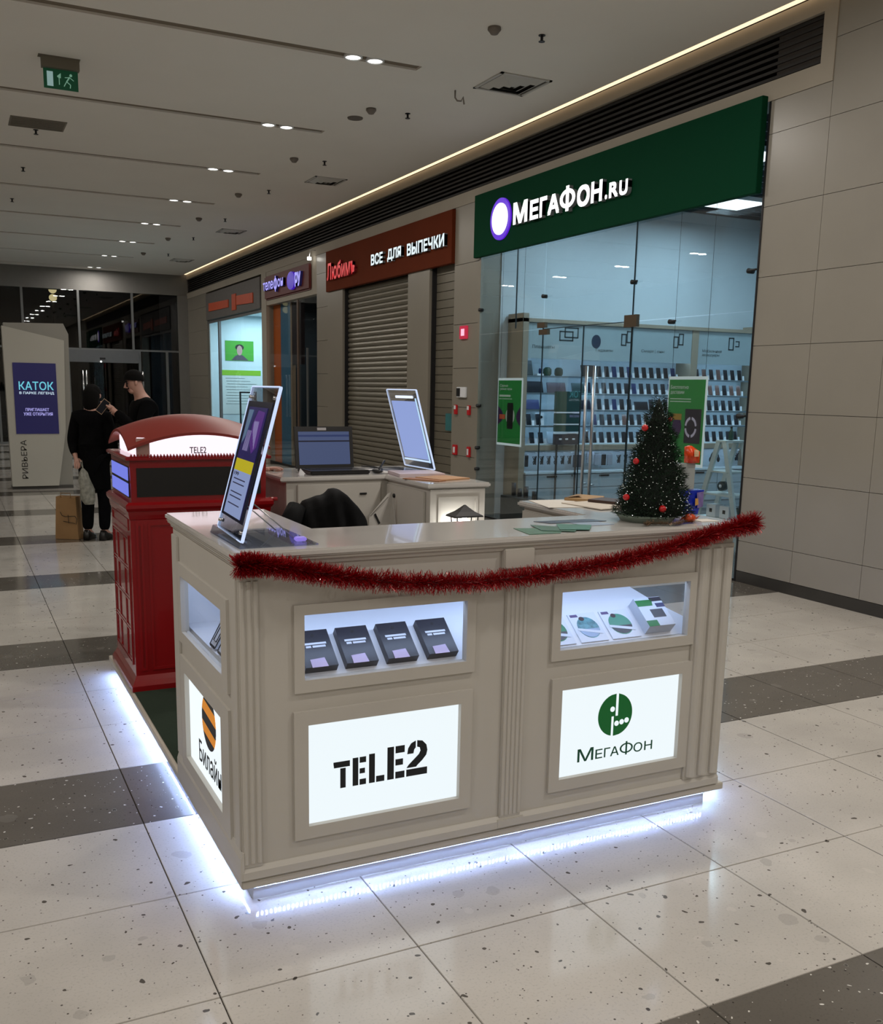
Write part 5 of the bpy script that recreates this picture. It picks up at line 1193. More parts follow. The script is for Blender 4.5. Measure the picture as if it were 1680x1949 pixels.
# envelope and papers on the right arm of the kiosk
t = thing('brown_envelope', 'folded brown paper envelope on the right arm of the counter', 'envelope', (2.6, 3.72, 1.1685))
m = MB(); q = [(2.49, 3.69), (2.60, 3.57), (2.69, 3.66), (2.60, 3.745)]
m.add([(x, y, 1.169) for x, y in q] + [(q[0][0], q[0][1], 1.182), (q[1][0], q[1][1], 1.180), (q[2][0], q[2][1], 1.186), (q[3][0], q[3][1], 1.190)], [(3, 2, 1, 0), (4, 5, 6, 7), (0, 1, 5, 4), (1, 2, 6, 5), (2, 3, 7, 6), (3, 0, 4, 7)])
m.build('body', mat('kraft', (158, 126, 84), 0.7, noise=0.08), t)
m = MB(); m.add([(2.49, 3.69, 1.1825), (2.60, 3.745, 1.1905), (2.565, 3.66, 1.193)], [(0, 2, 1)]); m.build('flap', mat('kraft_dark', (132, 102, 66), 0.7, noise=0.08), t)
sheet(2.30, 3.45, 2.50, 3.73, -14, 1.1685, PAPER, 'paper_sheet', 'cream paper sheet lying nearest the inner edge of the right arm', 'paper')
sheet(2.42, 3.34, 2.62, 3.60, 6, 1.1705, mat('paper_cream', (196, 186, 172), 0.7, noise=0.04), 'paper_sheet', 'cream paper stack in front of the brown envelope', 'paper', 0.004)
sheet(2.56, 3.45, 2.68, 3.60, 24, 1.1750, mat('wallet_brown', (60, 38, 30), 0.5, noise=0.05), 'brown_wallet', 'small dark brown wallet near the Christmas tree', 'wallet', 0.012)
# leaflets on the front slab
GLF = mat('leaflet_green', (60, 104, 80), 0.45, noise=0.2, nscale=20)
def fan(pts, z, mm, name, lab, cat, grp=None):
    m = MB(); m.prism(pts, 'z', z, z + 0.0015); o = m.build(name, mm); recenter(o); tag(o, lab, cat, grp)
fan([(1.80, 2.985), (1.775, 2.835), (1.90, 2.83), (1.985, 2.93)], 1.1685, GLF, 'green_leaflet', 'green leaflet lying open on the countertop, left of the fan', 'leaflet', 'green leaflets on the countertop')
fan([(1.90, 3.03), (1.86, 2.89), (1.96, 2.83), (2.03, 2.90)], 1.1705, mat('leaflet_green2', (48, 92, 72), 0.45, noise=0.2, nscale=20), 'green_leaflet', 'green leaflet in the middle of the countertop fan', 'leaflet', 'green leaflets on the countertop')
fan([(2.0, 3.01), (1.93, 2.88), (2.03, 2.84), (2.11, 2.94)], 1.1725, mat('leaflet_green3', (52, 110, 92), 0.45, noise=0.2, nscale=20), 'green_leaflet', 'green leaflet at the right of the countertop fan', 'leaflet', 'green leaflets on the countertop')
fan([(1.97, 3.12), (2.22, 3.11), (2.25, 3.04), (2.0, 3.05)], 1.1685, mat('tablet_slate', (70, 76, 88), 0.3, noise=0), 'slate_strip', 'dark slate strip behind the green leaflets', 'folder')
fan([(2.08, 3.04), (2.20, 3.03), (2.22, 2.95), (2.1, 2.95)], 1.1685, mat('pale_blue_sheet', (150, 160, 176), 0.3, noise=0.05), 'blue_sheet', 'pale blue sheet right of the green leaflets', 'paper')

# ------------------------------------------------------------------ glowing acrylic sign holders
def holder(b0, b1, t0, t1, lab, kind):
    """b0,b1: bottom near / far; t0,t1: top near / far"""
    b0, b1, t0, t1 = map(Vector, (b0, b1, t0, t1))
    ux = b1 - b0; uy = t0 - b0; n = ux.cross(uy).normalized()
    if n.x > 0: n = -n
    t = thing('sign_holder', lab, 'sign holder', tuple((b0 + b1) / 2), None)
    def P(a, b, c): return b0 + ux * a + uy * b + n * c
    def slabm(a0, a1, c0, c1, d0, d1):
        m = MB(); vs = [P(a, b, d) for d in (d0, d1) for b in (c0, c1) for a in (a0, a1)]
        m.add(vs, [(0, 2, 3, 1), (4, 5, 7, 6), (0, 1, 5, 4), (2, 6, 7, 3), (0, 4, 6, 2), (1, 3, 7, 5)]); return m
    slabm(0, 1, 0, 1, -0.004, 0.004).build('acrylic_panel', ACRYL, t)
    for q in ((-0.012, 0.0, 0, 1), (1.0, 1.012, 0, 1), (0, 1, 1.0, 1.008), (0, 1, -0.008, 0.0)): slabm(*q, -0.005, 0.005).build('lit_edge', emis('edge_glow', (205, 222, 255), 1.0), t)
    return t, P, slabm
tA, PA, SA = holder((0.775, 2.88, 1.19), (0.795, 3.25, 1.19), (0.903, 2.88, 1.655), (0.923, 3.25, 1.655), 'tilted acrylic sign holder with purple poster at kiosk corner', 0)
SHB = mat('poster_backing', (22, 26, 52), 0.3, noise=0.05)
SA(0.06, 0.94, 0.10, 0.90, 0.0045, 0.007).build('backing', SHB, tA)
ps = SA(0.16, 0.84, 0.12, 0.86, 0.0072, 0.0088).build('poster', mat('poster_navy', (38, 34, 84), 0.3, noise=0.3, nscale=10, emit=(44, 38, 100), estr=0.35), tA)
SA(0.17, 0.83, 0.12, 0.42, 0.0090, 0.0098).build('white_text_area', emis('poster_lightblue', (158, 176, 225), 0.62), ps)
SA(0.17, 0.83, 0.42, 0.50, 0.0090, 0.0100).build('yellow_band', emis('poster_yellow', (205, 190, 30), 0.7), ps)
m = MB(); 
def pp(m, pts, d=0.0100): m.add([PA(a, b, d) for a, b in pts], [tuple(range(len(pts)))])
pp(m, [(0.20, 0.83), (0.45, 0.84), (0.55, 0.74), (0.50, 0.62), (0.35, 0.55), (0.22, 0.60)]); m.build('purple_print', emis('poster_purple_e', (92, 44, 140), 0.6), ps)
m = MB()
for k in range(6):
    a = 0.30 + 0.03 * k; pp(m, [(a, 0.58 + 0.02 * k), (a + 0.018, 0.59 + 0.02 * k), (a + 0.05, 0.76), (a + 0.03, 0.77)], 0.0106)
for k in range(4): pp(m, [(0.52 + 0.05 * k, 0.56), (0.55 + 0.05 * k, 0.56), (0.54 + 0.04 * k, 0.70), (0.52 + 0.04 * k, 0.70)], 0.0106)
m.build('pale_figure_print', emis('poster_pale', (170, 158, 215), 0.55), ps)
m = MB(); pp(m, [(0.62, 0.84), (0.80, 0.84), (0.80, 0.60), (0.70, 0.66), (0.66, 0.75)], 0.0104); m.build('pale_blue_print', emis('poster_blue_e', (110, 140, 175), 0.5), ps)
m = MB()
for z in (0.36, 0.33, 0.27, 0.24, 0.19): pp(m, [(0.30, z), (0.75, z), (0.75, z + 0.008), (0.30, z + 0.008)], 0.0104)
m.build('text_lines', mat('line_navy', (60, 66, 110), 0.5, noise=0), ps)
vs, fs = text2d('199', 0.02); m = MB(); o_ = PA(0.78, 0.385, 0.0102); put2d(m, vs, fs, o_, (PA(0.60, 0.385, 0.0102) - o_), (PA(0.78, 0.41, 0.0102) - o_), (-1, 0, 0), 0.0004); m.build('price_digits', mat('digit_ink', (30, 34, 60), 0.5, noise=0), ps)
for (a, b) in ((0.06, 0.93), (0.94, 0.93), (0.06, 0.05), (0.94, 0.05)):
    p_ = PA(a, b, 0); m = smooth(MB()); m.cyl(p_ - (PA(0, 0, 1) - PA(0, 0, 0)) * 0.008, p_ + (PA(0, 0, 1) - PA(0, 0, 0)) * 0.010, 0.006); m.build('clip_screw', CHROME, tA)
# acrylic base and rear strut
MB().bev(0.765, 1.02, 2.875, 3.255, 1.1690, 1.1735, 0.001).build('base_plate', ACRYL, tA)
m = MB(); m.prism([(0.765, 1.169), (0.785, 1.169), (0.793, 1.195), (0.775, 1.195)], 'y', 2.88, 3.25); m.build('foot_lip', ACRYL, tA)
for y in (2.96, 3.17):
    m = smooth(MB()); m.tube([(0.83, y, 1.30), (0.90, y, 1.24), (0.97, y, 1.178)], 0.0022, 6); m.build('strut', CHROME, tA)
MB().bev(0.965, 1.0, 2.93, 2.96, 1.1737, 1.186, 0.003).build('led_driver', emis('violet_led', (150, 130, 235), 0.8), tA)
tB, PB, SB = holder((2.585, 5.22, 1.185), (2.575, 5.62, 1.185), (2.455, 5.22, 1.65), (2.465, 5.62, 1.65), 'tilted acrylic sign holder glowing plain blue-white on the back counter', 1)
SB(0.10, 0.90, 0.12, 0.86, 0.005, 0.008).build('poster', emis('plain_glow', (150, 170, 228), 0.85), tB)
SB(0.14, 0.72, 0.90, 0.93, 0.005, 0.008).build('bright_strip', emis('bright_strip', (225, 235, 255), 1.2), tB)
SB(0.05, 0.08, 0.08, 0.9, 0.005, 0.007).build('edge_line', emis('bright_strip2', (190, 225, 255), 1.0), tB)
SB(0.08, 0.92, 0.085, 0.105, 0.005, 0.008).build('lower_line', emis('bright_strip3', (200, 225, 255), 1.0), tB)
MB().bev(2.33, 2.598, 5.22, 5.62, 1.1690, 1.1735, 0.001).build('base_plate', ACRYL, tB)

# ------------------------------------------------------------------ red booth cabinet
rb = thing('red_booth_cabinet', 'glossy red telephone-booth shaped cabinet with lit white crown on the podium', 'booth', (1.14, 5.3, 0.098))
bx0, bx1, by0, by1 = 0.775, 1.49, 4.99, 5.62
m = MB()
def loft(m, secs):
    vs = []; n = len(secs)
    for z, g in secs: vs += [(bx0 - g, by0 - g, z), (bx1 + g, by0 - g, z), (bx1 + g, by1 + g, z), (bx0 - g, by1 + g, z)]
    fs = [(3, 2, 1, 0)] + [(r * 4 + i, r * 4 + (i + 1) % 4, r * 4 + 4 + (i + 1) % 4, r * 4 + 4 + i) for r in range(n - 1) for i in range(4)] + [tuple((n - 1) * 4 + i for i in range(4))]
    m.add(vs, fs)
loft(m, [(0.098, 0.026), (0.125, 0.026), (0.150, 0.012), (0.175, 0.0), (0.178, 0.0), (0.985, 0.0), (0.99, 0.004), (1.01, 0.008), (1.03, 0.010)]); m.build('body', RED, rb)
m = MB(); loft(m, [(1.03, 0.014), (1.045, 0.022), (1.062, 0.022), (1.075, 0.006)]); m.build('cornice', RED, rb)
m = MB(); loft(m, [(1.075, -0.012), (1.285, -0.008)]); ub = m.build('upper_band', RED, rb)
m = MB(); loft(m, [(1.285, 0.012), (1.298, 0.014), (1.304, 0.002)]); m.build('flange', RED, rb)
m = MB()
for k in range(44): x = bx0 + 0.01 + k * 0.016; m.add([(x, by0 - 0.010, 1.302), (x + 0.013, by0 - 0.010, 1.302), (x + 0.0065, by0 - 0.010, 1.316), (x, by0 + 0.004, 1.302), (x + 0.013, by0 + 0.004, 1.302), (x + 0.0065, by0 + 0.004, 1.316)], [(0, 1, 2), (5, 4, 3), (0, 3, 4, 1), (1, 4, 5, 2), (2, 5, 3, 0)])
m.build('dentil_trim', RED, rb, kind='stuff')
m = MB(); m.box(bx0 + 0.04, bx1 - 0.04, by0 + 0.006, by0 + 0.0161, 1.10, 1.245); m.build('black_panel', mat('panel_black', (20, 20, 20), 0.35, noise=0), rb)
for z0, z1 in ((1.100, 1.165), (1.180, 1.245)):
    MB().box(bx0 + 0.003, bx0 + 0.011, by0 + 0.05, by1 - 0.05, z0, z1).build('lilac_panel', emis('lilac_panel', (120, 132, 240), 0.85), rb)
MB().box(bx0 + 0.006, bx0 + 0.0125, by0 + 0.045, by1 - 0.045, 1.094, 1.251).build('panel_surround', BLACK, rb)
lc = MB().bev(bx0 + 0.05, bx1 - 0.02, by0 + 0.02, by1 - 0.05, 1.304, 1.395, 0.004).build('light_crown', emis('crown_white', (255, 236, 248), 1.15), rb)
MB().box(bx0 + 0.045, bx0 + 0.11, by0 + 0.014, by0 + 0.019, 1.304, 1.392).build('crown_post', mat('crown_post', (165, 130, 122), 0.5, noise=0.03), rb)
m = MB(); text(m, 'TELE2', (1.085, by0 + 0.0195, 1.315), V(FX, 0.085), V(FZ, 0.032), FN, 0.001, 0.01); m.build('lettering', BLACK, lc)
# roof: arched on all four sides
m = smooth(MB()); nu = 20; rx0, rx1, ry0, ry1 = bx0 - 0.0, bx1 + 0.01, by0 - 0.01, by1 + 0.01
def rz_(u, v): return 1.345 + 0.078 * (1 - u * u) + 0.082 * (1 - v * v)
g1 = [];
for i in range(nu + 1):
    for j in range(nu + 1):
        u = -1 + 2 * i / nu; v = -1 + 2 * j / nu; g1.append(((rx0 + rx1) / 2 + u * (rx1 - rx0) / 2, (ry0 + ry1) / 2 + v * (ry1 - ry0) / 2, rz_(u, v)))
n1 = len(g1); g2 = [(a, b, c - 0.014) for a, b, c in g1]
idx = lambda i, j: i * (nu + 1) + j
fs = [(idx(i, j), idx(i + 1, j), idx(i + 1, j + 1), idx(i, j + 1)) for i in range(nu) for j in range(nu)]
fs2 = [tuple(n1 + q for q in f[::-1]) for f in fs]
bd_ = [idx(i, 0) for i in range(nu + 1)] + [idx(nu, j) for j in range(1, nu + 1)] + [idx(i, nu) for i in range(nu - 1, -1, -1)] + [idx(0, j) for j in range(nu - 1, 0, -1)]
sd = [(bd_[k], n1 + bd_[k], n1 + bd_[(k + 1) % len(bd_)], bd_[(k + 1) % len(bd_)]) for k in range(len(bd_))]
m.add(g1 + g2, fs + fs2); m.smooth = False; m.add(g1 + g2, sd); m.build('roof', REDROOF, rb)
# glazed relief on the left and front faces
m = MB(); x_ = bx0
def relx(y0, y1, z0, z1, t=0.012, d=0.007):
    holed('x', bx0 - d, d + 0.001, y0, y1, z0, z1, [(y0 + t, y1 - t, z0 + t, z1 - t)], m)
relx(5.05, 5.57, 0.22, 0.90)
for k, (z0, z1) in enumerate(((0.24, 0.40), (0.41, 0.56), (0.57, 0.72), (0.73, 0.88))):
    for y0, y1 in ((5.075, 5.20), (5.21, 5.41), (5.42, 5.545)): relx(y0, y1, z0, z1, 0.006, 0.005)
relx(5.05, 5.57, 0.925, 0.985, 0.010, 0.005); m.build('window_relief', RED, rb)
m = MB()
for x0, x1 in ((0.80, 0.835), (0.86, 1.40), (1.43, 1.465)):
    holed('y', by0 - 0.006, 0.007, x0, x1, 0.20, 0.97, [(x0 + 0.012, x1 - 0.012, 0.215, 0.955)], m)
m.build('front_relief', RED, rb)
smooth(MB()).cyl((1.49, 5.05, 1.06), (1.555, 5.05, 1.06), 0.013).build('side_knob', RED, rb)
area('crown_lamp', (1.13, 5.30, 1.43), 0.3, 0.8, (1, 0.9, 0.95), (PI, 0, 0))

# ------------------------------------------------------------------ Christmas tree
random.seed(11)
TX, TY, TZ, TH_ = 2.447, 3.01, 1.168, 0.475
ct = thing('christmas_tree', 'small dark green tinsel Christmas tree with silver glints on the counter', 'Christmas tree', (TX, TY, TZ))
smooth(MB()).cyl((TX, TY, TZ + 0.012), (TX, TY, TZ + 0.45), 0.008).build('stem', mat('stem_dark', (30, 34, 26), 0.7), ct)
smooth(MB()).lathe([(0.10, 0.0005), (0.115, 0.02), (0.118, 0.024), (0.1, 0.026), (0.02, 0.024)], (TX - 0.03, TY, TZ), 28).build('pot', mat('pot_sage', (110, 124, 112), 0.4, noise=0.03), ct)
def cone_r(t): return 0.152 * (1 - t) ** 0.82 + 0.012 + 0.008 * math.sin(t * 40)
mN = MB(); mN2 = MB(); mG = MB()
for i in range(15000):
    t_ = 1 - math.sqrt(random.random()); t_ = min(0.995, t_); a = random.random() * 2 * PI
    z = TZ + 0.022 + t_ * TH_ * 0.97; rr_ = cone_r(t_) * (0.55 + 0.45 * random.random()); 
    p = Vector((TX + rr_ * math.cos(a) * 0.95, TY + rr_ * math.sin(a) * 0.9, z))
    d = Vector((math.cos(a + random.uniform(-.9, .9)), math.sin(a + random.uniform(-.9, .9)), random.uniform(-0.5, 0.9))).normalized()
    L_ = random.uniform(0.012, 0.024); s_ = d.cross(Vector((random.random(), random.random(), random.random()))).normalized() * 0.0013
    q = MB
    tgt = mN if random.random() < 0.55 else mN2
    if max(p.z + d.z * L_, p.z) < TZ + 0.002 or p.z + d.z * L_ < TZ + 0.003: d.z = abs(d.z)
    e = p + d * L_
    if e.z < TZ + 0.004: e.z = TZ + 0.004
    tgt.add([p - s_, p + s_, e], [(0, 1, 2)])
mN.build('foliage', mat('needle_dark', (3, 24, 12), 0.8, noise=0), ct, kind='stuff'); mN2.build('foliage_bright', mat('needle_green', (7, 50, 24), 0.7, noise=0), ct, kind='stuff')
smooth(MB()).lathe([(0.115, 0.03), (0.10, 0.10), (0.072, 0.22), (0.045, 0.33), (0.015, 0.44), (0.002, 0.47)], (TX, TY, TZ), 20).build('inner_cone', mat('needle_core', (4, 20, 12), 0.9, noise=0.2), ct)
for i in range(420):
    t_ = 1 - math.sqrt(random.random()); a = random.random() * 2 * PI; rr_ = cone_r(t_) * 0.99
    c = Vector((TX + rr_ * math.cos(a) * 0.95, TY + rr_ * math.sin(a) * 0.9, TZ + 0.03 + t_ * TH_ * 0.93)); r_ = random.uniform(0.0011, 0.0026)
    u = Vector((random.uniform(-1, 1), random.uniform(-1, 1), random.uniform(-1, 1))).normalized(); v_ = u.orthogonal().normalized()
    mG.add([c + u * r_, c + v_ * r_, c - u * r_, c - v_ * r_, c + u.cross(v_) * r_, c - u.cross(v_) * r_], [(0, 1, 4), (1, 2, 4), (2, 3, 4), (3, 0, 4), (1, 0, 5), (2, 1, 5), (3, 2, 5), (0, 3, 5)])
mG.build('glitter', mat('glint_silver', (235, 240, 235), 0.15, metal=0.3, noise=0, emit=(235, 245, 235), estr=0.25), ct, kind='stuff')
BAUB = mat('bauble_red', (190, 16, 22), 0.15, noise=0, coat=0.6)
def bauble(x, y, z, r, lab):
    t = thing('red_bauble', lab, 'bauble', (x, y, z - r), 'red baubles on the Christmas tree')
    smooth(MB()).sphere((x, y, z), r, 18, 12).build('ball', BAUB, t)
    smooth(MB()).cyl((x, y, z + r * 0.95), (x, y, z + r * 1.25), r * 0.22).build('cap', CHROME, t)
bauble(2.366, 2.985, 1.528, 0.013, 'shiny red bauble high on the left side of the tree')
bauble(2.333, 2.985, 1.402, 0.012, 'dark red bauble halfway down the left side of the tree')
bauble(2.296, 2.985, 1.266, 0.013, 'red bauble low on the left side of the tree')
bauble(2.398, 2.893, 1.228, 0.014, 'dull red bauble low at the front of the tree')
bauble(2.485, 2.985, 1.56, 0.009, 'small dark red bauble near the tree top on the right')
# gold tinsel strand at the foot of the tree
m = MB(); random.seed(5)
for i in range(2600):
    s_ = random.random(); x = 2.30 + s_ * 0.24; y = 2.868 + 0.02 * math.sin(s_ * 9) + random.uniform(-.012, .012); z = 1.171 + abs(random.gauss(0, 0.006))
    d = Vector((random.uniform(-1, 1), random.uniform(-1, 1), random.uniform(0, 1))).normalized() * random.uniform(0.006, 0.014); w_ = d.orthogonal().normalized() * 0.0009
    m.add([(x - w_.x, y - w_.y, z), (x + w_.x, y + w_.y, z), (x + d.x, y + d.y, z + abs(d.z))], [(0, 1, 2)])
o = m.build('gold_garland', mat('garland_gold', (150, 122, 96), 0.25, metal=0.6, noise=0)); recenter(o); tag(o, 'thin glittery gold-brown garland lying at the foot of the tree', 'garland', kind='stuff')
t = thing('orange_sweet_bag', 'small orange-red wrapped sweet beside the tree on the countertop', 'sweets', (2.545, 2.89, 1.169))
smooth(MB()).sphere((2.535, 2.895, 1.187), 0.022, 14, 9, (1.2, 0.9, 0.8)).build('wrapper', mat('sweet_orange', (190, 70, 34), 0.25, noise=0.3, nscale=80), t)
for s in (-1, 1): MB().add([(2.535 + s * 0.024, 2.895, 1.187), (2.535 + s * 0.042, 2.885, 1.197), (2.535 + s * 0.042, 2.905, 1.177)], [(0, 1, 2)]).build('twist', mat('sweet_orange', (190, 70, 34)), t)
# white star papers on slab at right
fan([(2.60, 2.97), (2.68, 2.96), (2.685, 2.89), (2.60, 2.90)], 1.1685, PAPER, 'note_card', 'pale card with grey drawing beside the wrapped sweet', 'card')
# blue gift pack, card and orange bag
t = thing('blue_gift_bag', 'glossy blue gift bag with gold mark standing right of the tree', 'gift bag', (2.735, 3.13, 1.169))
BLU = mat('gift_blue', (18, 42, 170), 0.2, noise=0.1, coat=0.4)
m = MB(); m.add([(2.675, 3.11, 1.169), (2.745, 3.09, 1.169), (2.748, 3.15, 1.169), (2.68, 3.17, 1.169), (2.668, 3.12, 1.265), (2.782, 3.10, 1.268), (2.782, 3.15, 1.268), (2.672, 3.17, 1.265)], [(3, 2, 1, 0), (4, 5, 6, 7), (0, 1, 5, 4), (1, 2, 6, 5), (2, 3, 7, 6), (3, 0, 4, 7)]); m.build('bag', BLU, t)
m = MB(); m.add([(2.74, 3.087, 1.195), (2.772, 3.0915, 1.20), (2.776, 3.096, 1.262), (2.742, 3.098, 1.258)], [(0, 1, 2, 3)]); m.build('mauve_print', mat('gift_mauve', (120, 104, 160), 0.3, noise=0.3, nscale=40), t)
m = MB(); m.add([(2.728, 3.0885, 1.205), (2.745, 3.088, 1.21), (2.745, 3.092, 1.235), (2.73, 3.092, 1.235)], [(0, 1, 2, 3)]); m.build('gold_mark', mat('gift_gold', (196, 150, 80), 0.4, noise=0), t)
t = thing('printed_card', 'grey-white printed card standing up behind the blue gift bag', 'card', (2.74, 3.19, 1.169))
MB().box(2.70, 2.80, 3.185, 3.19, 1.169, 1.372).build('sheet', mat('card_greywhite', (160, 166, 162), 0.5, noise=0.05), t)
m = MB()
for x, z in ((2.70, 1.35), (2.735, 1.35), (2.735, 1.325), (2.70, 1.30), (2.735, 1.30)): m.box(x, x + 0.014, 3.183, 3.186, z, z + 0.006)
m.build('small_drawings', mat('draw_grey', (70, 76, 76), 0.5, noise=0), t)
t = thing('orange_bag', 'crumpled orange-red foil bag on top of the printed card', 'bag', (2.784, 3.19, 1.372))
m = smooth(MB()); m.add([(2.760, 3.17, 1.373), (2.808, 3.17, 1.373), (2.812, 3.175, 1.42), (2.768, 3.18, 1.445), (2.748, 3.18, 1.44), (2.760, 3.21, 1.373), (2.808, 3.21, 1.373), (2.812, 3.205, 1.42), (2.768, 3.2, 1.445), (2.748, 3.2, 1.44)], [(0, 1, 2, 3, 4), (9, 8, 7, 6, 5), (0, 5, 6, 1), (1, 6, 7, 2), (2, 7, 8, 3), (3, 8, 9, 4), (4, 9, 5, 0)]); m.build('foil', mat('foil_orange', (225, 72, 24), 0.25, noise=0.3, nscale=60), t)
m = MB(); m.add([(2.776, 3.168, 1.40), (2.800, 3.168, 1.40), (2.802, 3.17, 1.425), (2.778, 3.172, 1.43)], [(0, 1, 2, 3)]); m.build('pale_print', mat('foil_pale', (220, 190, 150), 0.4, noise=0.3, nscale=90), t)

# ------------------------------------------------------------------ red tinsel garland on the kiosk front
random.seed(21)
path = [(0.735, 1.135), (0.77, 1.137), (0.813, 1.132), (0.911, 1.113), (1.013, 1.090), (1.153, 1.063), (1.338, 1.041), (1.533, 1.030), (1.738, 1.033), (1.909, 1.045), (2.089, 1.060), (2.251, 1.083), (2.42, 1.111), (2.544, 1.138), (2.672, 1.162), (2.76, 1.175)]
def pth(s):
    s = max(0, min(0.99999, s)) * (len(path) - 1); i = int(s); f = s - i
    p0, p1, p2, p3 = path[max(i - 1, 0)], path[i], path[i + 1], path[min(i + 2, len(path) - 1)]
    cr = lambda a, b, c, d: 0.5 * (2 * b + (c - a) * f + (2 * a - 5 * b + 4 * c - d) * f * f + (3 * b - a - 3 * c + d) * f ** 3)
    return Vector((cr(p0[0], p1[0], p2[0], p3[0]), 2.782, cr(p0[1], p1[1], p2[1], p3[1])))
mR = MB(); mS = MB()
for i in range(21000):
    s = random.random(); p = pth(s); tg = (pth(s + 0.004) - pth(s - 0.004)).normalized()
    a = random.random() * 2 * PI; u = Vector((0, 1, 0)); v = tg.cross(u).normalized()
    d = (u * math.cos(a) + v * math.sin(a) + tg * random.uniform(-0.7, 0.7)).normalized()
    L_ = random.uniform(0.022, 0.046) * (1.0 if s < 0.93 else 1.15)
    wv = d.cross(Vector((random.uniform(-1, 1), random.uniform(-1, 1), random.uniform(-1, 1)))).normalized() * 0.0011
    e = p + d * L_
    lim = 2.812 if e.z > 1.13 else 2.83
    if e.y > lim: e.y = lim
    (mS if random.random() < 0.03 else mR).add([p - wv, p + wv, e + wv * 0.6, e - wv * 0.6], [(0, 1, 2, 3)])
tg_ = thing('red_tinsel', 'long dark red tinsel garland draped along the top of the kiosk front', 'tinsel', (1.74, 2.79, 1.0))
mR.build('strands', mat('tinsel_red', (160, 8, 20), 0.3, metal=0.55, noise=0), tg_, kind='stuff')
mS.build('glints', mat('tinsel_glint', (230, 130, 130), 0.12, metal=0.6, noise=0), tg_, kind='stuff')
m = smooth(MB()); m.tube([pth(k / 60) for k in range(61)], 0.006, 6); m.build('core', mat('tinsel_core', (90, 6, 12), 0.5, noise=0), tg_)

# ------------------------------------------------------------------ chair with black jacket inside the kiosk
def skin_mesh(name, verts, edges, root, mm, parent, sub=2):
    me = bpy.data.meshes.new(name); me.from_pydata([v[0] for v in verts], edges, []); o = bpy.data.objects.new(name, me); C.objects.link(o)
    sk = o.modifiers.new('skin', 'SKIN'); ss = o.modifiers.new('sub', 'SUBSURF'); ss.levels = sub; ss.render_levels = sub
    for i, v in enumerate(verts):
        r = v[1]; me.skin_vertices[0].data[i].radius = (r, r) if isinstance(r, (int, float)) else r
        me.skin_vertices[0].data[i].use_root = (i == root)
    dg = bpy.context.evaluated_depsgraph_get(); dg.update(); nm = bpy.data.meshes.new_from_object(o.evaluated_get(dg)); nm.name = name
    bpy.data.objects.remove(o); nm.materials.clear(); nm.materials.append(mm)
    for p in nm.polygons: p.use_smooth = True; p.material_index = 0
    r_ = bpy.data.objects.new(name, nm); C.objects.link(r_)
    if parent: r_.parent = parent; r_.location = -parent.location
    return r_
ch = thing('office_chair', 'black office chair standing inside the kiosk under a jacket', 'chair', (1.735, 4.5, 0.098))
CHB = mat('chair_black', (16, 16, 17), 0.7, noise=0.1)
MB().bev(1.51, 1.96, 4.28, 4.74, 0.50, 0.57, 0.02).build('seat', CHB, ch)
m = MB(); bm = bmesh.new(); bmesh.ops.create_cube(bm, size=1)
for v in bm.verts: v.co = Vector((1.735 + v.co.x * 0.30, 4.775 + v.co.y * 0.05, 0.83 + v.co.z * 0.42))
bmesh.ops.bevel(bm, geom=bm.edges[:], offset=0.03, segments=3, affect='EDGES'); m.bm(bm); m.build('backrest', CHB, ch)
smooth(MB()).cyl((1.735, 4.5, 0.18), (1.735, 4.5, 0.5), 0.025).build('gas_column', DMETAL, ch)
for k in range(5):
    a = 2 * PI * k / 5; e = (1.735 + 0.27 * math.cos(a), 4.5 + 0.27 * math.sin(a))
    smooth(MB()).cyl((1.735, 4.5, 0.19), (e[0], e[1], 0.155), 0.022, 0.015).build('leg', DMETAL, ch)
    smooth(MB()).cyl((e[0] - 0.015, e[1], 0.128), (e[0] + 0.015, e[1], 0.128), 0.028).build('caster', BLACK, ch)
for s in (-1, 1): MB().bev(1.735 + s * 0.26 - 0.02, 1.735 + s * 0.26 + 0.02, 4.4, 4.66, 0.70, 0.73, 0.008).build('armrest', BLACK, ch)
for s in (-1, 1): MB().box(1.735 + s * 0.26 - 0.012, 1.735 + s * 0.26 + 0.012, 4.5, 4.54, 0.54, 0.702).build('arm_post', BLACK, ch)
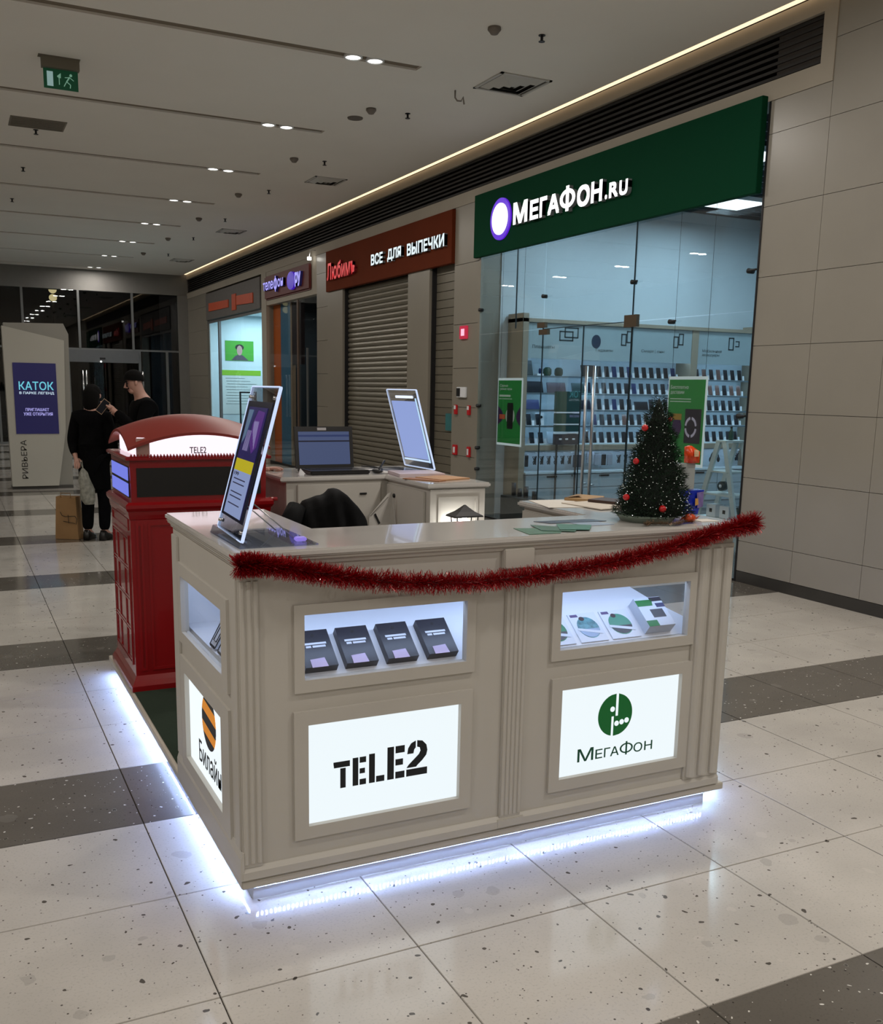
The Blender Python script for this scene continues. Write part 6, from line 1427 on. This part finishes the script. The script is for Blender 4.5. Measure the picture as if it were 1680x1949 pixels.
# jacket: draped lump with sleeves
JK = mat('jacket_black', (3, 3, 4), 0.75, noise=0.1, bump=0.15, bscale=30, spec=0.15)
jk = thing('black_jacket', 'black padded jacket thrown over the chair back inside the kiosk', 'jacket', (1.735, 4.74, 0.72))
def jy(u): # outline top z over u in [-1,1]
    pts_ = [(-1, 0.955), (-0.9, 1.01), (-0.67, 1.078), (-0.4, 1.10), (-0.12, 1.108), (0.09, 1.142), (0.25, 1.136), (0.44, 1.11), (0.72, 1.05), (0.94, 0.99), (1, 0.92)]
    for a in range(len(pts_) - 1):
        if pts_[a][0] <= u <= pts_[a + 1][0]:
            f = (u - pts_[a][0]) / (pts_[a + 1][0] - pts_[a][0]); return pts_[a][1] + f * (pts_[a + 1][1] - pts_[a][1])
    return 0.95
m = smooth(MB()); NU, NV = 28, 18; gv = []
for i in range(NU + 1):
    u = -1 + 2 * i / NU; zt_ = jy(u)
    for j in range(NV + 1):
        v = j / NV; a = PI * v  # drape over from the front hem to the back hem
        depth_ = 0.085 * (1 - 0.35 * abs(u) ** 3) + 0.010 * math.sin(u * 9 + v * 5)
        hem = 0.72 + 0.02 * math.sin(u * 7)
        if v < 0.35: z = hem + (zt_ - 0.04 - hem) * (v / 0.35); y = 4.775 - depth_
        elif v > 0.65: z = hem + (zt_ - 0.04 - hem) * ((1 - v) / 0.35); y = 4.775 + depth_
        else:
            b_ = (v - 0.35) / 0.3 * PI; z = zt_ - 0.04 + 0.04 * math.sin(b_); y = 4.775 - depth_ * math.cos(b_)
        gv.append((1.750 + u * 0.200 * (1 + 0.08 * (1 - (z - 0.72) / 0.45)), y + 0.008 * math.sin(u * 16 + z * 22), z + 0.0))
fs = [(i * (NV + 1) + j, i * (NV + 1) + j + 1, (i + 1) * (NV + 1) + j + 1, (i + 1) * (NV + 1) + j) for i in range(NU) for j in range(NV)]
m.add(gv, fs); m.build('shell', JK, jk)
for s in (-1,):
    m = smooth(MB()); x = 1.735 + s * 0.22
    m.tube([(x - s * 0.05, 4.74, 1.05), (x, 4.70, 0.98), (x + s * 0.02, 4.68, 0.86), (x + s * 0.01, 4.69, 0.74)], [0.05, 0.055, 0.05, 0.04], 12); m.build('sleeve', JK, jk)
for z in (0.985, 1.02): smooth(MB()).sphere((1.555, 4.688, z), 0.007, 10, 6).build('snap_button', mat('button_pale', (220, 220, 215), 0.2, metal=0.5, noise=0, emit=(230, 230, 225), estr=0.15), jk)

# ------------------------------------------------------------------ people
SKIN = mat('skin', (186, 142, 126), 0.5, noise=0.05)
HAIR = mat('hair_dark', (9, 8, 7), 0.9, noise=0.2, spec=0.15)
CLOTH = mat('cloth_black', (5, 5, 6), 0.95, noise=0.2, nscale=20, bump=0.2, spec=0.12)
CLOTH2 = mat('cloth_darkblue', (6, 7, 10), 0.95, noise=0.2, nscale=20, bump=0.2, spec=0.12)
SHOE = mat('shoe_black', (18, 16, 15), 0.4, noise=0.1)
def rot2(p, ang, o=(0, 0)):
    c, s = math.cos(ang), math.sin(ang); return (o[0] + p[0] * c - p[1] * s, o[1] + p[0] * s + p[1] * c)
def person(base, face, h, lab, arms, seated=False, headdown=0.0, coat=False, lean=0.0, hood=False, mc=CLOTH, mt=CLOTH2, loc_z=0.0):
    """local frame: +x = facing direction, +y = left side. arms: two lists of (x,y,z) shoulder->hand in metres for h=1.78"""
    k = h / 1.78; t = thing('person', lab, 'person', (base[0], base[1], loc_z))
    def W(p): a = rot2((p[0] * k, p[1] * k), face, base); return (a[0], a[1], loc_z + p[2] * k)
    ln = lambda z: lean * max(0, z - 0.95)
    V_ = []; E_ = []
    def add(p, r, link=None):
        V_.append((W(p), (r * k if not isinstance(r, tuple) else (r[0] * k, r[1] * k)))); i = len(V_) - 1
        if link is not None: E_.append((link, i))
        return i
    pel = add((0, 0, 0.95 if not seated else 0.52), 0.125)
    zo = 0 if not seated else -0.43
    w1 = add((ln(1.1), 0, 1.10 + zo), 0.115, pel); ch_ = add((ln(1.3) + 0.01, 0, 1.30 + zo), 0.14, w1); ut = add((ln(1.44), 0, 1.43 + zo), 0.10, ch_)
    nk = add((ln(1.5) + 0.02, 0, 1.52 + zo), 0.055, ut); hb = add((ln(1.55) + 0.03 + headdown * 0.03, 0, 1.60 + zo - headdown * 0.01), 0.072, nk)
    hc = add((ln(1.6) + 0.035 + headdown * 0.05, 0, 1.67 + zo - headdown * 0.015), 0.088, hb); ht = add((ln(1.6) + 0.02 + headdown * 0.06, 0, 1.74 + zo - headdown * 0.02), 0.062, hc)
    legs = []
    for s in (1, -1):
        hp = add((0, s * 0.09, 0.90 if not seated else 0.50), 0.09, pel)
        if not seated:
            kn = add((0.03, s * 0.10, 0.50), 0.062, hp); an = add((-0.01, s * 0.10, 0.10), 0.042, kn); to = add((0.13, s * 0.11, 0.04), 0.034, an)
        else:
            kn = add((0.42, s * 0.12, 0.50), 0.062, hp); an = add((0.42, s * 0.12, 0.10), 0.042, kn); to = add((0.56, s * 0.12, 0.04), 0.034, an)
        legs.append((hp, kn, an, to))
    hands = []
    for s, pts_ in zip((1, -1), arms):
        sh_ = add((ln(1.42), s * 0.17, 1.42 + zo), 0.062, ut); el = add(pts_[0], 0.043, sh_); wr = add(pts_[1], 0.028, el)
        d = Vector(pts_[1]) - Vector(pts_[0]); d.normalize()
        pm = add(tuple(Vector(pts_[1]) + d * 0.06), (0.036, 0.02), wr)
        side = Vector((-d.y, d.x, 0)); side = side.normalized() if side.length > 0.1 else Vector((0, 1, 0)); up = d.cross(side)
        for f, (o_, L_) in enumerate(((-0.028, 0.06), (-0.010, 0.072), (0.009, 0.068), (0.026, 0.052))):
            b0 = Vector(pts_[1]) + d * 0.10 + side * o_; f1 = add(tuple(b0), 0.0095, pm); f2 = add(tuple(b0 + d * L_ * 0.5 - up * 0.008), 0.0085, f1); add(tuple(b0 + d * L_ * 0.85 - up * 0.026), 0.007, f2)
        t1 = add(tuple(Vector(pts_[1]) + d * 0.04 + side * 0.036 * s), 0.0105, pm); add(tuple(Vector(pts_[1]) + d * 0.085 + side * 0.05 * s), 0.009, t1)
        hands.append((sh_, el, wr))
    skin_mesh('body', V_, E_, pel, SKIN, t)
    # face details: nose, brow, ears, eyes, mouth
    hcp = Vector(V_[hc][0]); fwd = Vector((math.cos(face), math.sin(face), 0)); lft = Vector((-math.sin(face), math.cos(face), 0)); up = Vector((0, 0, 1))
    tilt_ = headdown * 0.35; f2 = (fwd * math.cos(tilt_) - up * math.sin(tilt_)); u2 = (up * math.cos(tilt_) + fwd * math.sin(tilt_))
    rr_ = 0.098 * k
    m = smooth(MB()); m.tube([hcp + f2 * rr_ * 0.78 + u2 * 0.02 * k, hcp + f2 * rr_ * 1.08 - u2 * 0.018 * k, hcp + f2 * rr_ * 0.8 - u2 * 0.032 * k], [0.008 * k, 0.014 * k, 0.010 * k], 8); m.build('nose', SKIN, t)
    m = smooth(MB()); m.sphere(hcp + f2 * rr_ * 0.45 - u2 * 0.075 * k, 0.042 * k, 12, 8, (1, 0.95, 0.8)); m.build('chin', SKIN, t)
    for s in (1, -1):
        m = smooth(MB()); m.sphere(hcp + lft * s * 0.083 * k - u2 * 0.005, 0.026 * k, 10, 8, (0.6, 0.4, 1.1)); m.build('ear', SKIN, t)
        m = smooth(MB()); m.sphere(hcp + f2 * rr_ * 0.80 + lft * s * 0.031 * k + u2 * 0.012 * k, 0.0105 * k, 10, 8); m.build('eye', mat('eye_dark', (30, 22, 20), 0.2, noise=0), t)
        m = smooth(MB()); m.tube([hcp + f2 * rr_ * 0.86 + lft * s * 0.015 * k + u2 * 0.030 * k, hcp + f2 * rr_ * 0.76 + lft * s * 0.05 * k + u2 * 0.030 * k], 0.005 * k, 6); m.build('eyebrow', HAIR, t)
    m = smooth(MB()); m.tube([hcp + f2 * rr_ * 0.80 + lft * 0.022 * k - u2 * 0.055 * k, hcp + f2 * rr_ * 0.86 - u2 * 0.054 * k, hcp + f2 * rr_ * 0.80 - lft * 0.022 * k - u2 * 0.055 * k], 0.005 * k, 6); m.build('mouth', mat('lip', (140, 84, 78), 0.5, noise=0), t)
    # hair cap
    m = smooth(MB()); c = hcp + u2 * 0.026 * k - f2 * 0.012 * k; vs = []; n_, q_ = 20, 10
    for i in range(q_ + 1):
        for j in range(n_):
            a = 2 * PI * j / n_; back = 0.5 - 0.5 * math.cos(a)  # 0 front, 1 back
            ph = (PI * 0.40 + back * PI * 0.28) * i / q_
            d = f2 * math.cos(a) * math.sin(ph) + lft * math.sin(a) * math.sin(ph) + u2 * math.cos(ph)
            R_ = Vector((d.dot(f2) * 0.105, d.dot(lft) * 0.094, d.dot(u2) * 0.100)) * k
            vs.append(c + f2 * R_.x + lft * R_.y + u2 * R_.z)
    m.add(vs, [(i * n_ + j, (i + 1) * n_ + j, (i + 1) * n_ + (j + 1) % n_, i * n_ + (j + 1) % n_) for i in range(q_) for j in range(n_)]); m.build('hair', HAIR, t)
    if hood:
        m = smooth(MB()); m.tube([hcp + u2 * 0.10 * k - f2 * 0.02, hcp - f2 * 0.05 * k, hcp - f2 * 0.06 * k - up * 0.12 * k, hcp - f2 * 0.05 * k - up * 0.22 * k], [0.06 * k, 0.098 * k, 0.085 * k, 0.06 * k], 14); m.build('long_hair', HAIR, t)
    # clothes: jacket or coat, trousers, shoes
    gr_ = 1.22
    JV = []; JE = []
    def ja(i, r, link=None, pos=None):
        JV.append((pos or V_[i][0], r * k)); q = len(JV) - 1
        if link is not None: JE.append((link, q))
        return q
    a0 = ja(pel, 0.165); a1 = ja(w1, 0.15, a0); a2 = ja(ch_, 0.17, a1); a3 = ja(ut, 0.125, a2); a4 = ja(nk, 0.075, a3, tuple(Vector(V_[nk][0]) - up * 0.03 * k))
    for (sh_, el, wr) in hands:
        b = ja(sh_, 0.085, a3); b = ja(el, 0.066, b); dd = (Vector(V_[wr][0]) - Vector(V_[el][0])); b = ja(wr, 0.048, b, tuple(Vector(V_[wr][0]) - dd.normalized() * 0.01))
    if not seated:
        lowz = 0.80 if not coat else 0.62
        b = ja(pel, 0.17 if not coat else 0.175, a0, W((0, 0, lowz)))
        if coat: b = ja(pel, 0.17, b, W((-0.02, 0, 0.55)))
    skin_mesh('coat' if coat else 'jacket', JV, JE, 0, mc, t)
    TV = []; TE = []
    def ta(pos, r, link=None):
        TV.append((pos, r * k)); q = len(TV) - 1
        if link is not None: TE.append((link, q))
        return q
    c0 = ta(V_[pel][0], 0.145)
    for (hp, kn, an, to) in legs:
        b = ta(V_[hp][0], 0.105, c0); b = ta(V_[kn][0], 0.082, b); b = ta(tuple(Vector(V_[an][0]) + Vector((0, 0, 0.0))), 0.064, b)
    skin_mesh('trousers', TV, TE, 0, mt, t)
    for (hp, kn, an, to) in legs:
        A = Vector(V_[an][0]); T_ = Vector(V_[to][0]); d = (T_ - A); d.z = 0; d.normalize(); m = smooth(MB())
        A0 = Vector((A.x, A.y, loc_z)); s_ = Vector((-d.y, d.x, 0)); vs = []
        secs = [(-0.085, 0.030, 0.085), (-0.05, 0.042, 0.12), (0.02, 0.046, 0.10), (0.09, 0.052, 0.065), (0.15, 0.046, 0.050), (0.185, 0.025, 0.035)]
        for (x, wv, hz) in secs:
            for (a_, b_) in ((-1, 0), (1, 0), (1.0, 0.6), (0.6, 1), (-0.6, 1), (-1.0, 0.6)): vs.append(A0 + d * x * k + s_ * wv * a_ * k + Vector((0, 0, hz * b_ * k + 0.001)))
        n_ = 6; m.add(vs, [(i * n_ + j, i * n_ + (j + 1) % n_, (i + 1) * n_ + (j + 1) % n_, (i + 1) * n_ + j) for i in range(len(secs) - 1) for j in range(n_)] + [tuple(range(n_))[::-1], tuple((len(secs) - 1) * n_ + j for j in range(n_))]); m.build('shoe', SHOE, t)
    return t
# man looking down at what he holds
man = person((1.86, 10.60), math.radians(186), 1.80, 'man in black jacket with short dark hair looking down at a phone', [[(0.16, 0.23, 1.16), (0.36, 0.10, 1.37)], [(0.10, -0.25, 1.14), (0.27, -0.06, 1.30)]], headdown=1.0, lean=0.06)
t = thing('phone_in_hand', 'dark phone with pale edge held in front of the man in black', 'phone', (1.40, 10.46, 1.36))
m = MB(); bm = bmesh.new(); bmesh.ops.create_cube(bm, size=1)
for v in bm.verts: v.co = Vector((v.co.x * 0.075, v.co.y * 0.008, v.co.z * 0.15))
m.bm(bm, Matrix.Translation((1.40, 10.46, 1.425)) @ Matrix.Rotation(math.radians(38), 4, 'Y')); m.build('case', mat('phone_pale', (170, 140, 112), 0.4, noise=0), t)
m = MB(); m.box(-0.034, 0.034, -0.0055, -0.0035, -0.07, 0.07); o = m.build('screen', SCR, t); o.location = (0, 0, 1.425 - 1.36); o.rotation_euler = (0, math.radians(38), 0)
# woman in long black coat
wom = person((1.335, 10.86), math.radians(60), 1.64, 'person in long black coat with dark hair carrying a plastic bag', [[(-0.05, 0.22, 1.14), (-0.14, 0.15, 0.98)], [(-0.02, -0.24, 1.12), (0.10, -0.22, 0.90)]], headdown=0.5, coat=True, hood=True)
t = thing('plastic_bag', 'translucent crumpled plastic bag hanging beside the long black coat', 'bag', (1.215, 10.72, 0.40))
m = smooth(MB()); random.seed(9); secs = [(0.78, 0.012), (0.74, 0.04), (0.66, 0.06), (0.56, 0.078), (0.46, 0.07), (0.40, 0.045)]; n_ = 14; vs = []
for z, r in secs:
    for j in range(n_):
        a = 2 * PI * j / n_; q = r * (0.8 + 0.35 * random.random()); vs.append((1.205 + (0.80 - z) * 0.12 + q * math.cos(a), 10.72 + q * 0.8 * math.sin(a), z))
m.add(vs, [(i * n_ + j, i * n_ + (j + 1) % n_, (i + 1) * n_ + (j + 1) % n_, (i + 1) * n_ + j) for i in range(len(secs) - 1) for j in range(n_)] + [tuple((len(secs) - 1) * n_ + j for j in range(n_))])
m.build('film', mat('plastic_film', (160, 160, 150), 0.2, noise=0.3, nscale=25, bump=0.6, bscale=30, alpha=0.72), t)
m = smooth(MB()); m.tube([(1.205, 10.72, 0.78), (1.19, 10.79, 0.86), (1.21, 10.79, 0.86), (1.21, 10.72, 0.78)], 0.004, 5); m.build('handle', mat('plastic_film', (160, 160, 150)), t)
# brown paper bag on the floor
t = thing('paper_bag', 'brown paper shopping bag with black print standing on the floor', 'bag', (1.07, 10.98, 0))
KR = mat('kraft_bag', (150, 116, 76), 0.7, noise=0.06, nscale=10)
m = MB(); b0 = [(0.93, 11.04), (1.15, 10.90), (1.22, 11.01), (1.00, 11.16)]; tp0 = [(0.955, 11.03), (1.14, 10.91), (1.20, 11.01), (1.01, 11.14)]
m.add([(x, y, 0.003) for x, y in b0] + [(x, y, 0.46) for x, y in tp0], [(3, 2, 1, 0), (0, 1, 5, 4), (1, 2, 6, 5), (2, 3, 7, 6), (3, 0, 4, 7)]); m.add([(x, y, 0.45) for x, y in tp0], [(0, 1, 2, 3)])
m.build('body', KR, t)
nrm = Vector((-(0.18), -(0.24), 0)).normalized(); ux_ = Vector((0.24, -0.18, 0)).normalized()
m = MB(); o_ = Vector((0.965, 11.01, 0.13)) + nrm * 0.004
for pts_ in ([(0.03, 0.17), (0.05, 0.13), (0.09, 0.12), (0.2, 0.13), (0.22, 0.10), (0.21, 0.04)], [(0.06, 0.07), (0.2, 0.05)], [(0.12, 0.14), (0.125, 0.05)]):
    for a in range(len(pts_) - 1):
        (a0, b0_), (a1, b1_) = pts_[a], pts_[a + 1]; dx, dy = a1 - a0, b1_ - b0_; l = math.hypot(dx, dy); nx, ny = -dy / l * 0.003, dx / l * 0.003
        put2d(m, [(a0 + nx, b0_ + ny), (a0 - nx, b0_ - ny), (a1 - nx, b1_ - ny), (a1 + nx, b1_ + ny)], [(0, 1, 2, 3)], o_, ux_, (0, 0, 1), nrm, 0.001)
m.build('printed_mark', BLACK, t)
m = smooth(MB()); m.tube([(1.0, 10.99, 0.45), (1.0, 10.99, 0.50), (1.09, 10.92, 0.50), (1.09, 10.92, 0.45)], 0.004, 6); m.build('handle', KR, t)
# seated seller, mostly hidden by the booth and the sign holder
sel = person((1.16, 6.02), math.radians(-6), 1.62, 'person in mauve sweater sitting behind the red booth reaching to the laptop', [[(0.12, 0.24, 0.82), (0.36, 0.12, 0.80)], [(0.30, -0.28, 0.98), (0.55, -0.40, 1.055)]], seated=True, headdown=0.3, mc=mat('mauve_knit', (96, 70, 78), 0.85, noise=0.15, nscale=20), loc_z=0.20)
st = thing('bar_stool', 'low dark stool under the person behind the red booth', 'stool', (1.18, 6.05, 0))
smooth(MB()).lathe([(0.14, 0.0), (0.16, 0.01), (0.15, 0.03), (0.05, 0.033)], (1.16, 6.02, 0.48), 24).build('seat', CHB, st)
for k in range(4):
    a = PI / 4 + PI / 2 * k; smooth(MB()).cyl((1.16 + 0.1 * math.cos(a), 6.02 + 0.1 * math.sin(a), 0.49), (1.16 + 0.17 * math.cos(a), 6.02 + 0.17 * math.sin(a), 0.002), 0.012).build('leg', DMETAL, st)

# ------------------------------------------------------------------ info totem
YT = 16.4
tt = thing('info_totem', 'tall white folded-panel totem with dark blue screen and vertical lettering', 'totem', (1.2, YT, 0))
TW = mat('totem_white', (186, 184, 174), 0.3, noise=0.02, nscale=1)
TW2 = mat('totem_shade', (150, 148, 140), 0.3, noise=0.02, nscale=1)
m = MB(); m.add([(0.78, YT, 2.49), (0.80, YT, 0.05), (1.48, YT, 0.05), (1.62, YT, 0.9), (1.66, YT, 2.30), (0.78, YT + 0.25, 2.49), (0.80, YT + 0.25, 0.05), (1.48, YT + 0.25, 0.05), (1.62, YT + 0.25, 0.9), (1.66, YT + 0.25, 2.30)],
      [(0, 1, 2, 3, 4), (9, 8, 7, 6, 5), (0, 5, 6, 1), (1, 6, 7, 2), (2, 7, 8, 3), (3, 8, 9, 4), (4, 9, 5, 0)]); m.build('front_panel', TW, tt)
m = MB(); m.add([(0.80, YT + 0.1, 2.2), (1.50, YT + 0.1, 0.0), (1.70, YT + 0.1, 0.0), (1.74, YT + 0.1, 2.40), (1.67, YT + 0.1, 2.56), (0.81, YT + 0.1, 2.54),
           (0.80, YT + 0.4, 2.2), (1.50, YT + 0.4, 0.0), (1.70, YT + 0.4, 0.0), (1.74, YT + 0.4, 2.40), (1.67, YT + 0.4, 2.56), (0.81, YT + 0.4, 2.54)],
      [(0, 1, 2, 3, 4, 5), (11, 10, 9, 8, 7, 6)] + [(i, i + 6, (i + 1) % 6 + 6, (i + 1) % 6) for i in range(6)]); m.build('rear_panel', TW2, tt)
MB().box(0.80, 1.70, YT + 0.05, YT + 0.42, 0.0, 0.05).build('base', mat('totem_base', (70, 68, 64), 0.5), tt)
scn = MB().box(0.90, 1.52, YT - 0.012, YT + 0.002, 0.865, 1.945).build('screen', emis('totem_screen', (26, 24, 70), 0.75), tt)
def tx(body, x, z, w_, h, mm, nm, off=0.02):
    m = MB(); text(m, body, (x, YT - 0.013, z), V(FX, w_), V(FZ, h), FN, 0.002, off); m.build(nm, mm, scn)
tx('КАТОК', 0.972, 1.535, 0.50, 0.13, emis('scr_cyan', (110, 205, 225), 0.9), 'title_word', 0.01)
tx('В ПАРКЕ ЛЕГЕНД', 0.975, 1.465, 0.50, 0.045, emis('scr_white', (200, 222, 240), 0.9), 'subtitle_words')
tx('ПРИГЛАШАЕТ', 1.05, 1.215, 0.34, 0.045, emis('scr_lilac', (170, 165, 235), 0.9), 'line_words')
tx('УЖЕ ОТКРЫТИЯ', 1.02, 1.145, 0.42, 0.05, emis('scr_lilac2', (170, 165, 235), 0.9), 'line_words')
m = MB(); text(m, 'РИВЬЕРА', (1.035, YT - 0.001, 0.17), (0, 0, 0.60), (-0.085, 0, 0), FN, 0.004, 0.0); m.build('vertical_lettering', mat('totem_ink', (46, 44, 40), 0.5, noise=0), tt)
